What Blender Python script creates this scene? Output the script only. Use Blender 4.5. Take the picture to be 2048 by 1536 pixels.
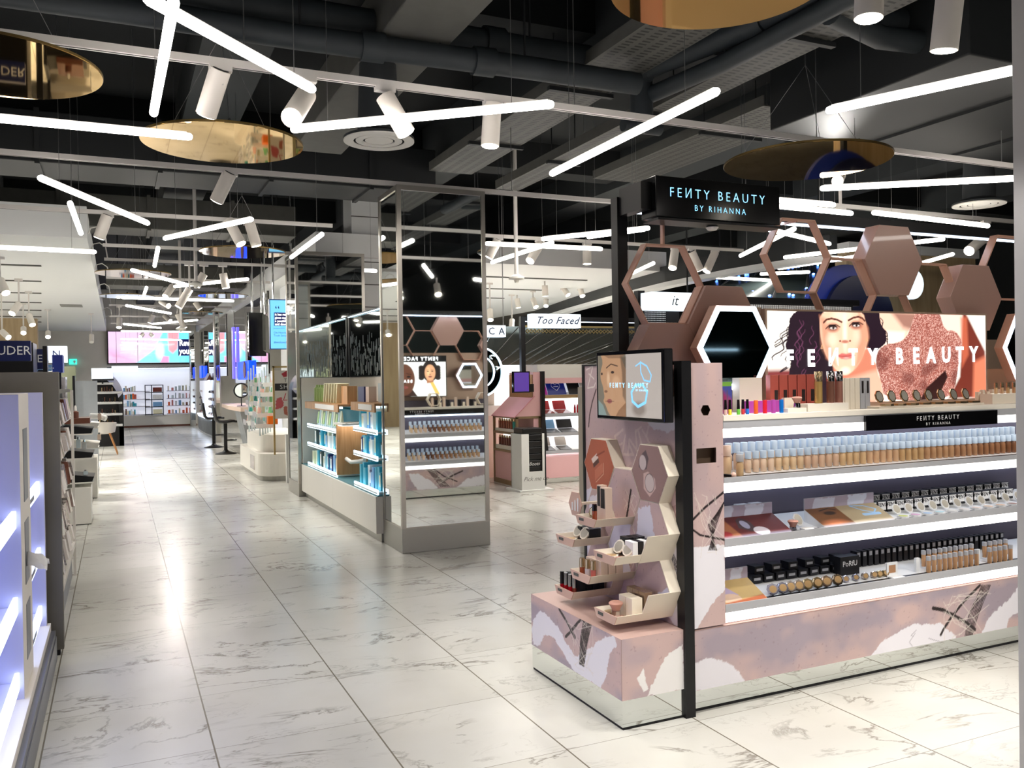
import bpy, math, random
import numpy as np
from mathutils import Vector, Matrix
random.seed(7); NP = np.random.RandomState(7)
for o in list(bpy.data.objects): bpy.data.objects.remove(o, do_unlink=True)
SC = bpy.context.scene
COL = SC.collection

# ------------------------------------------------------------------ camera
F_PX, YAW, PITCH, ROLL, EYE = 1722.85, 0.429945, -0.0087932, -0.0158195, 1.4
def _axes():
    cy, sy, cp, sp = math.cos(YAW), math.sin(YAW), math.cos(PITCH), math.sin(PITCH)
    F = Vector((sy*cp, cy*cp, sp)); R = Vector((cy, -sy, 0)); U = R.cross(F)
    cr, sr = math.cos(ROLL), math.sin(ROLL)
    return R*cr + U*sr, U*cr - R*sr, F
CR, CU, CF = _axes()
EYEV = Vector((0, 0, EYE))
cam_d = bpy.data.cameras.new('camera'); cam = bpy.data.objects.new('camera', cam_d); COL.objects.link(cam)
cam_d.sensor_width = 36; cam_d.lens = F_PX*36/2048; cam_d.clip_start = 0.05; cam_d.clip_end = 200
m = Matrix((CR, CU, -CF)).transposed().to_4x4(); m.translation = EYEV
cam.matrix_world = m
SC.camera = cam
# ------------------------------------------------------------------ world, exposure
w = bpy.data.worlds.new('world'); SC.world = w; w.use_nodes = True
w.node_tree.nodes['Background'].inputs[0].default_value = (0.75, 0.85, 1, 1)
w.node_tree.nodes['Background'].inputs[1].default_value = 0.06
SC.view_settings.view_transform = 'Standard'; SC.view_settings.look = 'None'
SC.view_settings.gamma = 1; SC.view_settings.use_curve_mapping = False
SC.view_settings.exposure = 0.68
SC.cycles.max_bounces = 8; SC.cycles.glossy_bounces = 5; SC.cycles.diffuse_bounces = 4
SC.cycles.transmission_bounces = 6; SC.cycles.transparent_max_bounces = 12
SC.cycles.caustics_reflective = False; SC.cycles.caustics_refractive = False
SC.cycles.sample_clamp_indirect = 4; SC.cycles.use_denoising = True

# measured points: where the photograph's line of sight meets a level, or a plane across or along the aisle
def ray(px, py): return CR*((px-1024)/F_PX) + CU*((768-py)/F_PX) + CF
def at_z(px, py, z): d = ray(px, py); return EYEV + d*((z-EYE)/d.z)
def at_x(px, py, x): d = ray(px, py); return EYEV + d*(x/d.x)
def at_y(px, py, y): d = ray(px, py); return EYEV + d*(y/d.y)

# ------------------------------------------------------------------ materials
def lin(c):
    c = np.array(c, float)/255.0
    return np.where(c <= 0.04045, c/12.92, ((c+0.055)/1.055)**2.4)
def rgba(c): return tuple(float(v) for v in lin(c)) + (1.0,)
MATS = {}
def mat(name, c=(200, 200, 200), rough=0.5, metal=0.0, em=None, es=0.0, tr=0.0, ior=1.45, alpha=1.0, coat=0.0, var=0.0, vscale=8.0, bump=0.0):
    if name in MATS: return MATS[name]
    m = bpy.data.materials.new(name); m.use_nodes = True; MATS[name] = m
    nt = m.node_tree; b = nt.nodes['Principled BSDF']
    b.inputs['Base Color'].default_value = rgba(c); b.inputs['Roughness'].default_value = rough
    b.inputs['Metallic'].default_value = metal; b.inputs['IOR'].default_value = ior
    b.inputs['Transmission Weight'].default_value = tr; b.inputs['Alpha'].default_value = alpha
    b.inputs['Coat Weight'].default_value = coat
    if em is not None:
        b.inputs['Emission Color'].default_value = rgba(em); b.inputs['Emission Strength'].default_value = es
    if var > 0 or bump > 0:
        tc = nt.nodes.new('ShaderNodeTexCoord'); n = nt.nodes.new('ShaderNodeTexNoise')
        n.inputs['Scale'].default_value = vscale; n.inputs['Detail'].default_value = 6
        nt.links.new(tc.outputs['Object'], n.inputs['Vector'])
        if var > 0:
            r = nt.nodes.new('ShaderNodeValToRGB')
            r.color_ramp.elements[0].position = 0.3; r.color_ramp.elements[1].position = 0.7
            a = lin(c); r.color_ramp.elements[0].color = tuple(a*(1-var)) + (1,); r.color_ramp.elements[1].color = tuple(np.minimum(a*(1+var), 1)) + (1,)
            nt.links.new(n.outputs['Fac'], r.inputs['Fac']); nt.links.new(r.outputs['Color'], b.inputs['Base Color'])
        if bump > 0:
            bn = nt.nodes.new('ShaderNodeBump'); bn.inputs['Strength'].default_value = bump
            nt.links.new(n.outputs['Fac'], bn.inputs['Height']); nt.links.new(bn.outputs['Normal'], b.inputs['Normal'])
    return m
def wood(name, c1, c2, rough=0.5, axis=2, scale=3.0):
    m = mat(name, c1, rough); nt = m.node_tree; b = nt.nodes['Principled BSDF']
    tc = nt.nodes.new('ShaderNodeTexCoord'); mp = nt.nodes.new('ShaderNodeMapping')
    s = [14*scale]*3; s[axis] = 0.9*scale; mp.inputs['Scale'].default_value = s
    n = nt.nodes.new('ShaderNodeTexNoise'); n.inputs['Scale'].default_value = 1.0; n.inputs['Detail'].default_value = 5; n.inputs['Distortion'].default_value = 0.6
    r = nt.nodes.new('ShaderNodeValToRGB'); r.color_ramp.elements[0].position = 0.35; r.color_ramp.elements[1].position = 0.68
    r.color_ramp.elements[0].color = rgba(c1); r.color_ramp.elements[1].color = rgba(c2)
    nt.links.new(tc.outputs['Object'], mp.inputs['Vector']); nt.links.new(mp.outputs['Vector'], n.inputs['Vector'])
    nt.links.new(n.outputs['Fac'], r.inputs['Fac']); nt.links.new(r.outputs['Color'], b.inputs['Base Color'])
    return m
def painted(name, rough=0.4, es=0.0, coat=0.0):
    """surface whose print is stored in the mesh's colour attribute 'Print'; es > 0 for backlit prints and screens"""
    if name in MATS: return MATS[name]
    m = mat(name, (128, 128, 128), rough, coat=coat); nt = m.node_tree; b = nt.nodes['Principled BSDF']
    a = nt.nodes.new('ShaderNodeAttribute'); a.attribute_name = 'Print'
    if es > 0:
        b.inputs['Base Color'].default_value = (0.01, 0.01, 0.01, 1)
        nt.links.new(a.outputs['Color'], b.inputs['Emission Color']); b.inputs['Emission Strength'].default_value = es
    else: nt.links.new(a.outputs['Color'], b.inputs['Base Color'])
    return m
def marble_floor():
    m = mat('marble_tile', (225, 224, 216), 0.2); nt = m.node_tree; b = nt.nodes['Principled BSDF']; L = nt.links.new
    def N(t, **k):
        n = nt.nodes.new(t)
        for a, v in k.items():
            if a in n.inputs: n.inputs[a].default_value = v
            else: setattr(n, a, v)
        return n
    def M(op, a, b_=None, c=None):
        n = N('ShaderNodeMath', operation=op)
        for i, v in enumerate((a, b_, c)):
            if v is None: continue
            if isinstance(v, (int, float)): n.inputs[i].default_value = v
            else: L(v, n.inputs[i])
        return n.outputs[0]
    geo = N('ShaderNodeNewGeometry'); sep = N('ShaderNodeSeparateXYZ'); L(geo.outputs['Position'], sep.inputs[0])
    TX, TY, X0, Y0 = 0.597, 0.607, 0.3127, 3.449
    u = M('DIVIDE', M('SUBTRACT', sep.outputs[0], X0), TX); v = M('DIVIDE', M('SUBTRACT', sep.outputs[1], Y0), TY)
    fu, fv = M('FLOOR', u), M('FLOOR', v)
    du = M('MULTIPLY', M('SUBTRACT', 0.5, M('ABSOLUTE', M('SUBTRACT', M('SUBTRACT', u, fu), 0.5))), TX)
    dv = M('MULTIPLY', M('SUBTRACT', 0.5, M('ABSOLUTE', M('SUBTRACT', M('SUBTRACT', v, fv), 0.5))), TY)
    ju = M('LESS_THAN', du, 0.0032); jv = M('LESS_THAN', dv, 0.0016)
    cmb = N('ShaderNodeCombineXYZ'); L(fu, cmb.inputs[0]); L(fv, cmb.inputs[1])
    wn = N('ShaderNodeTexWhiteNoise', noise_dimensions='3D'); L(cmb.outputs[0], wn.inputs['Vector'])
    off = N('ShaderNodeVectorMath', operation='MULTIPLY'); L(wn.outputs['Color'], off.inputs[0]); off.inputs[1].default_value = (30, 30, 30)
    pos = N('ShaderNodeVectorMath', operation='ADD'); L(geo.outputs['Position'], pos.inputs[0]); L(off.outputs[0], pos.inputs[1])
    rot = N('ShaderNodeMapping'); rot.inputs['Rotation'].default_value = (0, 0, 0.5); rot.inputs['Scale'].default_value = (1, 2.1, 1); L(pos.outputs[0], rot.inputs['Vector'])
    def vein(sc, wd, det, dist, seedoff, gate_sc, g0, g1):
        a = N('ShaderNodeVectorMath', operation='ADD'); L(rot.outputs[0], a.inputs[0]); a.inputs[1].default_value = (seedoff, seedoff*2, 0)
        n = N('ShaderNodeTexNoise', Scale=sc, Detail=det, Roughness=0.62, Distortion=dist); L(a.outputs[0], n.inputs['Vector'])
        d = M('ABSOLUTE', M('SUBTRACT', n.outputs['Fac'], 0.5))
        mr = N('ShaderNodeMapRange'); mr.inputs['From Min'].default_value = 0; mr.inputs['From Max'].default_value = wd
        mr.inputs['To Min'].default_value = 1; mr.inputs['To Max'].default_value = 0; L(d, mr.inputs['Value'])
        g = N('ShaderNodeTexNoise', Scale=gate_sc, Detail=3); L(a.outputs[0], g.inputs['Vector'])
        gr = N('ShaderNodeMapRange'); gr.inputs['From Min'].default_value = g0; gr.inputs['From Max'].default_value = g1; L(g.outputs['Fac'], gr.inputs['Value'])
        return M('MULTIPLY', mr.outputs[0], gr.outputs[0])
    v1 = vein(1.35, 0.020, 7, 0.6, 3, 1.7, 0.47, 0.60); v2 = vein(3.4, 0.016, 8, 0.9, 11, 1.9, 0.50, 0.66)
    vm = M('MINIMUM', M('ADD', M('MULTIPLY', v1, 0.8), M('MULTIPLY', v2, 0.42)), 1.0)
    cl = N('ShaderNodeTexNoise', Scale=1.6, Detail=4); L(pos.outputs[0], cl.inputs['Vector'])
    base = N('ShaderNodeMix', data_type='RGBA'); L(cl.outputs['Fac'], base.inputs['Factor']); base.inputs['A'].default_value = rgba((190, 187, 175)); base.inputs['B'].default_value = rgba((222, 221, 214))
    mx = N('ShaderNodeMix', data_type='RGBA'); L(vm, mx.inputs['Factor']); L(base.outputs['Result'], mx.inputs['A']); mx.inputs['B'].default_value = rgba((104, 94, 80))
    jj = M('MAXIMUM', M('MULTIPLY', ju, 0.95), M('MULTIPLY', jv, 0.75))
    mj = N('ShaderNodeMix', data_type='RGBA'); L(jj, mj.inputs['Factor']); L(mx.outputs['Result'], mj.inputs['A']); mj.inputs['B'].default_value = rgba((112, 104, 88))
    L(mj.outputs['Result'], b.inputs['Base Color'])
    rn = N('ShaderNodeTexNoise', Scale=2.5, Detail=3); L(geo.outputs['Position'], rn.inputs['Vector'])
    b.inputs['Roughness'].default_value = 0.24
    return m
def perforated(name, c, hole, scale=28.0, r=0.32):
    m = mat(name, c, 0.6); nt = m.node_tree; b = nt.nodes['Principled BSDF']; L = nt.links.new
    tc = nt.nodes.new('ShaderNodeTexCoord'); sp = nt.nodes.new('ShaderNodeSeparateXYZ'); L(tc.outputs['Object'], sp.inputs[0])
    def M(op, a, b_=None):
        n = nt.nodes.new('ShaderNodeMath'); n.operation = op
        for i, v in enumerate((a, b_)):
            if v is None: continue
            if isinstance(v, (int, float)): n.inputs[i].default_value = v
            else: L(v, n.inputs[i])
        return n.outputs[0]
    a = M('ABSOLUTE', M('SUBTRACT', M('FRACT', M('MULTIPLY', sp.outputs[0], scale*0.45)), 0.5)); c2 = M('ABSOLUTE', M('SUBTRACT', M('FRACT', M('MULTIPLY', sp.outputs[1], scale)), 0.5))
    h = M('MULTIPLY', M('LESS_THAN', a, r), M('LESS_THAN', c2, r*0.7))
    mx = nt.nodes.new('ShaderNodeMix'); mx.data_type = 'RGBA'; L(h, mx.inputs['Factor']); mx.inputs['A'].default_value = rgba(c); mx.inputs['B'].default_value = rgba(hole)
    L(mx.outputs['Result'], b.inputs['Base Color']); return m

# ------------------------------------------------------------------ mesh helpers
class MB:
    def __init__(s): s.v = []; s.f = []
    def add(s, v, f):
        o = len(s.v); s.v += [tuple(p) for p in v]; s.f += [tuple(i+o for i in q) for q in f]; return s
    def box(s, x0, x1, y0, y1, z0, z1):
        x0, x1 = min(x0, x1), max(x0, x1); y0, y1 = min(y0, y1), max(y0, y1); z0, z1 = min(z0, z1), max(z0, z1)
        v = [(x0,y0,z0),(x1,y0,z0),(x1,y1,z0),(x0,y1,z0),(x0,y0,z1),(x1,y0,z1),(x1,y1,z1),(x0,y1,z1)]
        return s.add(v, [(0,3,2,1),(4,5,6,7),(0,1,5,4),(1,2,6,5),(2,3,7,6),(3,0,4,7)])
    def prism(s, pts, a, b, axis='z'):
        """outline pts (2D) pushed from a to b along axis: z -> (x,y), y -> (x,z), x -> (y,z)"""
        def P(p, t): return {'z': (p[0], p[1], t), 'y': (p[0], t, p[1]), 'x': (t, p[0], p[1])}[axis]
        n = len(pts); ar = sum(pts[i][0]*pts[(i+1) % n][1]-pts[(i+1) % n][0]*pts[i][1] for i in range(n))
        if (ar < 0) != (axis == 'y'): pts = pts[::-1]
        if a > b: a, b = b, a
        v = [P(p, a) for p in pts] + [P(p, b) for p in pts]
        f = [tuple(range(n))[::-1], tuple(range(n, 2*n))] + [(i, (i+1) % n, (i+1) % n+n, i+n) for i in range(n)]
        return s.add(v, f)
    def ring(s, outer, inner, a, b, axis='z'):
        n = len(outer)
        for i in range(n):
            j = (i+1) % n; s.prism([outer[i], outer[j], inner[j], inner[i]], a, b, axis)
        return s
    def cyl(s, p0, p1, r0, r1=None, n=16, cap=True):
        r1 = r0 if r1 is None else r1; p0, p1 = Vector(p0), Vector(p1); d = (p1-p0).normalized()
        a = d.orthogonal().normalized(); b = d.cross(a); v = []
        for p, r in ((p0, r0), (p1, r1)):
            v += [p + (a*math.cos(2*math.pi*i/n) + b*math.sin(2*math.pi*i/n))*r for i in range(n)]
        f = [(i, (i+1) % n, (i+1) % n+n, i+n) for i in range(n)]
        if cap: f += [tuple(range(n))[::-1], tuple(range(n, 2*n))]
        return s.add(v, f)
    def lathe(s, prof, c=(0, 0, 0), n=20, axis=None, sx=1.0, sy=1.0):
        """profile [(r, h)...] turned round an upright line through c"""
        c = Vector(c); v = []; f = []; k = len(prof)
        for r, h in prof:
            for i in range(n):
                t = 2*math.pi*i/n; v.append((c.x+r*math.cos(t)*sx, c.y+r*math.sin(t)*sy, c.z+h))
        for j in range(k-1):
            for i in range(n): f.append((j*n+i, j*n+(i+1) % n, (j+1)*n+(i+1) % n, (j+1)*n+i))
        f += [tuple(range(n))[::-1], tuple(range((k-1)*n, k*n))]
        return s.add(v, f)
    def tube(s, pts, r, n=8):
        pts = [Vector(p) for p in pts]; v = []; f = []
        a = (pts[1]-pts[0]).orthogonal().normalized()
        for i, p in enumerate(pts):
            d = (pts[min(i+1, len(pts)-1)]-pts[max(i-1, 0)]).normalized(); a = (a-d*a.dot(d)).normalized(); b = d.cross(a)
            v += [p+(a*math.cos(2*math.pi*k/n)+b*math.sin(2*math.pi*k/n))*r for k in range(n)]
        for i in range(len(pts)-1):
            for k in range(n): f.append((i*n+k, i*n+(k+1) % n, (i+1)*n+(k+1) % n, (i+1)*n+k))
        f += [tuple(range(n))[::-1], tuple(range((len(pts)-1)*n, len(pts)*n))]
        return s.add(v, f)
    def quad(s, a, b, c, d): return s.add([a, b, c, d], [(0, 1, 2, 3)])
    def obb(s, c, ax, ay, az):
        """box given by its centre and three half axes"""
        c, ax, ay, az = map(Vector, (c, ax, ay, az)); v = [c+ax*i+ay*j+az*k for k in (-1, 1) for i, j in ((-1, -1), (1, -1), (1, 1), (-1, 1))]
        f = [(0,3,2,1),(4,5,6,7),(0,1,5,4),(1,2,6,5),(2,3,7,6),(3,0,4,7)]
        if ax.cross(ay).dot(az) < 0: f = [q[::-1] for q in f]
        return s.add(v, f)
    def build(s, name, m, parent=None, bevel=0.0, smooth=False, kind=None, label=None):
        off = wloc(parent); me = bpy.data.meshes.new(name)
        me.from_pydata([(x-off.x, y-off.y, z-off.z) for x, y, z in s.v], [], s.f)
        if m is not None: me.materials.append(MATS[m] if isinstance(m, str) else m)
        if smooth:
            me.polygons.foreach_set('use_smooth', [True]*len(me.polygons))
            try: me.set_sharp_from_angle(angle=math.radians(40))
            except Exception: pass
        me.update(); o = bpy.data.objects.new(name, me); COL.objects.link(o); o.parent = parent
        if bevel > 0:
            b = o.modifiers.new('bevel', 'BEVEL'); b.width = bevel; b.segments = 2; b.limit_method = 'ANGLE'
        if kind: o['kind'] = kind
        if label: o['label'] = label
        return o
def wloc(p):
    v = Vector((0, 0, 0))
    while p is not None: v = v+p.location; p = p.parent
    return v
def thing(name, label, cat, loc=(0, 0, 0), group=None):
    o = bpy.data.objects.new(name, None); COL.objects.link(o); o.location = loc; o.empty_display_size = 0.05
    o['label'] = label; o['category'] = cat
    if group: o['group'] = group
    return o
def tag(o, label, cat, group=None):
    o['label'] = label; o['category'] = cat
    if group: o['group'] = group
    return o
def struct(name, mb, m, **k): return mb.build(name, m, None, kind='structure', **k)
def kids(o): return [c for c in bpy.data.objects if c.parent == o]
def tree_of(o): return (o, [tree_of(c) for c in kids(o)])
def dup_tree(t, parent=None):
    o, ch = t; c = o.copy(); COL.objects.link(c)
    if parent is not None: c.parent = parent
    for q in ch: dup_tree(q, c)
    return c
def place(t, loc, rz=0.0, label=None, group=None, rx=0.0, ry=0.0, s=1.0):
    c = dup_tree(t); c.location = loc; c.rotation_euler = (rx, ry, rz); c.scale = (s, s, s)
    if label: c['label'] = label
    if group: c['group'] = group
    return c
def drop(t):
    """take the pattern piece away once its copies stand"""
    o, ch = t
    for q in ch: drop(q)
    bpy.data.objects.remove(o, do_unlink=True)
ORD = ['first', 'second', 'third', 'fourth', 'fifth', 'sixth', 'seventh', 'eighth', 'ninth', 'tenth', 'eleventh', 'twelfth', 'thirteenth', 'fourteenth', 'fifteenth', 'sixteenth', 'seventeenth', 'eighteenth', 'nineteenth', 'twentieth']
def nth(i):
    n = i+1
    if n <= 20: return ORD[i]
    return '%d%s' % (n, 'th' if 10 < n % 100 < 14 else {1: 'st', 2: 'nd', 3: 'rd'}.get(n % 10, 'th'))
FONTS = {}
def text(s, size, origin, ux, uz, m, parent, name='lettering', align='CENTER', spacing=1.0, depth=0.002, squash=1.0, shear=0.0, bold=0.0):
    cu = bpy.data.curves.new('t', 'FONT'); cu.body = s; cu.size = 1.0; cu.align_x = align; cu.align_y = 'CENTER'; cu.space_character = spacing
    cu.shear = shear; cu.offset = bold; cu.resolution_u = 2
    o = bpy.data.objects.new('t', cu); COL.objects.link(o)
    dg = bpy.context.evaluated_depsgraph_get(); me = bpy.data.meshes.new_from_object(o.evaluated_get(dg))
    bpy.data.objects.remove(o, do_unlink=True)
    ux, uz = Vector(ux).normalized(), Vector(uz).normalized(); n = ux.cross(uz); off = wloc(parent); org = Vector(origin)-off
    for v in me.vertices: v.co = org + ux*(v.co.x*size*squash) + uz*(v.co.y*size) + n*depth
    me.materials.clear(); me.materials.append(MATS[m]); me.name = name
    ob = bpy.data.objects.new(name, me); COL.objects.link(ob); ob.parent = parent
    if parent is None: ob['kind'] = 'structure'
    return ob

# ------------------------------------------------------------------ printed surfaces
def vnoise(ny, nx, sy, sx, octv=3, seed=0):
    r = np.random.RandomState(seed); out = np.zeros((ny, nx)); amp = 1.0; tot = 0
    for o in range(octv):
        gy, gx = int(max(2, sy*2**o))+2, int(max(2, sx*2**o))+2; g = r.rand(gy, gx)
        y = np.linspace(0, gy-1.001, ny); x = np.linspace(0, gx-1.001, nx); iy, ix = y.astype(int), x.astype(int)
        fy, fx = (y-iy)[:, None], (x-ix)[None, :]; fy = fy*fy*(3-2*fy); fx = fx*fx*(3-2*fx)
        a = g[np.ix_(iy, ix)]; b = g[np.ix_(iy, ix+1)]; c = g[np.ix_(iy+1, ix)]; d = g[np.ix_(iy+1, ix+1)]
        out += amp*((a*(1-fx)+b*fx)*(1-fy)+(c*(1-fx)+d*fx)*fy); tot += amp; amp *= 0.55
    return out/tot
class Canvas:
    """a print of w x h metres, drawn with x from the left and y up"""
    def __init__(s, w, h, res=0.005, bg=(255, 255, 255), seed=1):
        s.w, s.h = w, h; s.nx, s.ny = max(2, int(w/res)+1), max(2, int(h/res)+1)
        s.X, s.Y = np.meshgrid(np.linspace(0, w, s.nx), np.linspace(0, h, s.ny)); s.px = max(w/(s.nx-1), h/(s.ny-1))
        s.C = np.ones((s.ny, s.nx, 3))*lin(bg); s.seed = seed
    def noise(s, size, octv=3, seed=0): return vnoise(s.ny, s.nx, s.h/size, s.w/size, octv, s.seed+seed)
    def put(s, a, col):
        a = np.clip(a, 0, 1)[..., None]; s.C = s.C*(1-a)+(lin(col) if not (isinstance(col, np.ndarray) and col.ndim == 3) else col)*a
    def poly(s, pts, col, al=1.0, soft=None, rough=0.0, rs=0.02, sm=0):
        for _ in range(sm):
            q = []
            for i in range(len(pts)):
                a, b = pts[i], pts[(i+1) % len(pts)]; q += [(a[0]*.75+b[0]*.25, a[1]*.75+b[1]*.25), (a[0]*.25+b[0]*.75, a[1]*.25+b[1]*.75)]
            pts = q
        soft = soft or s.px*0.7; p = np.array(pts, float); n = len(p); X, Y = s.X, s.Y
        ins = np.zeros(X.shape, bool); dist = np.full(X.shape, 1e9)
        for i in range(n):
            x1, y1 = p[i]; x2, y2 = p[(i+1) % n]
            c = ((y1 > Y) != (y2 > Y)); xx = (x2-x1)*(Y-y1)/((y2-y1) if abs(y2-y1) > 1e-12 else 1e-12)+x1; ins ^= c & (X < xx)
            dx, dy = x2-x1, y2-y1; t = np.clip(((X-x1)*dx+(Y-y1)*dy)/(dx*dx+dy*dy+1e-12), 0, 1); dist = np.minimum(dist, np.hypot(X-x1-t*dx, Y-y1-t*dy))
        sd = np.where(ins, dist, -dist)
        if rough: sd = sd+(s.noise(rs, 4, n+int(pts[0][0]*977) % 91)-0.5)*2*rough
        s.put(np.clip(sd/soft+0.5, 0, 1)*al, col)
    def ell(s, cx, cy, rx, ry, col, al=1.0, soft=None, rot=0.0):
        soft = soft or s.px*0.7; c, q = math.cos(rot), math.sin(rot); dx, dy = s.X-cx, s.Y-cy
        u, v = (dx*c+dy*q)/rx, (-dx*q+dy*c)/ry; r = np.sqrt(u*u+v*v)+1e-9
        s.put(np.clip((1-r)*min(rx, ry)/soft+0.5, 0, 1)*al, col)
    def stroke(s, pts, wd, col, al=1.0, soft=None, rough=0.0, rs=0.015, taper=False):
        soft = soft or s.px*0.7; p = np.array(pts, float); d = np.full(s.X.shape, 1e9)
        for i in range(len(p)-1):
            dx, dy = p[i+1]-p[i]; t = np.clip(((s.X-p[i][0])*dx+(s.Y-p[i][1])*dy)/(dx*dx+dy*dy+1e-12), 0, 1); d = np.minimum(d, np.hypot(s.X-p[i][0]-t*dx, s.Y-p[i][1]-t*dy))
        sd = wd/2-d
        if rough: sd = sd+(s.noise(rs, 3, int(wd*999+p[0][0]*77) % 97)-0.5)*2*rough
        s.put(np.clip(sd/soft+0.5, 0, 1)*al, col)
    def grad(s, c0, c1, axis='y'):
        t = (s.Y/s.h if axis == 'y' else s.X/s.w)[..., None]; s.C = lin(c0)*(1-t)+lin(c1)*t
    def build(s, name, m, parent, org, ux, uz, kind=None):
        """org is the print's lower left corner"""
        ux, uz = Vector(ux).normalized(), Vector(uz).normalized(); o = Vector(org)-wloc(parent)
        P = (np.array(o)[None, None]+s.X[..., None]*np.array(ux)+s.Y[..., None]*np.array(uz)).reshape(-1, 3)
        me = bpy.data.meshes.new(name); ny, nx = s.ny, s.nx; nf = (ny-1)*(nx-1)
        me.vertices.add(ny*nx); me.vertices.foreach_set('co', P.ravel())
        i = (np.arange(ny-1)[:, None]*nx+np.arange(nx-1)[None]).ravel(); L = np.stack([i, i+1, i+nx+1, i+nx], 1).ravel()
        me.loops.add(nf*4); me.loops.foreach_set('vertex_index', L); me.polygons.add(nf)
        me.polygons.foreach_set('loop_start', np.arange(nf)*4)
        me.update(calc_edges=True); a = me.color_attributes.new('Print', 'FLOAT_COLOR', 'POINT')
        a.data.foreach_set('color', np.concatenate([s.C, np.ones((ny, nx, 1))], 2).reshape(-1)); me.materials.append(MATS[m])
        ob = bpy.data.objects.new(name, me); COL.objects.link(ob); ob.parent = parent
        if kind: ob['kind'] = kind
        return ob
# ================================================================== the setting
marble_floor()
mat('ceiling_black', (24, 27, 29), 0.9); mat('ceiling_grey', (52, 56, 58), 0.85); mat('pipe_black', (44, 50, 54), 0.6, var=0.15, vscale=5)
mat('duct_dark', (28, 31, 33), 0.6); mat('duct_grey', (84, 84, 80), 0.7, var=0.08)
mat('soffit_white', (226, 228, 228), 0.55); mat('wall_beige', (205, 200, 190), 0.8, var=0.03, vscale=3); mat('white_paint', (235, 233, 226), 0.45)
mat('track_white', (216, 212, 208), 0.4); mat('lamp_white', (226, 220, 212), 0.45); mat('wire_steel', (150, 150, 150), 0.35, 0.9)
mat('tube_glow', (255, 255, 255), 0.3, em=(255, 247, 238), es=11.5)
mat('led_glow', (255, 255, 255), 0.3, em=(215, 230, 255), es=4.5); mat('led_warm', (255, 255, 255), 0.3, em=(255, 248, 242), es=2.6)
mat('lens_glow', (255, 255, 255), 0.3, em=(255, 244, 226), es=18.0)
mat('gold_mirror', (214, 176, 106), 0.03, 1.0); mat('gold_edge', (120, 100, 60), 0.3, 0.8)
mat('mirror', (232, 236, 234), 0.02, 1.0); mat('steel', (178, 174, 166), 0.28, 1.0, var=0.05, vscale=2); mat('steel_dull', (168, 166, 158), 0.42, 0.85)
mat('black_metal', (22, 22, 24), 0.35, 0.3); mat('black_gloss', (12, 12, 14), 0.12); mat('black_matt', (20, 20, 22), 0.7)
mat('screen_navy', (14, 22, 66), 0.3, em=(10, 20, 80), es=0.6); mat('sign_white', (255, 255, 255), 0.4, em=(226, 244, 255), es=0.62)
mat('glass', (245, 250, 250), 0.02, tr=1.0, ior=1.45); mat('chrome', (220, 220, 222), 0.08, 1.0)
perforated('perforated_steel', (74, 74, 70), (12, 12, 12), 22, 0.3)
perforated('dotted_panel', (14, 14, 16), (225, 225, 215), 60, 0.32)

OHR = [(-9, -0.27, 10.6, 29.6, 3.0), (2.35, 7.0, 11.6, 29.6, 3.0), (2.35, 4.0, 11.2, 11.6, 3.0)]
def OH(x, y):
    return min([4.3]+[z for a, b, c, d, z in OHR if a <= x <= b and c <= y <= d])
struct('floor', MB().box(-9, 16, -7, 31, -0.1, 0), 'marble_tile')
struct('ceiling', MB().box(-9, 16, -7, 31, 4.3, 4.4), 'ceiling_black')
struct('wall_left', MB().box(-9.1, -9, -7, 31, 0, 4.3), 'ceiling_grey')
struct('wall_right', MB().box(16, 16.1, -7, 31, 0, 4.3), 'ceiling_black')
struct('wall_rear', MB().box(-9, 16, -7.1, -7, 0, 4.3), 'ceiling_grey')
struct('wall_far', MB().box(-9, 16, 29.6, 29.8, 0, 4.3), 'wall_beige')
# white soffits over the left counters and over the middle of the hall
struct('ceiling_left_soffit', MB().box(-9, -0.27, 10.6, 29.6, 3.0, 3.35), 'soffit_white')
CVP = [at_z(a, b, 2.76) for a, b in ((1660, 519), (1590, 525), (1517, 536), (1455, 546), (1395, 558), (1330, 571), (1280, 583), (1205, 602), (1136, 621), (1070, 641))]
cv = [(p.x, p.y) for p in CVP]; fr_ = at_z(1333, 543, 3.0)
struct('ceiling_middle_soffit', MB().prism([(2.35, 11.1), (fr_.x, fr_.y)]+cv[6:]+[(cv[-1][0]+0.2, 29.6), (2.35, 29.6)], 3.0, 3.3), 'soffit_white')
fb, fw = MB(), MB()
for a, b in zip(cv, cv[1:]): fb.prism([a, b, (b[0]+0.12, b[1]), (a[0]+0.12, a[1])], 2.81, 3.06); fw.prism([(a[0]-0.02, a[1]), (b[0]-0.02, b[1]), (b[0]+0.2, b[1]), (a[0]+0.2, a[1])], 2.74, 2.81)
struct('trim_1', fb, 'duct_dark'); struct('trim_2', fw, 'soffit_white')
# slots in the soffits
sb = MB()
for k in range(7): sb.box(-3.4-0.2*k, -0.9-0.14*k, 13.2+2.0*k, 13.27+2.0*k, 2.985, 3.0)
for k in range(6): sb.box(4.0, 7.2, 12.6+1.7*k, 12.66+1.7*k, 2.985, 3.0)
struct('trim_3', sb, 'duct_grey')
# concrete beams, running with the aisle and across it
for k, x in enumerate((-4.2, -1.9, 0.6, 3.3, 6.0, 8.9, 11.5)):
    struct('trim_%d' % (4+k), MB().box(x, x+0.5, -7, 31, 3.85, 4.3), 'ceiling_grey')
for k, y in enumerate((-2.5, 1.2, 5.6, 9.6, 14.0)):
    struct('trim_%d' % (12+k), MB().box(-9, 16, y, y+0.35, 3.95, 4.3), 'ceiling_black')

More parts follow.
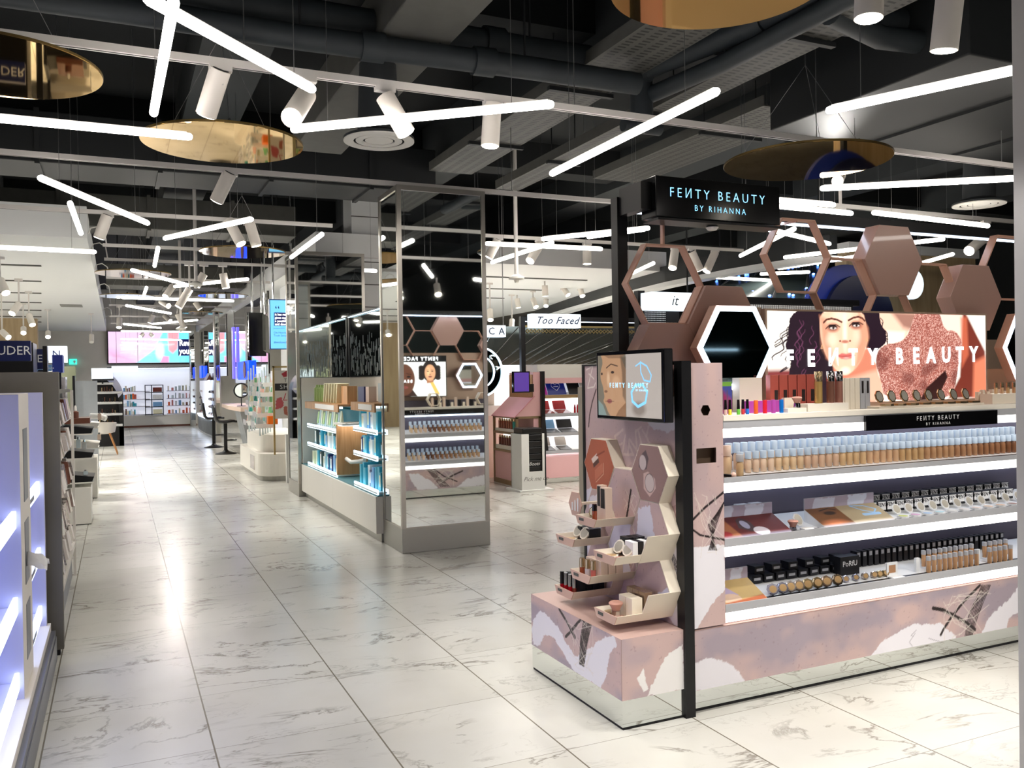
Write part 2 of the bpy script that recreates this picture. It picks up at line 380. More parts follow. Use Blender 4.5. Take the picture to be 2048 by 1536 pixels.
def pipe(pts, r, label, collars=()):
    t = thing('ceiling_pipe', label, 'pipe', pts[0]); MB().tube(pts, r, 14).build('pipe_run', 'pipe_black', t, smooth=True)
    for i, c in enumerate(collars):
        a, b = Vector(pts[c]), Vector(pts[c+1]); d = (b-a).normalized(); mid = a.lerp(b, 0.5)
        MB().cyl(mid-d*0.07, mid+d*0.07, r*1.22, n=14).build('collar', 'pipe_black', t, smooth=True)
    for p in pts[1:-1]:
        MB().cyl(p, (p[0], p[1], 4.3), 0.008, n=6).build('hanger_rod', 'duct_dark', t)
    return t
ZP = 3.62
def zp(*q): return [tuple(at_z(x, y, ZP)) for x, y in q]
PJ = pipe(zp((-300, -120), (250, -25), (620, 32), (905, 78), (1060, 104), (1300, 138)), 0.10, 'thick black pipe running across the hall under the dark ceiling', (2, 3))
pipe([tuple(at_z(x, y, 3.42)) for x, y in ((-300, -60), (250, 20), (600, 75), (880, 112), (1050, 135), (1275, 168))], 0.075, 'thinner black pipe hung just below the thick one', (2, 3))
pipe(zp((1290, 136), (1430, 80), (1610, 0), (1740, -60)), 0.085, 'black pipe branching off the thick pipe towards the upper gold disc', (1,))
pipe([tuple(at_z(x, y, 3.45)) for x, y in ((1300, 190), (1450, 125), (1650, 20), (1760, -40))], 0.06, 'slim black pipe beside the branching pipe', ())
pipe(zp((1600, 10), (1680, 38), (1840, 52), (1990, 62), (2150, 80)), 0.10, 'thick black pipe in the upper corner above the square duct', (2,))
pipe([tuple(at_z(x, y, 3.45)) for x, y in ((1660, 25), (1760, 75), (1880, 90), (2050, 112))], 0.07, 'curved black pipe below the thick corner pipe', ())
t = PJ
jp = at_z(1282, 150, 3.6); MB().cyl(jp+Vector((0, 0, 0.3)), jp-Vector((0, 0, 0.38)), 0.085, n=14).build('drop_pipe', 'pipe_black', t, smooth=True)
MB().cyl(jp-Vector((0.16, 0, 0.38)), jp-Vector((-0.16, 0, 0.38)), 0.05, n=12).build('elbow', 'pipe_black', t, smooth=True)

def tray(x0, x1, y0, y1, z, label):
    OHR.append((x0-0.03, x1+0.03, y0, y1, z))
    t = thing('cable_tray', label, 'cable tray', (x0, y0, z)); MB().box(x0, x1, y0, y1, z, z+0.01).build('tray_base', 'perforated_steel', t)
    MB().box(x0-0.012, x0, y0, y1, z, z+0.09).build('tray_side', 'duct_grey', t); MB().box(x1, x1+0.012, y0, y1, z, z+0.09).build('tray_side', 'duct_grey', t)
    for k in range(int((y1-y0)/1.6)):
        yy = y0+0.8+1.6*k
        for xx in (x0, x1): MB().cyl((xx, yy, z+0.05), (xx, yy, 4.3), 0.006, n=6).build('hanger_rod', 'duct_dark', t)
        MB().box(x0-0.05, x1+0.05, yy-0.02, yy+0.02, z-0.03, z).build('bracket', 'duct_dark', t)
tray(3.0, 3.45, -1.5, 8.5, 3.55, 'wide perforated cable tray running above the tall mirror pillar')
tray(3.75, 4.0, 0, 8.5, 3.42, 'narrow perforated cable tray beside the wide one')
tray(4.9, 5.5, 5.6, 8.4, 3.60, 'perforated cable tray behind the square black duct')
tray(-1.6, -1.1, 3, 8.5, 3.5, 'perforated cable tray over the left counters')
def duct(x0, x1, y0, y1, z0, z1, m, label):
    OHR.append((x0, x1, y0, y1, z0))
    t = thing('air_duct', label, 'air duct', (x0, y0, z0)); MB().box(x0, x1, y0, y1, z0, z1).build('duct_body', m, t, bevel=0.01)
    for k in range(1, int((x1-x0)/1.0)+1): MB().box(x0+k*1.0-0.02, x0+k*1.0+0.02, y0-0.02, y1+0.02, z0-0.02, z1+0.02).build('flange', m, t)
    for xx in (x0+0.2, x1-0.2): MB().cyl((xx, (y0+y1)/2, z1), (xx, (y0+y1)/2, 4.3), 0.008, n=6).build('hanger_rod', 'duct_dark', t)
dc = at_z(1540, 262, 3.25)
duct(dc.x, dc.x+5.2, dc.y-1.7, dc.y, 3.25, 3.85, 'duct_dark', 'square black air duct above the gold disc at the brand gondola')
duct(-3.6, 3.1, 8.6, 9.3, 3.35, 3.8, 'duct_dark', 'long dark duct crossing above the aisle')
duct(-3.6, 2.2, 11.6, 12.2, 3.3, 3.7, 'duct_grey', 'grey duct crossing the aisle between the soffits')
duct(-0.15, 2.3, 17.5, 18.3, 3.2, 3.6, 'duct_grey', 'far grey duct between the two white soffits')
duct(1.5, 1.95, 3.0, 8.0, 3.5, 3.85, 'duct_grey', 'narrow grey duct running lengthwise above the mirror pillar')

# lighting tracks
def track(x0, x1, y, label, z=3.0):
    t = thing('lighting_track', label, 'lighting track', (x0, y, z)); MB().box(x0, x1, y-0.018, y+0.018, z-0.035, z+0.002).build('rail', 'track_white', t)
    MB().box(x0, x1, y-0.004, y+0.004, z-0.037, z-0.0352).build('groove', 'duct_grey', t)
    n = max(1, int((x1-x0)/1.8))
    for k in range(n): MB().cyl((x0+(k+0.5)*(x1-x0)/n, y, z), (x0+(k+0.5)*(x1-x0)/n, y, max(z+0.001, OH(x0+(k+0.5)*(x1-x0)/n, y))), 0.003, n=5).build('suspension_wire', 'wire_steel', t)
    return t
TY = {0: 2.36, 1: 4.50, 2: 6.78, 3: 8.86, 4: 11.2, 5: 12.95, 6: 14.9}
track(-4, 9, TY[0], 'white lighting track nearest the camera'); track(-6, 11, TY[1], 'long white lighting track behind the crossing tubes near the top')
track(-6, at_y(1225, 395, TY[2]).x, TY[2], 'white lighting track passing over the top of the tall mirror pillar')
track(-6, 2.05, TY[3], 'white lighting track behind the large gold disc')
for k, y in enumerate((10.95, 12.2, 14.3, 17.2, 19.4, 22.6, 25.4)):
    tk_ = track(-0.12, 2.28, y, ['short white lighting track between the soffits, nearest', 'short white lighting track behind the small gold disc', 'short white track in the third row down the aisle', 'short white track in the fourth row down the aisle', 'short white track in the fifth row down the aisle', 'short white track in the sixth row down the aisle', 'short white track nearest the big wall screen'][k])
    MB().tube([(-0.27, y, 3.1), (-0.24, y, 3.17), (-0.17, y, 3.19), (-0.10, y, 3.14), (-0.08, y, 3.0)], 0.008, 6).build('feed_cable', 'track_white', tk_, smooth=True)
track(4.9, 9.0, 6.0, 'white lighting track over the wooden panel', z=2.95); track(3.3, 4.1, 8.9, 'short white lighting track right of the tall mirror pillar'); track(4.1, 7.4, 8.9, 'white lighting track behind the brand sign post', z=3.0)

# round supply poles holding sensors

def pole(px, py0, py1, Y, label):
    a = at_y(px, py1, Y); t = thing('sensor_pole', label, 'sensor', (a.x, a.y, a.z))
    MB().cyl((a.x, Y, a.z+0.05), (a.x, Y, OH(a.x, Y)), 0.022, n=10).build('rod', 'track_white', t, smooth=True)
    MB().lathe([(0.03, 0.06), (0.05, 0.045), (0.085, 0.03), (0.085, 0.01), (0.03, 0.0), (0.02, -0.03)], a, 18).build('sensor_head', 'white_paint', t, smooth=True)
pole(1033, 320, 560, 8.6, 'white pole with a round sensor hanging right of the tall mirror pillar')
pole(392, 430, 572, 11.5, 'white pole with round sensor hanging amid the aisle tube lights'); pole(362, 480, 660, 16.0, 'thin white pole with sensor far down the aisle')

# ------------------------------------------------------------------ tube lights
def tube_light(p, label, z=2.75, seg=None):
    a, b = at_z(p[0], p[1], z), at_z(p[2], p[3], z); make_tube(a, b, label)
def make_tube(a, b, label):
    c = (a+b)/2; d = (b-a).normalized(); z = c.z; t = thing('tube_light', label, 'tube light', c, 'suspended tube lights')
    r = 0.021; m = MB(); v = []; N = 12
    pr = [(-1, 0.25), (-0.5, 0.8), (0, 1.0)]
    s = d.cross(Vector((0, 0, 1))); u = Vector((0, 0, 1)); L = []
    for q, rr in [(a-d*r*0.0+d*0.0, 0.3), (a+d*r*0.3, 0.78), (a+d*r, 1.0), (b-d*r, 1.0), (b-d*r*0.3, 0.78), (b, 0.3)]:
        L.append([q+(s*math.cos(2*math.pi*k/N)+u*math.sin(2*math.pi*k/N))*r*rr for k in range(N)])
    for x in L: v += x
    f = [(i*N+k, i*N+(k+1) % N, (i+1)*N+(k+1) % N, (i+1)*N+k) for i in range(5) for k in range(N)]+[tuple(range(N))[::-1], tuple(range(5*N, 6*N))]
    m.add(v, f).build('diffuser', 'tube_glow', t, smooth=True)
    MB().obb(c+u*(r+0.001), d*((b-a).length/2-0.03), s*0.008, u*0.003).build('housing', 'track_white', t)
    for q in (a.lerp(b, 0.15), a.lerp(b, 0.85)): MB().cyl(q+u*r, (q.x, q.y, OH(q.x, q.y)), 0.0018, n=5).build('wire', 'wire_steel', t)
TUBES = [
 ((290, -5, 628, 180), 'bright tube light slanting above the tilted white spotlights, nearest the camera'),
 ((348, 0, 307, 228), 'tube light hanging under the nearest slanting one, pointing down the aisle'),
 ((-140, 224, 385, 274), 'long tube light whose end covers the edge of the large gold disc'),
 ((582, 259, 1108, 208), 'tube light crossing behind two white spotlights by the round vent'),
 ((1102, 348, 1437, 181), 'steep tube light to the upper left of the black brand sign'),
 ((1652, 222, 2200, 104), 'tube light rising to the grey post in the top right corner'),
 ((1640, 377, 2130, 352), 'nearly level tube light under the gold disc by the brand sign'),
 ((78, 355, 297, 447), 'tube light slanting down over the left soffit edge'),
 ((140, 406, 162, 467), 'short-looking tube light hanging beside the left soffit corner'),
 ((328, 477, 505, 438), 'tube light rising in front of a pair of white spotlights over the aisle'),
 ((582, 515, 645, 468), 'tube light hanging at the corner of the middle white soffit'),
 ((-160, 487, 193, 504), 'level tube light hanging in front of the left white soffit'),
 ((316, 496, 309, 532), 'foreshortened tube light pointing down the middle of the aisle'),
 ((263, 540, 375, 570), 'tube light slanting below the slim gold disc in the aisle'),
 ((348, 573, 497, 558), 'tube light crossing behind the pole sensor in the aisle'),
 ((242, 595, 468, 602), 'long level tube light halfway down the aisle'),
 ((252, 611, 342, 627), 'tube light slanting just below the long level one in the aisle'),
 ((293, 575, 287, 593), 'tiny foreshortened tube light above the long level one in the aisle'),
 ((305, 648, 395, 640), 'tube light rising to the right far down the aisle'),
 ((247, 648, 322, 656), 'tube light falling to the right far down the aisle'),
 ((242, 662, 382, 664), 'level tube light just above the big wall screen'),
 ((970, 487, 1205, 498), 'level tube light right beside the top of the tall mirror pillar'),
 ((983, 525, 1106, 485), 'tube light crossing behind the level one beside the mirror pillar'),
 ((1083, 478, 1300, 456), 'tube light passing behind the black sign post'),
 ((1174, 474, 1292, 458), 'second tube light behind the black sign post, slightly lower'),
 ((1450, 392, 1670, 410), 'upper of two tube lights coming out behind the black brand sign'),
 ((1450, 402, 1705, 427), 'lower of two tube lights coming out behind the black brand sign'),
 ((1745, 425, 1978, 452), 'tube light just above the black beam over the pink hexagons'),
 ((1480, 512, 1590, 457), 'steep tube light seen between the hexagon frames under the brand sign'),
 ((1567, 515, 1890, 478), 'tube light passing behind the top of the big pink hexagon plate'),
 ((1556, 537, 1800, 500), 'tube light just under the one behind the pink hexagon plate'),
 ((1433, 555, 1620, 565), 'tube light inside the hexagon frame in front of the blue starry glass'),
 ((1520, 548, 1620, 544), 'short tube light above the starry glass'),
 ((1830, 530, 1907, 508), 'short tube light in front of the wooden wall panel'),
 ((1250, 553, 1308, 526), 'tube light seen through the open hexagon frame by the sign post'),
 ((674, 538, 754, 542), 'short tube light in front of the white column behind the blue-lit cabinet')]
for p, l in TUBES: tube_light(p, l)
make_tube(at_z(241, 678, 2.66), at_z(362, 680, 2.66), 'level tube light in front of the big wall screen')
make_tube(at_z(244, 685, 2.52), at_z(294, 688, 2.52), 'lowest small tube light before the big wall screen')
for i, (x0, y0, x1, y1) in enumerate([(4.5, 2.2, 6.0, 1.2), (2.4, -0.3, 4.1, 0.2), (6.2, 4.1, 7.6, 3.4), (-1.5, 1.6, -0.2, 0.7), (0.4, -2.0, 2.1, -1.6), (6.0, -1.0, 7.4, 0.3), (-3.2, 3.6, -2.0, 4.9), (3.3, -3.6, 4.8, -3.0), (-3.6, 7.0, -2.2, 6.2), (5.4, 6.3, 6.9, 6.9), (-0.6, -4.4, 0.4, -3.2)]):
    make_tube(Vector((x0, y0, 2.75)), Vector((x1, y1, 2.75)), 'tube light outside the photograph, seen only in mirrors, %s of its row' % nth(i))

# ------------------------------------------------------------------ spotlights on the tracks
def spot(top, bot, Y, label, tz=3.0, power=0, tilt=0.0, r=0.052, size=60, track_y=None, col=(1.0, 0.93, 0.82), blend=0.6, white=False):
    """cylinder lamp whose upper and lower ends the photo shows at pixels top and bot; tilt pushes the lower end along the aisle"""
    ty = track_y or Y; a = at_y(top[0], top[1], Y); b = at_y(bot[0], bot[1], Y+tilt); t = thing('track_spotlight', label, 'spotlight', (a.x, Y, tz), 'white track spotlights')
    d = (b-a).normalized()
    MB().cyl(a, b, r, n=22).build('lamp_body', 'lamp_white', t, smooth=True)
    MB().cyl(b, b+d*0.004, r*0.86, n=22).build('lens', 'lens_glow' if power else 'white_paint', t)
    MB().cyl(a-d*0.004, a, r*0.8, n=18).build('heat_sink', 'duct_dark', t)
    px = a.x; MB().box(px-0.055, px+0.055, ty-0.02, ty+0.02, tz-0.06, tz-0.03).build('track_adapter', 'track_white', t)
    MB().box(px-0.012, px+0.012, ty-0.008, ty+0.008, a.lerp(b, 0.3).z-0.02, tz-0.04).build('stem', 'track_white', t)
    if power: lamp(b+d*0.02, d, power, size, t, col, blend)
def lamp(p, d, power, size, parent, col=(1, 0.93, 0.82), blend=0.6):
    if -0.3 < p[0] < 2.4 and p[1] > 11: power *= 1.4
    elif p[1] > 12 or p[0] < -0.4: power *= 4.0
    elif p[0] > 4.2: power *= 1.8
    blend = 0.35
    ld = bpy.data.lights.new('lamp', 'SPOT'); ld.energy = power; ld.spot_size = math.radians(size); ld.spot_blend = blend; ld.shadow_soft_size = 0.05; ld.color = (1.0, 0.965, 0.915)
    lo = bpy.data.objects.new('bulb', ld); COL.objects.link(lo); lo.parent = parent; lo.location = Vector(p)-wloc(parent)
    lo.rotation_euler = Vector(d).to_track_quat('-Z', 'Y').to_euler()
P = 46
spot((441, 138), (412, 230), 4.5, 'large white spotlight tilted left beside the nearest slanting tube', power=P, tilt=0.12)
spot((612, 190), (583, 236), 4.5, 'white spotlight facing the camera at the lower end of the nearest tube', power=P, tilt=-0.22)
spot((770, 193), (812, 266), 4.5, 'white spotlight tilted right over the round vent', power=P, tilt=-0.05)
spot((985, 208), (980, 292), 4.5, 'white spotlight hanging straight behind the tube right of the round vent', power=P)
spot((460, 345), (433, 402), 6.78, 'white spotlight hanging below the large gold disc', power=P, tilt=0.1)
spot((215, 430), (198, 476), 8.86, 'white spotlight between the left soffit and the slanting tube', power=P, tilt=0.05)
spot((457, 441), (482, 488), 8.86, 'left one of the pair of white spotlights over the aisle', power=P, tilt=-0.1)
spot((498, 442), (513, 492), 8.86, 'right one of the pair of white spotlights over the aisle', power=P)
spot((1740, -45), (1737, 37), 2.36, 'white spotlight cut off by the top edge beside the upper gold disc', power=P)
spot((1680, 352), (1675, 362), 6.0, 'white spotlight shining towards the camera under the gold disc by the brand sign', power=P, tilt=-0.2, tz=2.95)
spot((1972, 472), (1938, 502), 6.0, 'white spotlight under the black beam at the wooden panel', power=P, tilt=-0.1, tz=2.95)
spot((1350, 500), (1345, 536), 8.9, 'white spotlight inside the open hexagon frame', power=P, tilt=-0.1)
spot((1383, 503), (1400, 540), 8.9, 'middle one of three white spotlights behind the brand sign', power=P)
spot((1430, 505), (1413, 543), 8.9, 'rightmost of the three white spotlights under the brand sign', power=P)
spot((996, 480), (977, 515), 8.9, 'white spotlight touching the tube beside the tall mirror pillar', power=P, tilt=0.05)
spot((1080, 488), (1060, 522), 8.9, 'white spotlight behind the crossing tubes right of the mirror pillar', power=P, tilt=-0.1)
spot((1174, 490), (1174, 528), 8.9, 'white spotlight left of the black sign post', power=P)
far_spots = [((408, 548), (393, 572), 12.2, 0, 'white spotlight crossing the pole sensor in the aisle'), ((446, 547), (452, 576), 12.2, 0, 'white spotlight hanging by the corner of the middle soffit'),
 ((345, 573), (331, 593), 14.3, -0.1, 'white spotlight over the long level tube in the aisle'), ((379, 578), (357, 614), 12.2, 0, 'long white spotlight crossing the long level tube'),
 ((390, 604), (400, 618), 17.2, 0, 'white spotlight hanging under the right half of the long level tube'), ((322, 603), (337, 612), 17.2, -0.2, 'small spotlight facing the camera under the long level tube'),
 ((306, 630), (300, 646), 19.4, 0, 'small white spotlight tilted left far down the aisle'), ((329, 631), (340, 642), 19.4, -0.1, 'small white spotlight tilted right far down the aisle'),
 ((355, 628), (369, 656), 17.2, 0, 'slender white spotlight tilted right far down the aisle'), ((239, 637), (238, 655), 19.4, -0.1, 'small upright white spotlight beside the left soffit edge'),
 ((286, 668), (281, 674), 25.4, -0.1, 'tiny white spotlight in front of the wall screen'), ((300, 667), (306, 673), 25.4, 0, 'tiny white spotlight right of its twin before the wall screen')]
for a, b, Y, tl, lb in far_spots: spot(a, b, Y, lb, power=P*0.8, tilt=tl, size=75)
for a, b, Y, lb in [((0, 560), (12, 586), 12.5, 'white spotlight under the left soffit at the photo edge'), ((38, 608), (24, 627), 15, 'white spotlight tilted left under the left soffit'), ((58, 630), (65, 650), 17, 'white spotlight tilted right under the left soffit'),
 ((47, 656), (47, 666), 19.5, 'bright little spotlight over the navy signs'), ((96, 664), (96, 674), 21, 'bright little spotlight right of the navy signs'), ((183, 670), (183, 684), 22, 'small unlit white cylinder lamp under the left soffit'), ((4, 663), (17, 675), 17.5, 'white spotlight lying over the navy sign at the photo edge')]:
    spot(a, b, Y, lb, power=0 if 'unlit' in lb else P, size=80, tilt=-0.12, tz=3.03)
for a, b, Y, lb in [((980, 620), (981, 640), 13.5, 'small lit spotlight under the middle soffit beside the mirror pillar'), ((1024, 640), (1023, 656), 15.3, 'small lit spotlight above the pink stand'), ((1066, 598), (1072, 614), 14.5, 'small lit spotlight above the white shop sign'), ((1126, 575), (1136, 590), 14, 'upper small spotlight on the middle soffit'), ((1160, 575), (1165, 592), 14, 'small spotlight next to the black sign post'), ((1092, 596), (1092, 612), 16, 'slim white spotlight under the middle soffit')]:
    spot(a, b, Y, lb, power=P, size=80, tilt=-0.1, tz=3.03)
# added lamps outside the frame, put in to brighten the near floor and counters
for i, (x, y, dx, dy) in enumerate([(0.4, 2.36, 0.1, 0.3), (1.3, 2.36, 0.3, 0.1), (3.0, 2.36, 0, 0.15), (4.2, -0.4, 0.1, 0.7), (-0.2, 0.4, 0.4, 0.5), (2.6, 0.2, 0.1, 0.6), (1.2, 0.2, 0.2, 0.5), (4.6, 0.4, -0.1, 0.7), (3.6, 0.3, 0.0, 0.3), (2.2, 1.4, 0.1, 0.45)]):
    t = thing('track_spotlight', 'added white track spotlight outside the photograph, %s of those lighting the near floor' % nth(i), 'spotlight', (x, y, 3.0), 'added track spotlights outside the photograph')
    d = Vector((dx, dy, -1)).normalized(); a = Vector((x, y, 2.86)); b = a+d*0.2
    if y > 4: 
        pass
    MB().cyl(a, b, 0.052, n=18).build('lamp_body', 'lamp_white', t, smooth=True); MB().cyl(b, b+d*0.003, 0.045, n=18).build('lens', 'lens_glow', t)
    MB().box(x-0.012, x+0.012, y-0.008, y+0.008, 2.83, 2.97).build('stem', 'track_white', t)
    lamp(b+d*0.02, d, P*0.9, 62, t)
for i, (x, y) in enumerate([(-2.2, 12.5), (-4, 14), (-2.4, 16), (-4.5, 18), (-2.4, 20.5), (-5, 22), (-2.2, 24.5), (-1.6, 14.2), (3.4, 13.4), (5.2, 12.8), (6.6, 13.0), (3.8, 16), (6.2, 16.2), (7.2, 15.4), (3.4, 19.5), (6.4, 20), (7.4, 18.6), (4.5, 24), (7.6, 24.5)]):  # lamps added out of view to brighten the white soffits and far wall
    t = thing('track_spotlight', 'added spotlight under the %s soffit, mostly hidden behind nearer things, %s counted from the front' % ('left' if x < 0 else 'middle', nth(i)), 'spotlight', (x, y, 3.0), 'added soffit spotlights farther in')
    d = Vector((0.1, 0.55 if y > 23 else -0.12 if i % 2 else 0.1, -1)).normalized(); a = Vector((x, y, 2.93)); b = a+d*0.18; MB().cyl(a, b, 0.052, n=16).build('lamp_body', 'lamp_white', t, smooth=True); MB().cyl(b, b+d*0.003, 0.045, n=16).build('lens', 'lens_glow', t); MB().box(x-0.012, x+0.012, y-0.008, y+0.008, 2.9, 3.0).build('stem', 'track_white', t)
    lamp(b+d*0.02, d, 60, 100, t)
# ------------------------------------------------------------------ gold discs and vents
def disc(l, r, cx, cy, z, label, rad=None, m='gold_mirror', tiltx=0.0):
    a, b = at_z(l[0], l[1], z), at_z(r[0], r[1], z); c = at_z(cx, cy, z); rad = rad or (a-b).length/2
    t = thing('mirror_disc', label, 'mirror disc', c, 'round gold mirrors under the ceiling')
    MB().cyl((c.x, c.y, z+0.001), (c.x, c.y, z+0.012), rad, n=64).build('backing', 'gold_edge', t)
    MB().cyl((c.x, c.y, z-0.002), (c.x, c.y, z+0.001), rad*0.995, n=64).build('mirror_face', m, t)
    for k in range(3):
        an = 2*math.pi*k/3+0.5; p = Vector((c.x+rad*0.85*math.cos(an), c.y+rad*0.85*math.sin(an), z+0.012))
        MB().tube([p, p.lerp(Vector((c.x, c.y, min(3.45, OH(c.x, c.y)))), 0.6), (c.x, c.y, min(3.45, OH(c.x, c.y)))], 0.0018, 5).build('wire', 'wire_steel', t)
        MB().lathe([(0.012, 0), (0.016, 0.012), (0.005, 0.03)], p, 10).build('eye_bolt', 'chrome', t)
    MB().cyl((c.x, c.y, 3.45), (c.x, c.y, max(3.46, OH(c.x, c.y))), 0.003, n=5).build('wire', 'wire_steel', t)
disc((290, 290), (605, 290), 447, 288, 2.8, 'large gold mirror disc left of the round vent')
disc((-220, 140), (196, 155), -10, 135, 2.8, 'gold mirror disc cut off by the left edge of the photo')
disc((1232, 0), (1650, 0), 1440, -30, 2.8, 'gold mirror disc cut off by the top edge of the photo')
disc((1449, 330), (1778, 320), 1613, 325, 2.8, 'gold mirror disc above and behind the black brand sign')
disc((401, 505), (570, 503), 486, 505, 2.82, 'slim gold mirror disc in front of the middle soffit corner')
disc((191, 546), (342, 553), 267, 548, 2.82, 'gold mirror disc beside the left soffit edge, seen nearly edge-on')
disc((398, 592), (498, 592), 447, 592, 2.85, 'mirror disc seen edge-on under the middle soffit edge', m='mirror')
disc((198, 592), (310, 595), 255, 593, 2.83, 'pale mirror disc seen edge-on over the long level tube', m='mirror')
disc((365, 626), (448, 627), 405, 626, 2.8, 'small far mirror disc seen edge-on')
def vent(cx, cy, rad, z, label):
    c = at_z(cx, cy, z); t = thing('air_vent', label, 'air vent', c, 'round ceiling vents')
    pr = [(rad, 0), (rad*0.99, -0.012), (rad*0.8, -0.004)]
    MB().lathe([(0.12, 0.55), (0.14, 0.12), (rad*0.6, 0.05), (rad, 0.012), (rad, 0.0), (rad*0.72, -0.006), (rad*0.72, 0.02)], c, 48).build('outer_cone', 'ceiling_grey', t, smooth=True)
    for a, b in ((1.0, 0.72), (0.66, 0.45), (0.4, 0.0)):
        MB().ring([(c.x+rad*a*math.cos(k*math.pi/24), c.y+rad*a*math.sin(k*math.pi/24)) for k in range(48)], [(c.x+rad*b*math.cos(k*math.pi/24), c.y+rad*b*math.sin(k*math.pi/24)) for k in range(48)], z-0.012+0.01*(1-a), z-0.004+0.01*(1-a)).build('cone_ring', 'white_paint', t)
vent(758, 280, 0.235, 3.0, 'round white air vent behind the tilted spotlight near the top')
vent(1958, 408, 0.23, 2.95, 'round white air vent above the black beam in the right part')
# far screen and shelving wall
# ================================================================== pink makeup gondola
mat('print_panel', (200, 170, 160)); MATS.pop('print_panel')
painted('printed_laminate', 0.38); painted('printed_card', 0.5); painted('backlit_print', 0.4, 1.1); painted('display_screen', 0.15, 1.0, coat=0.3)
mat('cream', (232, 220, 202), 0.45); mat('cream_light', (244, 236, 222), 0.45); mat('rose_paint', (194, 164, 155), 0.32, var=0.03); mat('rose_edge', (206, 160, 138), 0.35)
mat('mauve_back', (78, 72, 84), 0.5, var=0.12, vscale=3); mat('shelf_white', (232, 232, 232), 0.3); mat('shelf_grey', (176, 176, 180), 0.35)
mat('acrylic', (225, 235, 245), 0.05, tr=0.85, alpha=0.5); mat('panel_tan', (178, 152, 132), 0.45)
mat('letter_white', (255, 255, 255), 0.4, em=(255, 255, 255), es=2.6); mat('letter_blue', (150, 215, 255), 0.4, em=(130, 205, 255), es=1.5); mat('letter_print', (235, 235, 235), 0.5); mat('letter_black', (20, 20, 22), 0.5)
PINK, MAUVE, PALE, DARK = (200, 172, 168), (160, 148, 160), (232, 228, 234), (38, 26, 28)
def graffiti(cv, mau=0.5):
    n = cv.noise(0.25, 4, 5); g = np.clip((n-0.35)/0.3, 0, 1)[..., None]
    cv.C = lin(PINK)*(1-g*mau)+lin(MAUVE)*g*mau; sp = cv.noise(0.012, 2, 9); cv.put(np.clip((sp-0.80)*9, 0, 0.3), (120, 90, 90))
def scrib(cv, cx, cy, w_, h_, n=12, seed=3, col=(225, 215, 205), wd=0.0022):
    r = random.Random(seed)
    for k in range(n):
        a = (cx+(r.random()-0.5)*w_, cy+(r.random()-0.5)*h_); b = (cx+(r.random()-0.5)*w_, cy+(r.random()-0.5)*h_); c = (a[0]*0.5+b[0]*0.5+(r.random()-0.5)*w_*0.3, a[1]*0.5+b[1]*0.5+(r.random()-0.5)*h_*0.3)
        cv.stroke([a, c, b], wd, col, 0.9)
G = thing('makeup_gondola', 'long pink makeup gondola with graffiti print base and three lit shelves', 'shop display', (3.7, 3.3, 0))
XA, XB = 2.12, 5.3; YF, YS, YK = 2.89, 3.29, 3.70
# base and printed kick panel
MB().box(XA, XB, YF+0.035, YK-0.035, 0, 0.014).build('toe_base', 'black_matt', G)
MB().box(XA, XB, YF+0.03, YK-0.03, 0.014, 0.10).build('mirror_plinth', 'mirror', G)
MB().box(XA, XB, YF+0.003, YK-0.003, 0.10, 0.348).build('base_cabinet', 'rose_paint', G)
cv = Canvas(XB-XA, 0.245, 0.0042, seed=4); graffiti(cv, 0.9)
def q6(*ps):   # picture points read off the kick panel
    o = []
    for a, b in ps:
        p = at_y(1350+a/2.934, 1150+b/2.934, YF); o.append((p.x-XA, p.z-0.10))
    return o
cv.poly(q6((40, 560), (105, 520), (200, 488), (300, 510), (380, 570), (445, 668), (300, 705), (250, 690), (180, 680), (105, 690), (30, 800)), PALE, rough=0.012)
cv.poly(q6((1115, 535), (1150, 470), (1220, 380), (1400, 290), (1560, 285), (1640, 350), (1690, 400), (1690, 440), (1115, 560)), PALE, rough=0.012)
cv.poly(q6((1780, 420), (1800, 330), (1850, 240), (1980, 120), (2040, 40), (2040, 200), (1960, 260), (1930, 380), (1930, 420)), PALE, rough=0.012)
cv.stroke(q6((1515, 195), (1570, 205), (1640, 240), (1700, 275), (1760, 320)), 0.018, DARK, rough=0.002); cv.stroke(q6((1790, 60), (1700, 150), (1620, 250), (1575, 320), (1560, 350)), 0.014, DARK, rough=0.002)
for k in range(7): cv.stroke(q6((1850-8*k, 60), (1780-9*k, 230), (1730-6*k, 400)), 0.006, DARK, rough=0.002)
pc = q6((1720, 240))[0]; scrib(cv, pc[0], pc[1], 0.34, 0.24, 16, 5, wd=0.003); scrib(cv, pc[0]-0.3, 0.03, 0.2, 0.1, 3, 8, (110, 100, 110))
x0 = q6((2300, 200))[0][0]
cv.poly([(x0, 0), (x0+0.1, 0.12), (x0+0.3, 0.15), (x0+0.5, 0.02), (x0+0.45, 0)], PALE, rough=0.012); cv.stroke([(x0+0.1, 0.2), (x0+0.3, 0.05)], 0.016, DARK, rough=0.002)
cv.build('front_kick_panel', 'printed_laminate', G, (XA, YF, 0.10), (1, 0, 0), (0, 0, 1))
cb = Canvas(XB-XA, 0.245, 0.006, seed=8); graffiti(cb, 0.8)     # the back kick panel, seen in the pillar mirror
ox = XB-4.05
cb.poly([(ox-0.25, 0), (ox-0.2, 0.12), (ox+0.05, 0.13), (ox+0.3, 0.09), (ox+0.42, 0.0)], PALE, rough=0.015)
cb.poly([(ox+0.66, 0), (ox+0.72, 0.08), (ox+0.9, 0.19), (ox+1.02, 0.2), (ox+0.95, 0.05), (ox+0.9, 0)], PALE, rough=0.015)
cb.stroke([(ox+0.35, 0.19), (ox+0.46, 0.15), (ox+0.6, 0.08)], 0.018, DARK, rough=0.002); cb.stroke([(ox+0.72, 0.245), (ox+0.58, 0.14), (ox+0.42, 0.07)], 0.014, DARK, rough=0.002)
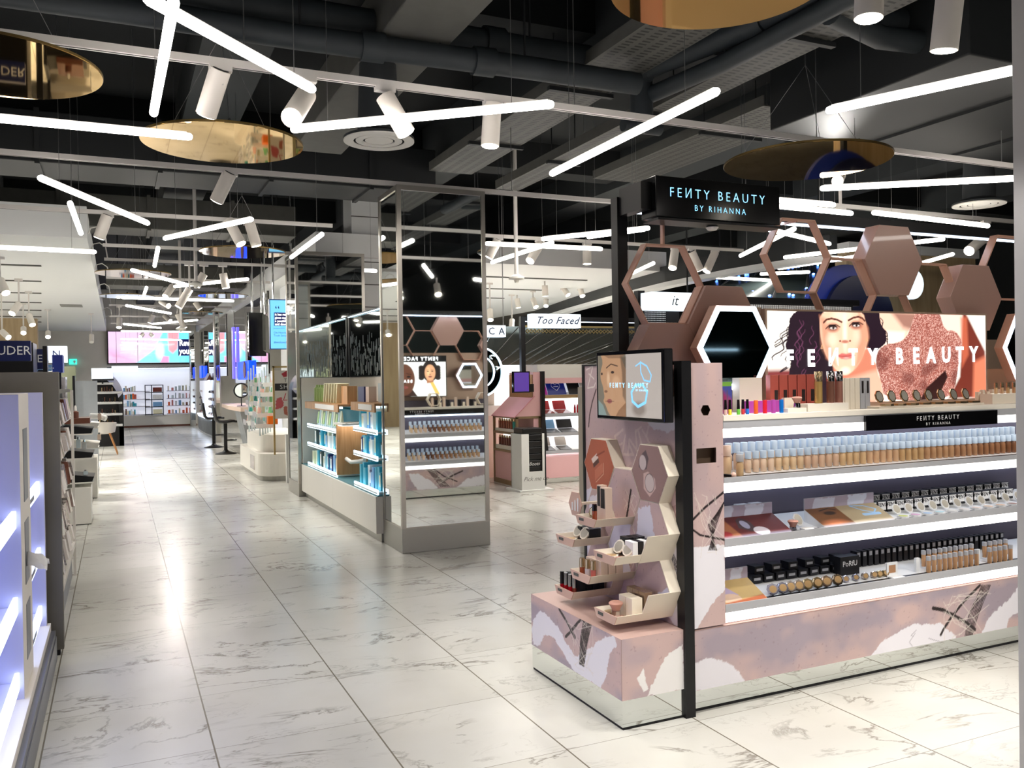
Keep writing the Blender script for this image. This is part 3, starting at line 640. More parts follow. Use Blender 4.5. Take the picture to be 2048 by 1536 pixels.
for k in range(6): cb.stroke([(ox+0.8-0.015*k, 0.245), (ox+0.7-0.015*k, 0.12), (ox+0.62-0.02*k, 0.02)], 0.008, DARK, rough=0.002)
scrib(cb, ox+0.64, 0.13, 0.36, 0.24, 16, 5, wd=0.004)
cb.build('back_kick_panel', 'printed_laminate', G, (XB, YK, 0.10), (-1, 0, 0), (0, 0, 1))
# core walls between the shelves
MB().box(XA, XB, 3.20, 3.38, 0.348, 1.13).build('core_wall', 'mauve_back', G)
MB().box(XB-0.02, XB, YF+0.02, YK-0.02, 0.348, 1.45).build('end_wall', 'rose_paint', G)
def shelf(z0, y0, yb, front, lip=0.045):
    s = -1 if front else 1; ya = y0
    X0 = XA+0.169
    sh = MB().box(X0, XB-0.02, ya+0.012*-s, ya-0.3*s, z0, z0+0.012).build('shelf', 'shelf_white', G)
    MB().box(X0, XB-0.02, ya, ya+0.006*-s, z0+0.036, z0+0.036+lip).build('shelf_lip', 'shelf_grey', sh)
    MB().box(X0, XB-0.02, ya-0.001*-s, ya+0.014*-s, z0-0.004, z0+0.034).build('light_strip', 'led_warm', sh)
    MB().box(X0, XB-0.04, ya-0.262*s, ya-0.276*s, z0-0.012, z0-0.001).build('light_strip', 'led_glow', sh)   # the strip that lights the shelf below
    return sh
for z0 in (0.364, 0.638, 0.905): shelf(z0, YF, 3.2, True, 0.023 if z0 > 0.9 else 0.034)
for z0 in (0.345, 0.665): shelf(z0, YK, 3.38, False, 0.05)
# worktops
XW = XA+0.169
wt = MB().box(XW, XB-0.02, YF-0.002, YS, 1.20, 1.222).build('worktop', 'cream_light', G)
MB().box(XW, XB-0.02, YF, YF+0.012, 1.168, 1.20).build('worktop_rail', 'shelf_grey', wt); MB().box(XW, XB-0.02, YF+0.001, YF+0.02, 1.130, 1.166).build('light_strip', 'led_warm', wt)
MB().box(XW, XB-0.04, YF+0.25, YF+0.268, 1.118, 1.13).build('light_strip', 'led_glow', wt)
wb = MB().box(XA, XB-0.02, YS+0.06, YK+0.002, 1.03, 1.052).build('worktop', 'cream_light', G)
MB().box(XA, XB-0.02, YK-0.012, YK, 0.995, 1.03).build('worktop_rail', 'shelf_grey', wb); MB().box(XA, 4.05, YK-0.02, YK-0.001, 0.965, 0.993).build('light_strip', 'led_warm', wb)
MB().box(XA+0.02, XB-0.04, YK-0.268, YK-0.25, 0.94, 0.952).build('light_strip', 'led_glow', wb)
# black name strip hanging on the worktop front
p1, p2 = at_y(1730, 845, YF-0.01), at_y(1993, 835, YF-0.01)
hs = MB().box(p1.x, p2.x, YF-0.016, YF-0.003, 1.128, 1.196).build('name_strip', 'black_gloss', G)
text('FEИTY BEAUTY', 0.030, ((p1.x+p2.x)/2+0.02, YF-0.0165, 1.172), (1, 0, 0), (0, 0, 1), 'letter_print', hs, spacing=1.5)
text('BY RIHANNA', 0.019, ((p1.x+p2.x)/2+0.02, YF-0.0165, 1.145), (1, 0, 0), (0, 0, 1), 'letter_print', hs, spacing=1.6)
hs2 = MB().box(2.5, 4.03, YK+0.003, YK+0.014, 0.965, 1.03).build('name_strip', 'black_gloss', G)
text('FEИTY BEAUTY', 0.030, (3.2, YK+0.0145, 1.008), (-1, 0, 0), (0, 0, 1), 'letter_print', hs2, spacing=1.5); text('BY RIHANNA', 0.02, (3.2, YK+0.0145, 0.982), (-1, 0, 0), (0, 0, 1), 'letter_print', hs2, spacing=1.5)
# low back walls above the worktops
MB().box(XA+0.17, 2.78, YS-0.005, YS+0.03, 1.222, 1.30).box(XA+0.17, XB-0.02, YS+0.03, YS+0.06, 1.05, 1.40).build('back_panel', 'panel_tan', G)
MB().box(2.70, 2.79, YS-0.06, YS+0.02, 1.222, 1.71).build('pillar', 'panel_tan', G)
MB().box(4.33, 4.37, YS-0.06, YS+0.02, 1.222, 1.66).build('pillar', 'panel_tan', G)
# narrow tall panel at the left end of the shelves, with a hexagon hole and a square slot
zt = 1.443
SP = MB().box(2.122, 2.287, 2.95, 3.15, 0.355, zt).box(2.122, 2.135, YF+0.001, 2.95, 0.355, zt).box(2.274, 2.287, YF+0.001, 2.95, 0.355, zt).box(2.135, 2.274, YF+0.001, 2.95, zt-0.01, zt).box(2.135, 2.274, YF+0.001, 2.95, 0.355, 0.365).build('side_tower', 'rose_paint', G)
cs = Canvas(0.165, zt-0.355, 0.0028, seed=12); graffiti(cs, 0.35)
def q1(*ps): 
    o = []
    for a, b in ps:
        p = at_y(1050+a/3.84, 680+b/3.84, YF); o.append((p.x-2.122, p.z-0.355))
    return o
def qf(*ps):
    o = []
    for a, b in ps:
        p = at_y(a, b, YF); o.append((p.x-2.122, p.z-0.355))
    return o
cs.poly(qf((1376, 1098), (1400, 1092), (1450, 1090), (1450, 1180), (1430, 1200), (1405, 1240), (1390, 1265), (1370, 1280)), PALE, rough=0.008)
cs.stroke(qf((1375, 1052), (1400, 1070), (1425, 1075), (1450, 1080)), 0.009, DARK, rough=0.001); cs.stroke(qf((1380, 1045), (1410, 1015), (1450, 982)), 0.010, DARK, rough=0.001)
for k in range(6): cs.stroke(qf((1450-3*k, 1000+5*k), (1432-3*k, 1050), (1418+3*k, 1100)), 0.005, DARK, rough=0.001)
cc = qf((1420, 1050))[0]; scrib(cs, cc[0], cc[1], 0.16, 0.28, 14, 22, wd=0.0018)
hx, hz = qf((1411, 820))[0]; s0, s1 = qf((1393, 927))[0], qf((1432, 895))[0]
ob = cs.build('printed_front', 'printed_laminate', SP, (2.122, YF, 0.355), (1, 0, 0), (0, 0, 1))
import bmesh
bm = bmesh.new(); bm.from_mesh(ob.data); off = ob.data.vertices[0].co.copy(); kill = []
for f in bm.faces:
    c = f.calc_center_median()-off; u, v = c.x, c.z; a, b = abs(u-hx), abs(v-hz)
    if (b < 0.021 and a < 0.0245-b*0.577) or (s0[0] < u < s1[0] and s0[1] < v < s1[1]): kill.append(f)
bmesh.ops.delete(bm, geom=kill, context='FACES'); bm.to_mesh(ob.data); bm.free()
MB().box(2.136, 2.273, 2.93, 2.949, 0.8, 1.3).build('slot_back', mat('slot_brown', (120, 98, 80), 0.6).name, SP)
# end panel in a black frame, facing the aisle
EP = MB().box(2.079, 2.12, 2.93, 3.68, 0.0, 1.446).build('end_panel', 'rose_paint', G)
MB().box(2.074, 2.121, 2.878, 2.93, 0.0, 1.452).build('frame_post', 'black_metal', EP); MB().box(2.074, 2.121, 3.68, 3.70, 0.0, 1.452).build('frame_post', 'black_metal', EP); MB().box(2.074, 2.121, 2.93, 3.68, 1.444, 1.452).build('frame_rail', 'black_metal', EP)
ce = Canvas(0.75, 1.084, 0.004, seed=21); graffiti(ce, 0.25)
def qx(*ps, X=2.078):
    o = []
    for a, b in ps:
        p = at_x(1050+a/3.84, 680+b/3.84, X); o.append((3.68-p.y, p.z-0.36))
    return o
ce.poly(qx((930, 590), (1010, 560), (1080, 480), (1180, 400), (1180, 670), (1100, 710), (1000, 690), (940, 650)), (214, 206, 206), rough=0.012)
ce.poly(qx((1060, 160), (1180, 160), (1180, 410), (1100, 460), (1060, 470)), (120, 84, 80), 0.8, rough=0.01)
ce.stroke(qx((470, 230), (520, 200), (480, 370), (530, 360), (540, 330)), 0.006, (235, 225, 215)); ce.stroke(qx((490, 260), (530, 300)), 0.006, (235, 225, 215))
ce.stroke(qx((545, 380), (515, 480), (495, 580), (488, 665)), 0.009, (70, 44, 42))
for st in ([(690, 740), (720, 920)], [(690, 740), (750, 690)], [(700, 820), (745, 795)], [(770, 730), (745, 880), (830, 880), (800, 800)], [(790, 880), (800, 760), (860, 850), (850, 710)], [(870, 700), (905, 840)], [(850, 700), (890, 670)], [(900, 690), (930, 740), (950, 660)], [(930, 740), (960, 800)]):
    ce.stroke(qx(*st), 0.012, (216, 196, 186), 0.75, rough=0.004)
ce.poly(qx((1040, 1330), (1185, 1250), (1185, 1440), (1120, 1500)), (150, 110, 104), 0.6, rough=0.01)
def qe(*ps):
    o = []
    for a, b in ps:
        p = at_x(a, b, 2.078); o.append((3.68-p.y, p.z-0.36))
    return o
ce.poly(qe((1330, 1120), (1357, 1060), (1362, 1260), (1330, 1230)), (226, 220, 226), rough=0.01); ce.stroke(qe((1325, 1080), (1345, 1060), (1362, 1045)), 0.02, DARK, rough=0.003)
for k in range(4): ce.stroke(qe((1334+3*k, 1100), (1346+3*k, 1130), (1350+3*k, 1170)), 0.008, DARK, rough=0.002)
cc = qe((1345, 1080))[0]; scrib(ce, cc[0], cc[1], 0.2, 0.4, 12, 31)
ce.poly(qe((1172, 980), (1200, 960), (1230, 990), (1215, 1190), (1172, 1190)), (222, 218, 228), rough=0.01)
ce.build('printed_face', 'printed_laminate', EP, (2.0785, 3.68, 0.36), (0, -1, 0), (0, 0, 1))
# low plinth block in front of the end panel
BB = MB().box(1.78, 2.074, 2.892, 3.70, 0.118, 0.36).build('plinth_block', 'rose_paint', G)
MB().box(1.782, 2.074, 2.894, 3.70, 0.012, 0.118).build('mirror_plinth', 'mirror', BB); MB().box(1.786, 2.074, 2.898, 3.70, 0, 0.012).build('toe_base', 'black_matt', BB)
c1 = Canvas(0.808, 0.242, 0.0035, seed=31); graffiti(c1, 0.9)
def qb(*ps):   # left face of the block, as fractions from its far top corner
    return [(0.808*(a-48)/530.0, 0.242*(1-b)) for a, b in ps]
c1.poly(qb((48, 0.75), (60, 0.5), (110, 0.25), (150, 0.24), (220, 0.34), (290, 0.6), (330, 0.72), (400, 0.5), (480, 0.15), (545, -0.02), (560, 0.1), (520, 0.35), (500, 0.75), (470, 1.0), (320, 1.0), (260, 0.8), (200, 0.62), (140, 0.64), (110, 0.9), (60, 1.0)), PALE, rough=0.012)
c1.stroke(qb((238, 0.02), (290, 0.2), (330, 0.38)), 0.016, DARK, rough=0.002); c1.stroke(qb((400, -0.1), (350, 0.08), (310, 0.3), (275, 0.46)), 0.013, DARK, rough=0.002)
for k in range(7): c1.stroke(qb((425-7*k, 0.0), (400-6*k, 0.35), (380-4*k, 0.8)), 0.008, DARK, rough=0.002)
scrib(c1, 0.48, 0.13, 0.28, 0.22, 16, 3)
c1.build('printed_side', 'printed_laminate', BB, (1.779, 3.70, 0.118), (0, -1, 0), (0, 0, 1))
c2 = Canvas(0.294, 0.242, 0.003, seed=37); graffiti(c2, 0.5)
c2.poly([(0.12, 0.0), (0.16, 0.08), (0.2, 0.14), (0.294, 0.19), (0.294, 0.0)], (240, 236, 234), rough=0.01); c2.poly([(0.07, 0.08), (0.1, 0.11), (0.12, 0.03), (0.1, 0.02)], (240, 236, 234), rough=0.006)
c2.build('printed_front', 'printed_laminate', BB, (1.78, 2.891, 0.118), (1, 0, 0), (0, 0, 1))
# honeycomb boards and trays on the end panel
def hexa(cy, cz, s, ax=1.0): return [(cy+s*math.cos(k*math.pi/3)*ax, cz+s*math.sin(k*math.pi/3)) for k in range(6)]
HS = 0.137
def board(cy, cz, m, x0=2.02, label=None, name='hexagon_board'):
    b = MB().prism(hexa(cy, cz, HS), x0, 2.078, 'x').build(name, 'cream', EP, label=label)
    c = Canvas(2*HS, HS*1.732, 0.003, seed=int(cy*100+cz*37)); return b, c
def hexprint(b, c, cy, cz, x0):
    o = c.build('board_print', 'printed_card', b, (x0-0.0012, cy+HS, cz-HS*0.866), (0, -1, 0), (0, 0, 1))
    bm = bmesh.new(); bm.from_mesh(o.data); off = o.data.vertices[0].co.copy(); kill = []
    for f in bm.faces:
        q = f.calc_center_median()-off; u, v = abs(-q.y-HS), abs(q.z-HS*0.866)
        if u > HS-v*0.577-0.004 or v > HS*0.866-0.004: kill.append(f)
    bmesh.ops.delete(bm, geom=kill, context='FACES'); bm.to_mesh(o.data); bm.free()
W2, H2 = 2*HS, HS*1.732
b, c = board(3.455, 0.985, None, label='terracotta hexagon board showing a foundation bottle'); c.C[:] = lin((176, 96, 70)); c.poly([(0.07, 0.14), (0.12, 0.17), (0.135, 0.15), (0.085, 0.12)], (226, 204, 190)); c.poly([(0.085, 0.12), (0.135, 0.15), (0.142, 0.13), (0.09, 0.10)], (90, 60, 50)); c.poly([(0.1, 0.09), (0.17, 0.13), (0.18, 0.09), (0.1, 0.04)], (196, 116, 88)); c.stroke([(0.12, 0.16), (0.19, 0.185)], 0.008, (140, 70, 50)); c.stroke([(0.18, 0.13), (0.18, 0.08), (0.11, 0.035)], 0.003, (224, 180, 150)); hexprint(b, c, 3.455, 0.985, 2.02)
b, c = board(3.04, 0.985, None, label='mauve hexagon board showing an open powder compact'); c.C[:] = lin((150, 120, 116))
c.poly([(0.06, 0.17), (0.09, 0.2), (0.115, 0.215), (0.135, 0.18), (0.12, 0.135), (0.085, 0.125), (0.06, 0.14)], (96, 80, 82)); c.ell(0.09, 0.16, 0.026, 0.032, (198, 182, 180)); c.poly([(0.095, 0.115), (0.13, 0.125), (0.18, 0.1), (0.185, 0.06), (0.14, 0.02), (0.095, 0.05)], (206, 176, 168)); c.ell(0.14, 0.078, 0.036, 0.04, (74, 58, 60)); c.ell(0.14, 0.078, 0.033, 0.037, (206, 190, 186)); hexprint(b, c, 3.04, 0.985, 2.02)
for cy, cz, sd in ((3.245, 0.867, 1), (3.455, 0.749, 2), (3.04, 0.749, 3), (3.245, 0.631, 4), (3.455, 0.513, 5), (3.04, 0.513, 6), (3.245, 0.395+0.085, 7)):
    if sd == 7: continue
    b, c = board(cy, cz, None); graffiti(c, 0.3)
    if sd in (2, 3): c.poly([(0.02, 0.0), (0.05, 0.2), (0.14, 0.22), (0.17, 0.1), (0.12, 0.0)], (220, 216, 228), rough=0.012)
    if sd in (1, 4): scrib(c, 0.2, 0.1, 0.12, 0.14, 9, sd); c.stroke([(0.2, 0.15), (0.16, 0.02)], 0.012, DARK, rough=0.003)
    if sd == 4: c.poly([(0, 0), (0, 0.24), (0.2, 0.24), (0.16, 0.1), (0.2, 0.0)], (214, 210, 224), rough=0.012)
    if sd == 6: c.poly([(0.2, 0.0), (0.19, 0.1), (0.27, 0.14), (0.27, 0.0)], (220, 216, 228), rough=0.012)
    hexprint(b, c, cy, cz, 2.02)
mat('tray_print', (206, 172, 156), 0.4)
TR = {}
def tray_at(n, cy, z, x0=1.80, deep=False):
    w0, w1, h = 0.068, 0.090, 0.036
    t = MB(); t.box(x0+0.003, 2.02, cy-w0, cy+w0, z, z+0.005)
    for s in (-1, 1): t.prism([(cy+s*w0, z), (cy+s*w1, z+h), (cy+s*(w1-0.005), z+h), (cy+s*(w0-0.005), z)], x0, 2.02, 'x')
    o = t.build('tray', 'cream', EP, label=None); MB().prism([(cy-w0, z), (cy+w0, z), (cy+w1, z+h), (cy-w1, z+h)], x0-0.004, x0, 'x').build('tray_front', 'tray_print', o)
    MB().box(x0-0.006, x0-0.004, cy+0.015, cy+0.055, z+0.016, z+0.028).build('name_plate', 'duct_grey', o)
    MB().box(x0+0.002, 2.02, cy-w0+0.004, cy+w0-0.004, z+0.005, z+0.010).build('tray_mat', 'tray_print', o)
    TR[n] = (cy, z+0.0105)
tray_at(1, 3.245, 0.752, 1.83); tray_at(2, 3.455, 0.632, 1.84); tray_at(3, 3.245, 0.515); tray_at(4, 3.04, 0.634); tray_at(5, 3.455, 0.398, 1.83); tray_at(6, 3.04, 0.395)
for cy, cz in ((3.04, 0.513), (3.04, 0.749)):   # deep cream side cheeks of the lower right cells
    q = hexa(cy, cz, HS); MB().prism([q[5], q[0], (q[0][0], q[0][1]), (q[5][0]+0.006, q[5][1])], 1.93, 2.02, 'x')
    a, b = (cy-HS, cz), (cy-HS/2, cz-HS*0.866); MB().prism([a, b, (b[0]+0.006, b[1]), (a[0]+0.007, a[1])], 1.92, 2.02, 'x').build('tray_cheek', 'cream', EP)
# monitor on an arm
MN = thing('advert_monitor', 'black framed monitor showing a face and a blue octagonal compact', 'monitor', (2.03, 3.14, 1.205))
MB().box(1.985, 2.03, 2.873, 3.405, 1.203, 1.503).build('housing', 'black_gloss', MN, bevel=0.004)
MB().box(2.03, 2.079, 3.06, 3.2, 1.28, 1.42).build('wall_mount', 'black_metal', MN)
sc_ = Canvas(0.50, 0.268, 0.0022, (150, 142, 136), seed=3); SX = lambda *ps: [(3.389-at_x(1050+a/3.84, 680+b/3.84, 1.984).y, at_x(1050+a/3.84, 680+b/3.84, 1.984).z-1.219) for a, b in ps]
mx_ = SX((775, 300))[0][0]
sc_.poly([(0, 0), (mx_, 0), (mx_, 0.27), (0, 0.27)], (98, 92, 80)); sc_.poly(SX((540, 610), (555, 450), (600, 500), (640, 610)), (108, 122, 118))
sc_.poly(SX((575, 100), (600, 170), (580, 240), (580, 300), (600, 360), (605, 400), (612, 440), (600, 470), (620, 500), (640, 560), (680, 610), (775, 610), (775, 100)), (152, 118, 90), sm=1)
sc_.poly(SX((590, 110), (640, 140), (740, 140), (775, 100), (775, 80), (590, 80)), (112, 86, 66), 0.8); sc_.poly(SX((690, 600), (720, 540), (775, 480), (775, 610)), (118, 86, 62)); sc_.poly(SX((730, 130), (775, 130), (775, 480), (750, 430), (745, 250)), (74, 60, 48), 0.7, soft=0.01)
sc_.ell(*SX((672, 248))[0], 0.014, 0.006, (52, 40, 34)); sc_.stroke(SX((625, 215), (660, 185), (710, 200)), 0.005, (58, 42, 34)); sc_.ell(*SX((590, 260))[0], 0.008, 0.006, (56, 44, 38)); sc_.ell(*SX((650, 470))[0], 0.021, 0.010, (120, 70, 66)); sc_.stroke(SX((617, 470), (685, 470)), 0.002, (70, 36, 34)); sc_.ell(*SX((640, 300))[0], 0.012, 0.03, (190, 160, 130), 0.6, soft=0.01); sc_.ell(*SX((622, 395))[0], 0.014, 0.006, (90, 62, 50), 0.8); sc_.ell(*SX((700, 320))[0], 0.03, 0.025, (176, 142, 112), 0.6, soft=0.015)
oc = lambda pts, wd: sc_.stroke(SX(*(pts+[pts[0]])), wd, (120, 190, 250))
sc_.ell(*SX((875, 530))[0], 0.05, 0.03, (96, 84, 76), 0.7, soft=0.02)
oc([(885, 170), (935, 200), (970, 270), (960, 320), (915, 310), (890, 250)], 0.006); oc([(850, 345), (905, 345), (938, 400), (925, 480), (868, 512), (825, 470), (818, 400)], 0.012); sc_.stroke(SX((850, 200), (890, 170)), 0.005, (120, 190, 250))
sp_ = sc_.build('screen', 'display_screen', MN, (1.9838, 3.389, 1.219), (0, -1, 0), (0, 0, 1))
text('FEИTY BEAUTY', 0.030, (1.9832, 3.135, 1.353), (0, -1, 0), (0, 0, 1), 'letter_blue', MN, spacing=1.6, depth=0.0005); text('BY RIHANNA', 0.012, (1.9832, 3.03, 1.333), (0, -1, 0), (0, 0, 1), 'letter_blue', MN, spacing=1.4, depth=0.0005)

# ------------------------------------------------------------------ post, beam and name sign over the spine
PB = thing('sign_gantry', 'black metal post and beam with a light strip over the pink gondola', 'frame', (2.1, 3.375, 1.453))
YS0 = YS; YS = 3.375
MB().box(2.072, 2.125, YS-0.027, YS+0.027, 1.453, 2.205).build('post', 'black_metal', PB)
MB().box(2.125, XB, YS-0.027, YS+0.027, 2.15, 2.205).build('beam', 'black_metal', PB); MB().box(2.09, XB-0.02, YS-0.012, YS+0.012, 2.143, 2.15).build('light_strip', 'led_glow', PB)
MB().box(XB-0.05, XB, YS-0.027, YS+0.027, 1.2, 2.15).build('post', 'black_metal', PB)
YS = YS0
SG = thing('name_sign', 'black box sign with pale blue letters hanging on the gantry beam', 'sign', (2.6, 3.2, 2.05))
sgL, sgR = at_y(1312, 420, 3.13), at_y(1560, 430, 3.13)
MB().box(sgL.x, sgR.x, 3.13, 3.245, 2.085, 2.262).build('sign_box', 'black_gloss', SG, bevel=0.003)
MB().box(sgL.x+0.01, sgR.x+0.006, 3.128, 3.247, 2.070, 2.080).build('bottom_rail', 'black_metal', SG)
MB().box(sgL.x-0.05, sgL.x, 3.17, 3.347, 2.12, 2.24).build('bracket', 'black_metal', SG)
sm = (sgL.x+sgR.x)/2
text('FEИTY BEAUTY', 0.060, (sm-0.01, 3.129, 2.192), (1, 0, 0), (0, 0, 1), 'letter_blue', SG, spacing=1.5, depth=0.001, bold=-0.012, squash=0.92); text('BY RIHANNA', 0.038, (sm, 3.129, 2.131), (1, 0, 0), (0, 0, 1), 'letter_blue', SG, spacing=1.5, depth=0.001, bold=-0.014, squash=0.92)
MB().lathe([(0.02, 0.0), (0.03, -0.008), (0.02, -0.02)], (sm, 3.19, 2.072), 16).build('sensor_dome', 'white_paint', SG)

# ------------------------------------------------------------------ honeycomb above the spine
SH = 0.2075; HH = SH*0.866
def lattice(i, j): return (2.276+1.5*SH*i, 1.807-HH*(i % 2)+2*HH*j)
def hexpts(cx, cz, s): return [(cx+s*math.cos(k*math.pi/3), cz+s*math.sin(k*math.pi/3)) for k in range(6)]
mat('rose_gloss', (184, 148, 136), 0.22, coat=0.3)
HC = thing('honeycomb_screen', 'rose honeycomb of open hexagon frames rising above the makeup gondola', 'decoration', (3.6, YS, 1.4))
def hframe(cx, cz, s=SH, y0=YS-0.025, y1=YS+0.022, t=0.0065, m='rose_edge', name='hexagon_frame'):
    return MB().ring(hexpts(cx, cz, s+0.002), hexpts(cx, cz, s-t), y0, y1, 'y').build(name, m, HC)
def hplate(cx, cz, label):
    o = MB().prism(hexpts(cx, cz, SH), YS-0.045, YS+0.045, 'y').build('hexagon_plate', 'rose_gloss', HC, bevel=0.002)
    return o
hframe(2.276, 1.807)                                    # beside the post
hplate(2.276+1.5*SH, 1.807-HH, '')                      # pink plate behind the lit mirror
hplate(2.276, 1.807-2*HH, '')
hframe(3.064, 1.972); hframe(3.064+1.5*SH, 1.972-HH); hplate(3.064+3*SH, 1.972, ''); hframe(3.064+4.5*SH, 1.972-HH); hplate(3.064+6*SH, 1.972-2*HH+HH*1.0-0.0, '')
hframe(3.064+7.5*SH, 1.972); hframe(3.064+9*SH, 1.972-HH)
for x, z in ((3.064, 1.972+HH), (3.687, 1.972+HH), (2.276, 1.98)): MB().box(x-0.005, x+0.005, YS-0.01, YS+0.09, 2.14, 2.15).box(x-0.005, x+0.005, YS-0.01, YS+0.01, z, 2.15).build('hanger', 'rose_edge', HC)
MB().box(2.15, 2.62, YS-0.03, YS+0.03, 1.40, 1.46).build('support_rail', 'rose_edge', HC)
# hexagonal mirrors with a glowing rim
mat('dark_mirror', (96, 112, 112), 0.04, 1.0)
def glow_mirror(cx, cz, s, yf, face, label, ph=0.0):
    t = thing('hexagon_mirror', label, 'mirror', (cx, yf, cz-s*0.87)); sg = -1 if face < 0 else 1
    MB().prism(hexpts(cx, cz, s), yf, yf-sg*0.05, 'y').build('mirror_case', 'rose_edge', t)
    MB().ring(hexpts(cx, cz, s*0.985), hexpts(cx, cz, s*0.86), yf+sg*0.001, yf+sg*0.006, 'y').build('glowing_rim', 'led_glow', t)
    MB().prism(hexpts(cx, cz, s*0.86), yf+sg*0.001, yf+sg*0.003, 'y').build('mirror_glass', 'dark_mirror' if face < 0 else 'mirror', t); return t
glow_mirror(2.575, 1.515, 0.222, 3.15, -1, 'hexagonal mirror with glowing white rim behind the tall side panel')
glow_mirror(4.60, 1.515, 0.215, 3.15, -1, 'hexagonal lit mirror at the right end of the backlit portrait')
glow_mirror(3.93, 1.42, 0.175, 3.40, 1, 'small hexagonal lit mirror on the back of the gondola, seen in the pillar mirror')

# ------------------------------------------------------------------ backlit portrait
LB = thing('portrait_lightbox', 'backlit portrait of a dark haired woman with a glittering glove', 'lightbox', (3.55, 3.24, 1.222))
LX0, LX1, LZ0, LZ1, LY = 2.80, 4.318, 1.243, 1.692, 3.20
MB().box(LX0-0.012, LX1+0.012, LY+0.002, LY+0.06, LZ0-0.02, LZ1+0.010).build('frame', 'panel_tan', LB)
def q3(*ps):
    o = []
    for a, b in ps:
        px, py = 1420+a/3.261, 580+b/3.261; u = (px-1533.5)/(1970-1533.5)   # the frame's own corners fix the drawing
        ptop, pbot = 620+(632-620)*u, 793+(795-793)*u
        o.append(((LX1-LX0)*(u*(1+0.05*(1-u))), (LZ1-LZ0)*(1-(py-ptop)/(pbot-ptop))))
    return o
L = Canvas(LX1-LX0, LZ1-LZ0, 0.0035, (255, 244, 230), seed=6)
L.poly(q3((360, 480), (500, 480), (560, 560), (560, 700), (360, 700)), (120, 50, 50), soft=0.03)
L.poly(q3((1000, 130), (1300, 130), (1200, 340), (1040, 345)), (236, 190, 165), soft=0.03); L.poly(q3((1110, 140), (1290, 150), (1250, 260), (1190, 240)), (120, 70, 60), 0.8, soft=0.03); L.poly(q3((1080, 260), (1200, 270), (1190, 345), (1070, 340)), (255, 225, 205), soft=0.02)
L.poly(q3((1440, 130), (1640, 130), (1660, 300), (1600, 340), (1480, 270)), (255, 205, 185), soft=0.02)
L.poly(q3((1620, 130), (1660, 180), (1790, 400), (1800, 700), (1500, 700), (1590, 560), (1610, 320)), (104, 40, 28), soft=0.02)
L.poly(q3((1700, 470), (1800, 430), (1800, 700), (1690, 700)), (214, 120, 88), 0.9, soft=0.03); L.poly(q3((1640, 130), (1800, 130), (1800, 400), (1730, 300)), (255, 232, 214), soft=0.01)
L.poly(q3((1600, 180), (1650, 180), (1660, 420), (1610, 500)), (200, 100, 70), 0.7, soft=0.02)
HAIR = (30, 14, 26)
L.poly(q3((520, 120), (700, 120), (690, 250), (700, 360), (760, 460), (840, 560), (860, 700), (420, 700), (480, 520), (500, 440), (470, 360), (480, 280), (490, 190)), HAIR, rough=0.012, rs=0.03, sm=1)
L.poly(q3((900, 120), (1030, 120), (1045, 220), (1080, 275), (1080, 330), (1020, 370), (980, 420), (930, 330)), HAIR, rough=0.01, rs=0.03, sm=1)
rr = random.Random(4)
def curl(x, y, dx, dy, n=9, amp=16, ph=0):
    return q3(*[(x+dx*k/(n-1)+amp*math.sin(ph+k*1.15), y+dy*k/(n-1)) for k in range(n)])
for k in range(26):
    x, y = 500+rr.random()*150, 140+rr.random()*330; L.stroke(curl(x, y, -90*rr.random()-30, 150, 11, 16, k), 0.004+0.003*rr.random(), HAIR)
for k in range(16):
    x, y = 540+rr.random()*130, 170+rr.random()*360; L.stroke(curl(x, y, -20, 110, 9, 10, k*2), 0.0035, (104, 56, 84), 0.75)
for k in range(5): L.stroke(curl(1040, 180+25*k, 40+8*k, 110, 9, 10, k), 0.005, HAIR)
L.poly(q3((740, 480), (960, 360), (1010, 470), (1030, 600), (1000, 700), (780, 700)), (196, 118, 92), soft=0.01); L.poly(q3((800, 560), (1010, 500), (1050, 560), (1060, 700), (820, 700)), (238, 168, 142), soft=0.03)
SK = (240, 184, 154)
L.poly(q3((668, 120), (925, 120), (950, 230), (962, 300), (945, 360), (920, 430), (880, 490), (835, 525), (790, 528), (745, 480), (705, 420), (680, 350), (664, 260)), SK, soft=0.008, sm=2)
L.poly(q3((900, 130), (960, 240), (965, 300), (925, 430), (870, 500), (890, 400), (905, 300)), (202, 132, 102), 0.8, soft=0.02); L.poly(q3((664, 160), (700, 180), (712, 300), (760, 470), (700, 420)), (200, 126, 100), 0.7, soft=0.02)
L.ell(*q3((800, 160))[0], 0.06, 0.03, (250, 214, 190), 0.7, soft=0.03); L.ell(*q3((700, 300))[0], 0.03, 0.06, (206, 140, 112), 0.6, soft=0.03); L.ell(*q3((905, 330))[0], 0.022, 0.06, (206, 136, 108), 0.6, soft=0.03); L.ell(*q3((815, 265))[0], 0.012, 0.07, (255, 232, 212), 0.7, soft=0.02); L.ell(*q3((735, 310))[0], 0.034, 0.03, (250, 212, 186), 0.6, soft=0.03); L.ell(*q3((890, 290))[0], 0.022, 0.035, (250, 206, 180), 0.6, soft=0.03); L.ell(*q3((815, 500))[0], 0.03, 0.018, (255, 224, 202), 0.8, soft=0.015)
for cx, cy in ((742, 236), (884, 222)):
    L.ell(*q3((cx, cy))[0], 0.040, 0.022, (140, 78, 60), 0.85, soft=0.014); L.ell(*q3((cx, cy-3))[0], 0.028, 0.0115, (34, 16, 18)); L.ell(*q3((cx+2, cy+3))[0], 0.021, 0.0055, (214, 196, 188)); L.ell(*q3((cx+3, cy+1))[0], 0.0075, 0.0075, (50, 38, 32)); L.stroke(q3((cx-42, cy+6), (cx-20, cy-16), (cx+20, cy-18), (cx+44, cy-4)), 0.005, (30, 14, 16))
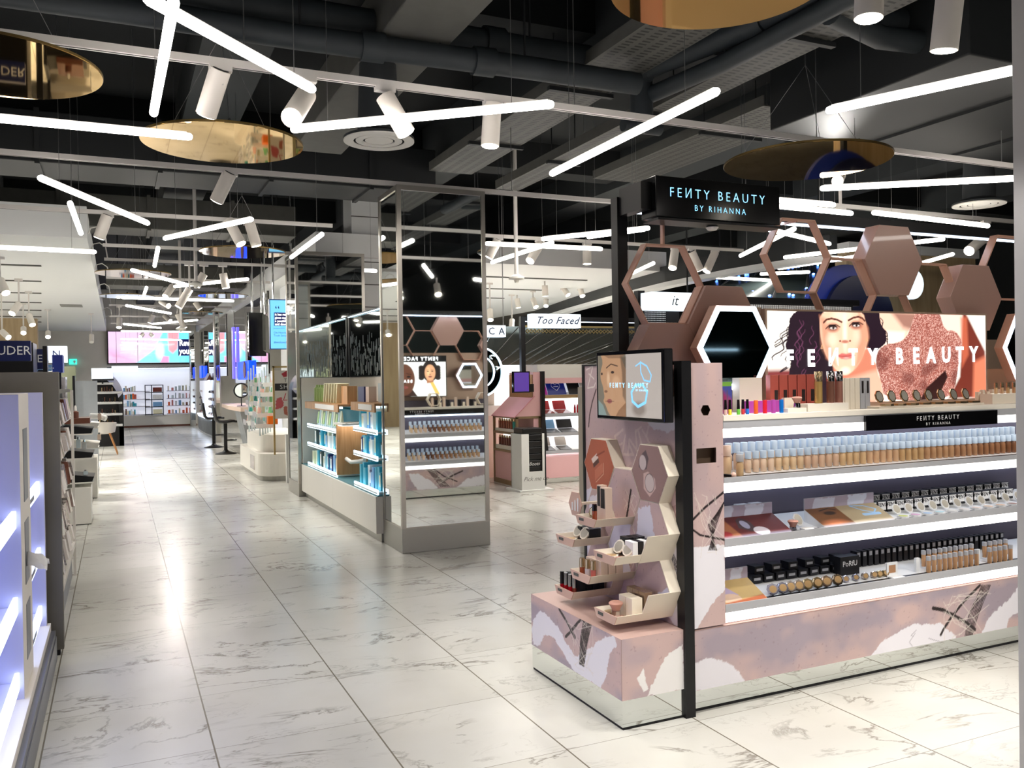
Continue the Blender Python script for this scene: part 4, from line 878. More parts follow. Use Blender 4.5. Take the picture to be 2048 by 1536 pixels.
L.stroke(q3((688, 204), (705, 186), (735, 180), (770, 188), (796, 202)), 0.010, (84, 44, 34)); L.stroke(q3((838, 192), (868, 176), (900, 170), (925, 180), (938, 196)), 0.010, (84, 44, 34))
L.ell(*q3((815, 322))[0], 0.024, 0.008, (166, 92, 70), 0.9, soft=0.006); L.ell(*q3((785, 318))[0], 0.006, 0.005, (100, 44, 34)); L.ell(*q3((846, 318))[0], 0.006, 0.005, (100, 44, 34))
L.poly(q3((764, 408), (795, 392), (822, 397), (848, 391), (878, 407), (850, 426), (820, 431), (792, 427)), (206, 104, 96), soft=0.006); L.stroke(q3((770, 408), (820, 411), (872, 407)), 0.003, (120, 40, 40)); L.ell(*q3((822, 424))[0], 0.018, 0.006, (244, 160, 150), 0.8, soft=0.006)
for a in ((676, 340), (950, 300)): L.stroke(q3((a[0], a[1]), (a[0]+8, a[1]+18), (a[0]-6, a[1]+22), (a[0], a[1])), 0.004, (200, 150, 110))
GL = (150, 84, 72)
glv = q3((1280, 120), (1440, 120), (1480, 265), (1555, 262), (1600, 310), (1612, 360), (1590, 440), (1560, 600), (1530, 700), (1060, 700), (1040, 560), (1000, 450), (1040, 345), (1180, 335), (1240, 260))
before = L.C.copy(); L.poly(glv, GL, soft=0.006, sm=2); inside = (np.abs(L.C-before).sum(2) > 0.002)
gl = NP.rand(L.ny, L.nx); band = L.noise(0.12, 3, 17)
L.put(inside*np.clip((gl-0.62)*3, 0, 1)*(0.35+0.6*band), (255, 206, 190)); L.put(inside*np.clip((0.30-gl)*3, 0, 1)*0.7, (84, 34, 30)); L.put(inside*np.clip((0.42-band)*4, 0, 0.6), (92, 40, 36))
L.poly(q3((1485, 515), (1500, 560), (1455, 640), (1440, 700), (1300, 700), (1350, 620)), (40, 14, 14), soft=0.008)
L.build('portrait', 'backlit_print', LB, (LX0, LY, LZ0), (1, 0, 0), (0, 0, 1))
tx = MATS['letter_white']
lt = [('F', 490), ('E', 610), ('И', 742), ('T', 862), ('Y', 985), ('B', 1160), ('E', 1275), ('A', 1380), ('U', 1490), ('T', 1590), ('Y', 1697)]
for ch, a in lt:
    u = q3((a, 418))[0]; text(ch, 0.112, (LX0+u[0], LY-0.001, LZ0+u[1]-0.004), (1, 0, 0), (0, 0, 1), 'letter_white', LB, name='letter', depth=0.0015, bold=0.035, squash=0.85)
# second lightbox on the back
LB2 = thing('portrait_lightbox', 'backlit board with two faces under a black title, seen in the pillar mirror', 'lightbox', (3.25, 3.40, 1.2))
BX0, BX1 = 2.75, 3.62
MB().box(BX0, BX1, 3.36, 3.43, 1.175, 1.665).build('frame', 'black_metal', LB2)
B = Canvas(BX1-BX0-0.02, 0.41, 0.005, (250, 248, 240), seed=9); W_ = B.w
# drawn as seen from behind: x runs from the high-x end
B.poly([(0.30, 0), (0.30, 0.2), (0.4, 0.3), (0.42, 0.41), (0.66, 0.41), (0.68, 0.25), (0.66, 0.12), (0.58, 0.03), (0.56, 0)][::1], (60, 34, 26)) if False else None
def face(cx, cy, s, skin, dark, hair):
    if hair: 
        B.ell(cx, cy+0.02*s, 0.10*s, 0.13*s, hair)
        for k in range(10): B.ell(cx+(0.11 if k % 2 else -0.10)*s, cy+0.06*s-0.03*s*(k//2), 0.035*s, 0.03*s, hair)
    B.poly([(cx-0.04*s, cy-0.16*s), (cx+0.04*s, cy-0.16*s), (cx+0.045*s, cy), (cx-0.045*s, cy)], dark)
    B.ell(cx, cy, 0.068*s, 0.098*s, skin, soft=0.008); B.ell(cx+0.02*s, cy+0.01, 0.02*s, 0.05*s, tuple(min(255, int(v*1.35)) for v in skin), 0.5, soft=0.02)
    for d in (-1, 1): B.ell(cx+d*0.028*s, cy+0.018*s, 0.013*s, 0.006*s, (20, 12, 10)); B.stroke([(cx+d*0.045*s, cy+0.032*s), (cx+d*0.015*s, cy+0.038*s)], 0.005*s, dark)
    B.ell(cx, cy-0.02*s, 0.012*s, 0.006*s, dark); B.ell(cx, cy-0.048*s, 0.024*s, 0.009*s, (130, 66, 62))
face(0.20, 0.28, 1.0, (214, 160, 120), (170, 110, 76), (30, 22, 20)); B.poly([(0.06, 0), (0.1, 0.12), (0.18, 0.16), (0.3, 0.15), (0.36, 0.0)], (240, 236, 226), soft=0.01); B.poly([(0.08, 0.02), (0.16, 0.17), (0.2, 0.16), (0.13, 0.02)], (226, 186, 96))
B.poly([(0.36, 0), (0.42, 0.08), (0.6, 0.08), (0.66, 0.0)], (50, 30, 24)); face(0.52, 0.2, 1.9, (96, 58, 42), (50, 28, 20), None)
B.build('portraits', 'backlit_print', LB2, (BX1-0.01, 3.431, 1.18), (-1, 0, 0), (0, 0, 1))
text('FENTY FACE', 0.062, (3.30, 3.432, 1.625), (-1, 0, 0), (0, 0, 1), 'letter_white', LB2, depth=0.001, spacing=1.3, bold=0.01); text('BEAUTY', 0.045, (3.07, 3.433, 1.36), (-1, 0, 0), (0, 0, 1), 'letter_white', LB2, depth=0.002, spacing=1.6, bold=0.01)
# ================================================================== goods on the gondola
mat('cap_blue', (198, 216, 234), 0.35); mat('cap_black', (24, 20, 22), 0.15); mat('cap_chrome', (200, 196, 196), 0.1, 1.0); mat('cap_gold', (206, 180, 140), 0.18, 0.9); mat('carton_black', (20, 20, 24), 0.35); mat('carton_rose', (222, 198, 180), 0.5); mat('carton_cream', (238, 226, 206), 0.5); mat('carton_red', (176, 84, 72), 0.45); mat('print_white', (236, 236, 236), 0.5); mat('print_dark', (40, 34, 34), 0.4)
SHADES = [(236, 206, 178), (232, 200, 160), (226, 190, 160), (222, 186, 140), (214, 174, 136), (204, 166, 118), (196, 152, 112), (180, 134, 98), (160, 112, 78), (132, 88, 60)]
for i, c in enumerate(SHADES): mat('shade_%d' % i, c, 0.18, coat=0.4)
SLOT = lambda z0: z0
def slope(z0, y0, y1, x0, x1, rise, label=None, front=True, mm='shelf_white'):
    pts = [(y0, z0), (y1, z0+rise), (y1, z0-0.02), (y0, z0-0.02)]
    return MB().prism(pts, x0, x1, 'x').build('display_slope', mm, G)
ZT = {1: 0.948, 2: 0.684, 3: 0.408}
for k in (1, 2, 3): slope(ZT[k], YF+0.008, 3.19, 2.29, XB-0.03, 0.045)
def zs(k, y): return ZT[k]+0.045*(y-YF-0.008)/(3.19-YF-0.008)+0.0005
mat('strip_print', (26, 26, 30), 0.4, var=0.7, vscale=90)
for k in (1, 2, 3): MB().prism([(YF+0.010, ZT[k]+0.001), (YF+0.072, ZT[k]+0.0108), (YF+0.072, ZT[k]+0.008), (YF+0.010, ZT[k]-0.002)], 2.3, XB-0.04, 'x').build('price_strip', 'strip_print', G)
def bottle(shade, h, name='foundation_bottle', cap='cap_blue', r=0.0155, ch=0.045):
    t = thing(name, 'bottle', 'bottle'); bh = h-ch
    MB().lathe([(r*0.9, 0), (r, 0.003), (r, bh-0.012), (r*0.75, bh-0.003), (r*0.7, bh)], (0, 0, 0), 14).build('glass_body', shade, t, smooth=True)
    MB().lathe([(r*1.05, bh), (r*1.05, h-0.002), (r*0.98, h)], (0, 0, 0), 14).build('cap', cap, t, smooth=True); return tree_of(t)
def nrow(tmpl, xs, y, z, lab, group, rz=0.0, rx=0.0):
    for i, x in enumerate(xs):
        T = tmpl[i*len(tmpl)//len(xs)] if isinstance(tmpl, list) else tmpl
        place(T, (x, y(x) if callable(y) else y, z), rz, lab % nth(i), group, rx=rx)
# the foundation shelf: tall row behind, testers in front
N1 = 45; xs = [2.447+0.0425*i for i in range(N1)]
TB = [bottle('shade_%d' % i, 0.118) for i in range(10)]; TF = [bottle('shade_%d' % i, 0.092, ch=0.032, r=0.014) for i in range(10)]
nrow(TB, xs, 3.055, zs(1, 3.055), 'tall foundation bottle with pale blue cap, %s from the left in the back row', 'foundation bottles in the back row of the top shelf')
nrow(TF, [x+0.014 for x in xs], 2.995, zs(1, 2.995), 'short foundation tester with pale blue cap, %s from the left in the front row', 'foundation testers in the front row of the top shelf')
pr_ = bottle('shade_1', 0.125, 'primer_tube', 'cap_clear' if 'cap_clear' in MATS else 'carton_rose', 0.017, 0.045)
place(pr_, (2.385, 2.99, zs(1, 2.99)), 0, 'tall frosted primer tube left of the foundation rows'); place(bottle('shade_3', 0.092, 'primer_tube', 'shelf_grey', 0.016, 0.03), (2.425, 2.955, zs(1, 2.955)), 0, 'short primer tube at the left end of the foundation testers')
b_ = thing('makeup_brush', 'makeup brush lying at the left end of the top shelf', 'brush', (2.36, 2.94, zs(1, 2.94)))
MB().cyl((2.325, 2.965, zs(1, 2.965)+0.008), (2.365, 2.935, zs(1, 2.935)+0.010), 0.006, n=10).build('handle', 'cap_black', b_, smooth=True); MB().lathe([(0.008, 0), (0.012, 0.01), (0.010, 0.02), (0.004, 0.026)], (2.372, 2.93, zs(1, 2.93)), 12).build('bristles', 'tray_print', b_, smooth=True)
# rows on the back of the gondola, seen in the pillar mirror
def zb(z0): return z0+0.045+0.02
for z0 in (0.345, 0.665): MB().prism([(YK-0.01, z0+0.082), (YK-0.31, z0+0.12), (YK-0.31, z0+0.02), (YK-0.01, z0+0.02)], 2.3, XB-0.03, 'x').build('display_slope', 'shelf_white', G)
for z0, nm in ((0.345, 'lower'), (0.665, 'upper')):
    for i in range(16):
        x = 3.98-0.058*i-(0.03 if nm == 'lower' else 0); zz = z0+0.098
        place(TB[(i//2+4) % 10], (x, YK-0.14, zz+0.008), 0, 'concealer bottle on the back of the gondola, %s shelf, %s from the portrait' % (nm, nth(i)), 'bottles on the back shelves seen in the mirror')
        place(TF[(i//2+4) % 10], (x-0.008, YK-0.07, zz-0.002), 0, 'concealer tester on the back of the gondola, %s shelf, %s from the portrait' % (nm, nth(i)), 'testers on the back shelves seen in the mirror')
for T in TB+TF: pass
mat('lid_glass', (206, 200, 186), 0.3, 0.55)
# open compacts
def compact(pan, n=8, r=0.03, name='powder_compact', case='print_white', lidm='lid_glass', ang=62):
    t = thing(name, 'compact', 'compact'); P = lambda k, rr: (rr*math.cos(2*math.pi*k/n+math.pi/n), rr*math.sin(2*math.pi*k/n+math.pi/n))
    MB().prism([P(k, r) for k in range(n)], 0, 0.009, 'z').build('case', case, t); MB().cyl((0, 0, 0.009), (0, 0, 0.0098), r*0.78, n=20).build('powder', pan, t)
    a = math.radians(ang); l = MB(); c, s = math.cos(a), math.sin(a)
    v = []
    for th in (0, 0.006):
        for k in range(n):
            x, y = P(k, r); y = y+r   # lid hinged at the back edge
            v.append((x, r*0.95+y*c-th*s*-1, 0.009+y*s+th*c*-1+0.004))
    l.add(v, [tuple(range(n)), tuple(range(2*n-1, n-1, -1))]+[(k, k+n, (k+1) % n+n, (k+1) % n) for k in range(n)]); lo = l.build('lid', case, t)
    v2 = []
    for k in range(n):
        x, y = P(k, r*0.8); y += r; v2.append((x, r*0.95+y*c-0.0008*s, 0.009+y*s+0.004+0.0012*c))
    MB().add(v2, [tuple(range(n))]).build('lid_mirror', lidm, lo); return tree_of(t)
PANS = [('green', (206, 214, 120)), ('lilac', (214, 160, 200)), ('sky', (170, 200, 236)), ('mint', (190, 226, 236)), ('ivory', (236, 232, 226)), ('pearl', (240, 232, 226)), ('blush', (238, 214, 202)), ('peach', (240, 206, 180)), ('sand', (226, 190, 160)), ('bronze', (150, 96, 80)), ('multi', (214, 130, 180))]
for n_, c in PANS: mat('pan_'+n_, c, 0.45)
MATS['pan_gold'] = mat('pan_gold', (196, 160, 110), 0.35, 0.3)
for i, (n_, c) in enumerate(PANS):
    px = 1803+24.3*i; x = at_y(px, 1012, 2.975).x
    place(compact('pan_'+n_, 8, 0.027), (x, 2.965, zs(2, 2.965)), 0, 'open octagonal highlighter compact with %s powder on the middle shelf, %s from the left' % (n_, nth(i)), 'open highlighter compacts on the middle shelf')
CT = thing('powder_carton', 'carton', 'carton'); MB().box(-0.0265, 0.0265, 0, 0.05, 0, 0.052).build('carton', 'carton_black', CT); MB().box(-0.0262, 0.0262, -0.0006, 0, 0.012, 0.051).build('white_face', 'print_white', CT)
text('FENT', 0.026, (0, -0.0008, 0.036), (1, 0, 0), (0, 0, 1), 'letter_black', CT, depth=0.0003, bold=0.02, shear=0.2); MB().box(-0.014, 0.014, -0.001, -0.0006, 0.014, 0.02).build('label', 'print_white', CT)
CT = tree_of(CT)
for i in range(18): place(CT, (3.25+0.062*i, 3.06, zs(2, 3.06)), 0, 'black carton with white brushed lettering, %s from the left on the middle shelf' % nth(i), 'lettered powder cartons on the middle shelf')
for i in range(17): place(CT, (3.27+0.068*i, 3.125, zs(2, 3.11)+0.016), 0, 'black carton stacked behind, %s from the left in the rear row of the middle shelf' % nth(i), 'rear row of powder cartons')
# gem shaped compacts on the lowest shelf
def gem(m, r):
    t = thing('bronzer_compact', 'compact', 'compact'); MB().lathe([(r*0.8, -0.012), (r, -0.006), (r, 0.006), (r*0.8, 0.012)], (0, 0, 0), 8).build('faceted_case', m, t); MB().lathe([(r*0.62, 0.012), (r*0.6, 0.0135)], (0, 0, 0), 20).build('powder_window', 'pan_gold', t)
    return t
for i, c in enumerate([(196, 190, 204), (160, 156, 170), (196, 182, 172), (176, 158, 142), (172, 150, 110), (140, 118, 84), (160, 134, 112), (110, 92, 70)]): mat('gem_%d' % i, c, 0.15, 0.6)
gx = [1543, 1563, 1579, 1596, 1613, 1633, 1651, 1673, 1696, 1716, 1735, 1753, 1764, 1776]
for i, px in enumerate(gx):
    r = 0.026 if i < 8 else 0.017; x = at_y(px, 1160, 2.97).x; t = gem('gem_%d' % (i % 8), r); t.location = (x, 2.965+(0.02 if i >= 8 else 0), zs(3, 2.965)+r*0.98+0.001); t.rotation_euler = (math.radians(72), 0, math.radians(-28))
    t['label'] = '%s standing faceted compact on the lowest shelf, %s from the left' % ('large' if i < 8 else 'small', nth(i)); t['group'] = 'faceted compacts on the lowest shelf'
SB = thing('product_carton', 'c', 'carton'); MB().box(-0.028, 0.028, -0.028, 0.028, 0, 0.035).build('carton', 'carton_black', SB); MB().box(-0.018, 0.018, -0.0285, -0.028, 0.012, 0.024).build('label', 'shelf_grey', SB); SB = tree_of(SB)
for i in range(9): place(SB, (2.63+0.068*i, 3.12, zs(3, 3.12)), (i % 3-1)*0.05, 'flat black carton behind the faceted compacts, %s from the left' % nth(i), 'black cartons at the back of the lowest shelf')
for i in range(6): place(SB, (2.66+0.10*i, 3.14, zs(3, 3.12)+0.0355), 0, 'flat black carton in the upper layer behind the compacts, %s from the left' % nth(i), 'upper black cartons on the lowest shelf')
# foundation sticks
def stick(): 
    t = thing('foundation_stick', 's', 'makeup stick'); MB().prism([(0.0105*math.cos(k*math.pi/3), 0.0105*math.sin(k*math.pi/3)) for k in range(6)], 0, 0.058, 'z').build('stick_body', 'shade_6', t)
    MB().prism([(0.0112*math.cos(k*math.pi/3), 0.0112*math.sin(k*math.pi/3)) for k in range(6)], 0.058, 0.078, 'z').build('cap', 'shelf_grey', t); return tree_of(t)
ST = stick(); i0 = 0
for px in (1855, 1866, 1877, 1888, 1898, 1908, 1919, 1930, 1940, 1951):
    place(ST, (at_y(px, 1120, 2.96).x, 2.955, zs(3, 2.955)), 0, 'brown foundation stick, %s from the left of the long front block' % nth(i0), 'foundation sticks in the long block'); place(ST, (at_y(px-8, 1120, 3.0).x, 3.0, zs(3, 3.0)+0.012), 0, 'foundation stick with grey cap, %s from the left behind the long block' % nth(i0), 'foundation sticks behind the long block'); i0 += 1
for i, px in enumerate((1975, 1986, 1996, 2006, 2017)):
    place(ST, (at_y(px, 1110, 2.965).x, 2.955, zs(3, 2.955)), 0, 'brown foundation stick, %s from the left of the short right block' % nth(i), 'foundation sticks in the short block'); place(ST, (at_y(px-6, 1110, 3.0).x, 3.0, zs(3, 3.0)+0.012), 0, 'foundation stick with grey cap, %s from the left behind the short block' % nth(i), 'foundation sticks behind the short block')
for i, px in enumerate((1836, 1957)):
    t = MB().box(-0.012, 0.012, 0, 0.012, 0, 0.07).build('white_carton', 'print_white'); t.location = (at_y(px, 1120, 2.97).x, 2.97, zs(3, 2.97)); tag(t, ['narrow white carton left of the long block of sticks', 'narrow white carton between the two blocks of sticks'][i], 'carton')
SC2 = thing('small_carton', 'c', 'carton'); MB().box(-0.013, 0.013, -0.02, 0.02, 0, 0.075).build('carton', 'carton_black', SC2); MB().box(-0.009, 0.009, -0.0205, -0.02, 0.05, 0.07).build('label', 'shelf_grey', SC2); SC2 = tree_of(SC2)
for i in range(27): place(SC2, (3.27+0.040*i, 3.13, zs(3, 3.13)), 0, 'slim black carton at the back of the lowest shelf, %s from the left' % nth(i), 'slim cartons behind the foundation sticks')
t = thing('carton_block', 'black carton with white brushed lettering behind the powder tester', 'carton', (3.16, 3.05, zs(3, 3.05))); MB().box(3.09, 3.21, 3.05, 3.10, zs(3, 3.05), zs(3, 3.05)+0.088).build('carton', 'carton_black', t); text('PoRfU', 0.036, (3.15, 3.0495, 0.485), (1, 0, 0), (0, 0, 1), 'letter_print', t, depth=0.0005, bold=0.01)
# white square powder tester
t = thing('powder_tester', 'white square powder case standing open on the lowest shelf', 'compact', (3.2, 2.98, zs(3, 2.98))); px = at_y(1788, 1130, 2.96).x; z = zs(3, 2.95)
MB().box(px-0.035, px+0.035, 2.91, 2.97, z, z+0.008).build('case', 'print_white', t); MB().ring([(px-0.035, z+0.008), (px+0.035, z+0.008), (px+0.035, z+0.07), (px-0.035, z+0.07)], [(px-0.023, z+0.02), (px+0.023, z+0.02), (px+0.023, z+0.058), (px-0.023, z+0.058)], 2.97, 2.978, 'y').build('lid', 'print_white', t); MB().box(px-0.023, px+0.023, 2.972, 2.976, z+0.02, z+0.058).build('lid_window', 'shade_7', t)
# sloping posters with acrylic backs
def poster(px0, px1, k, label, draw, fade=True):
    x0, x1 = at_y(px0, 1075, YF+0.01).x, at_y(px1, 1075, YF+0.01).x; x0 = max(x0, 2.292); yb = 3.05; zf, zb_ = ZT[k]+0.012, ZT[k]+0.085
    t = thing('sloping_poster', label, 'poster', (x0, YF+0.02, ZT[k])); MB().prism([(YF+0.012, zf-0.006), (yb, zb_-0.006), (yb, ZT[k]), (YF+0.012, ZT[k])], x0, x1, 'x').build('wedge', 'shelf_white', t)
    L_ = math.hypot(yb-YF-0.012, zb_-zf); c = Canvas(x1-x0, L_, 0.003, seed=int(px0)); draw(c); c.build('poster_face', 'printed_card', t, (x0, YF+0.012, zf-0.004), (1, 0, 0), (0, yb-YF-0.012, zb_-zf))
    MB().box(x0, x1, yb, yb+0.004, zb_-0.01, zb_+0.045).build('riser', 'shelf_grey', t); cc = Canvas(x1-x0, 0.05, 0.004, (176, 166, 186), seed=int(px1)); cc.poly([(0.1*cc.w, 0), (0.15*cc.w, 0.05), (0.45*cc.w, 0.05), (0.4*cc.w, 0)], (214, 220, 240), rough=0.01); cc.poly([(0.6*cc.w, 0), (0.62*cc.w, 0.05), (0.9*cc.w, 0.05), (0.85*cc.w, 0)], (214, 220, 240), rough=0.01); cc.build('riser_print', 'printed_card', t, (x0, yb-0.001, zb_-0.006), (1, 0, 0), (0, 0, 1)); return t, x0, x1, zf, zb_, yb
def d1(c):
    c.C[:] = lin((96, 36, 36)); c.poly([(0, 0), (0, c.h), (c.w*0.26, c.h), (c.w*0.32, 0)], (156, 96, 62), soft=0.01); c.ell(0.02*1, c.h*0.72, 0.02, 0.009, (40, 20, 18)); c.stroke([(0, c.h*0.9), (0.04, c.h*0.84)], 0.006, (50, 26, 20)); c.ell(0.05, c.h*0.3, 0.03, 0.02, (150, 40, 44), soft=0.006)
    o = [(0.36, 0.5), (0.42, 0.85), (0.5, 0.95), (0.58, 0.7), (0.58, 0.4), (0.5, 0.3)]; c.poly([(a*c.w, b*c.h) for a, b in o], (70, 54, 60)); c.ell(c.w*0.48, c.h*0.62, 0.02, 0.03, (150, 150, 176)); c.ell(c.w*0.62, c.h*0.3, 0.04, 0.03, (214, 206, 214)); c.poly([(0, 0), (0, 0.03), (c.w, 0.03), (c.w, 0)], (190, 200, 226), 0.55, soft=0.02)
def d2(c):
    c.C[:] = lin((176, 160, 130)); c.poly([(0, 0), (0, c.h), (c.w*0.42, c.h), (c.w*0.44, 0)], (120, 78, 46), soft=0.006); c.ell(c.w*0.26, c.h*0.72, 0.035, 0.014, (44, 26, 18), soft=0.006); c.stroke([(c.w*0.16, c.h*0.86), (c.w*0.3, c.h*0.94), (c.w*0.38, c.h*0.84)], 0.007, (50, 30, 20)); c.ell(c.w*0.2, c.h*0.3, 0.06, 0.02, (206, 126, 84), soft=0.02)
    c.stroke([(c.w*0.62, c.h*0.95), (c.w*0.72, c.h*0.7), (c.w*0.84, c.h*0.55), (c.w*0.92, c.h*0.7), (c.w*0.8, c.h*0.9), (c.w*0.62, c.h*0.95)], 0.007, (150, 196, 240)); c.stroke([(c.w*0.68, c.h*0.5), (c.w*0.9, c.h*0.5)], 0.02, (160, 200, 240)); c.poly([(0, 0), (0, 0.03), (c.w, 0.03), (c.w, 0)], (226, 230, 244), 0.8, soft=0.02)
def d3(c):
    c.C[:] = lin((206, 178, 120)); c.poly([(0, c.h*0.3), (0, c.h*0.95), (c.w*0.35, c.h*0.8), (c.w*0.5, c.h*0.4), (c.w*0.2, c.h*0.2)], (186, 170, 200)); c.ell(c.w*0.3, c.h*0.3, 0.05, 0.03, (226, 196, 170)); c.poly([(0, 0), (0, c.h*0.15), (c.w, c.h*0.3), (c.w, 0)], (170, 90, 50), soft=0.01)
for a in ((1440, 1592, 2, 'dark red sloping poster at the left end of the middle shelf', d1, 'NTY BEAUTY'), (1658, 1799, 2, 'brown and sand sloping poster in the middle shelf', d2, 'FEИTY BEAUTY'), (1440, 1540, 3, 'gold sloping poster at the left end of the lowest shelf', d3, None)):
    t, x0, x1, zf, zb_, yb = poster(a[0], a[1], a[2], a[3], a[4])
    if a[5]: n_ = Vector((0, yb-YF-0.012, zb_-zf)).normalized(); text(a[5], 0.034, (x0+(x1-x0)*0.48, YF+0.06, zf+0.018), (1, 0, 0), n_, 'letter_print', t, depth=0.001, spacing=1.5)
# brush and mirror between the posters
def kabuki(x, y, z, label, s=1.0):
    t = thing('powder_brush', label, 'brush', (x, y, z)); MB().lathe([(0.016*s, 0), (0.017*s, 0.004*s), (0.015*s, 0.022*s)], (x, y, z), 16).build('ferrule', 'cap_chrome', t, smooth=True); MB().lathe([(0.012*s, 0.022*s), (0.016*s, 0.032*s), (0.024*s, 0.046*s), (0.020*s, 0.051*s), (0.006*s, 0.053*s)], (x, y, z), 18).build('bristles', 'bristle', t, smooth=True); return t
mat('bristle', (196, 146, 130), 0.9, bump=0.4, vscale=200)
kabuki(at_y(1586, 1052, 2.95).x, 2.95, zs(2, 2.95), 'kabuki brush with chrome base between the two posters')
place(compact('pan_ivory', 8, 0.032), (at_y(1614, 1052, 2.95).x, 2.95, zs(2, 2.95)), 0.2, 'open white compact beside the brush between the posters')
for i in range(2): t = MB().box(-0.03, 0.03, 0, 0.03, 0, 0.09).build('silver_carton', 'shelf_grey'); t.location = (2.56+0.08*i, 3.1, zs(2, 3.1)); tag(t, ['left silver carton at the back of the middle shelf, left of its twin', 'right silver carton at the back of the middle shelf, right of its twin'][i], 'carton')
# ---------------- the worktop
ZW = 1.2225
def put(o, px, py, y, z=ZW): o.location = (at_y(px, py, y).x, y, z); return o
for i, c in enumerate([(232, 196, 190), (240, 214, 60), (96, 178, 60), (190, 50, 60), (30, 110, 190), (236, 100, 40), (206, 30, 50), (170, 70, 160), (0, 100, 180)]): mat('liner_%d' % i, c, 0.3)
for i, px in enumerate((1451, 1460, 1477, 1486, 1495)):
    t = thing('liquid_liner', 'small liner bottle with dark cap and %s base on the worktop' % ['pink', 'yellow', 'green', 'red', 'blue'][i], 'makeup', (0, 0, 0), 'small liners on the worktop'); MB().lathe([(0.0072, 0), (0.0075, 0.022), (0.006, 0.024)], n=12).build('bottle', 'liner_%d' % i, t, smooth=True); MB().lathe([(0.0068, 0.024), (0.0055, 0.064)], n=12).build('cap', 'cap_black', t, smooth=True); put(t, px, 830, 2.93)
for i, px in enumerate((1512, 1530, 1547, 1563)):
    t = thing('matte_lip_stick', '%s lip crayon cap standing on the worktop' % ['orange', 'red', 'purple', 'blue'][i], 'makeup', (0, 0, 0), 'bright lip crayons on the worktop'); MB().lathe([(0.0092, 0), (0.0092, 0.02)], n=14).build('body', 'liner_%d' % (5+i), t, smooth=True); MB().lathe([(0.0096, 0.02), (0.0092, 0.055), (0.008, 0.058)], n=14).build('cap', 'liner_%d' % (5+i), t, smooth=True); put(t, px, 828, 2.94)
t = thing('gift_box', 'blue and violet gift box with green top strip on the worktop', 'box', (2.35, 3.0, ZW)); c = Canvas(0.15, 0.14, 0.003, (60, 70, 140)); c.poly([(0, 0.12), (0, 0.14), (0.15, 0.14), (0.15, 0.12)], (110, 160, 60)); c.poly([(0.05, 0), (0.1, 0.1), (0.15, 0.06), (0.15, 0)], (140, 40, 90), soft=0.02); c.stroke([(0.1, 0.02), (0.1, 0.1)], 0.006, (90, 70, 90)); c.stroke([(0.125, 0.02), (0.125, 0.1)], 0.006, (90, 70, 90)); MB().box(2.29, 2.44, 3.02, 3.06, ZW, ZW+0.14).build('box_body', 'screen_navy', t); c.build('box_print', 'printed_card', t, (2.29, 3.019, ZW), (1, 0, 0), (0, 0, 1))
def carton(px0, px1, py, y, h, d, m, label, cat='carton', group=None, z=ZW, mark=None, rz=0):
    x0, x1 = at_y(px0, py, y).x, at_y(px1, py, y).x; t = thing('product_carton', label, cat, ((x0+x1)/2, y, z), group); MB().box(x0, x1, y, y+d, z, z+h).build('carton_body', m, t, bevel=0.0008)
    if mark: MB().box(x0+(x1-x0)*mark[0], x0+(x1-x0)*mark[1], y-0.0008, y, z+h*mark[2], z+h*mark[3]).build('label_print', mark[4], t)
    t.rotation_euler.z = rz; return t
carton(1479, 1524, 770, 3.08, 0.155, 0.05, 'cream', 'pale beige box behind the small bright makeup on the worktop'); carton(1524, 1576, 800, 3.05, 0.05, 0.05, 'carton_cream', 'low cream box in front of the lightbox edge')
for i in range(4): carton(1497+16*i, 1512+16*i, 810, 3.0+0.004*i, 0.052, 0.03, 'liner_7' if i % 2 else 'gem_violet' if 'gem_violet' in MATS else 'liner_7', 'small purple carton behind the liners, %s from the left' % nth(i), group='purple cartons behind the liners')
for i in range(5): carton(1541+18.2*i, 1557.5+18.2*i, 800, 3.09, 0.165, 0.03, 'carton_red', 'tall brick red carton in front of the portrait, %s from the left' % nth(i), group='brick red cartons', mark=(0.5, 0.9, 0.25, 0.58, 'print_dark'))
MB().box(at_y(1616, 820, 2.93).x, at_y(1697, 820, 2.93).x, 2.93, 3.0, ZW, ZW+0.034).build('w', 'cream_light'); o = bpy.data.objects['w']; o.name = 'display_block'; tag(o, 'low cream block under three tall metallic tubes', 'display block')
MB().box(at_y(1576, 828, 2.925).x, at_y(1613, 828, 2.925).x, 2.925, 2.97, ZW, ZW+0.018).build('w', 'cream_light'); o = bpy.data.objects['w']; o.name = 'display_block'; tag(o, 'small cream block under the chrome brush', 'display block')
kabuki(at_y(1594, 815, 2.945).x, 2.945, ZW+0.0185, 'brush with chrome handle on a small block on the worktop', 0.95)
t = MB().box(-0.045, 0.045, 0, 0.02, 0, 0.062).build('brush_carton', 'carton_cream'); put(t, 1585, 815, 3.0); tag(t, 'cream carton standing behind the chrome brush', 'carton')
for i, (px, cc, mm) in enumerate(((1637, (196, 160, 96), 'gold'), (1661, (140, 96, 80), 'brown'), (1678, (176, 122, 106), 'rose'))):
    mat('mist_'+mm, cc, 0.3, 0.5); t = thing('body_mist_tube', 'tall %s tube with shiny metal cap on the cream block' % mm, 'bottle', (0, 0, 0), 'tall metallic tubes'); MB().lathe([(0.0175, 0), (0.0175, 0.098)], n=20).build('tube_body', 'mist_'+mm, t, smooth=True); MB().lathe([(0.018, 0.098), (0.018, 0.142), (0.0165, 0.144)], n=20).build('cap', 'cap_gold' if i == 0 else 'cap_chrome', t, smooth=True); put(t, px, 800, 2.965, ZW+0.0345)
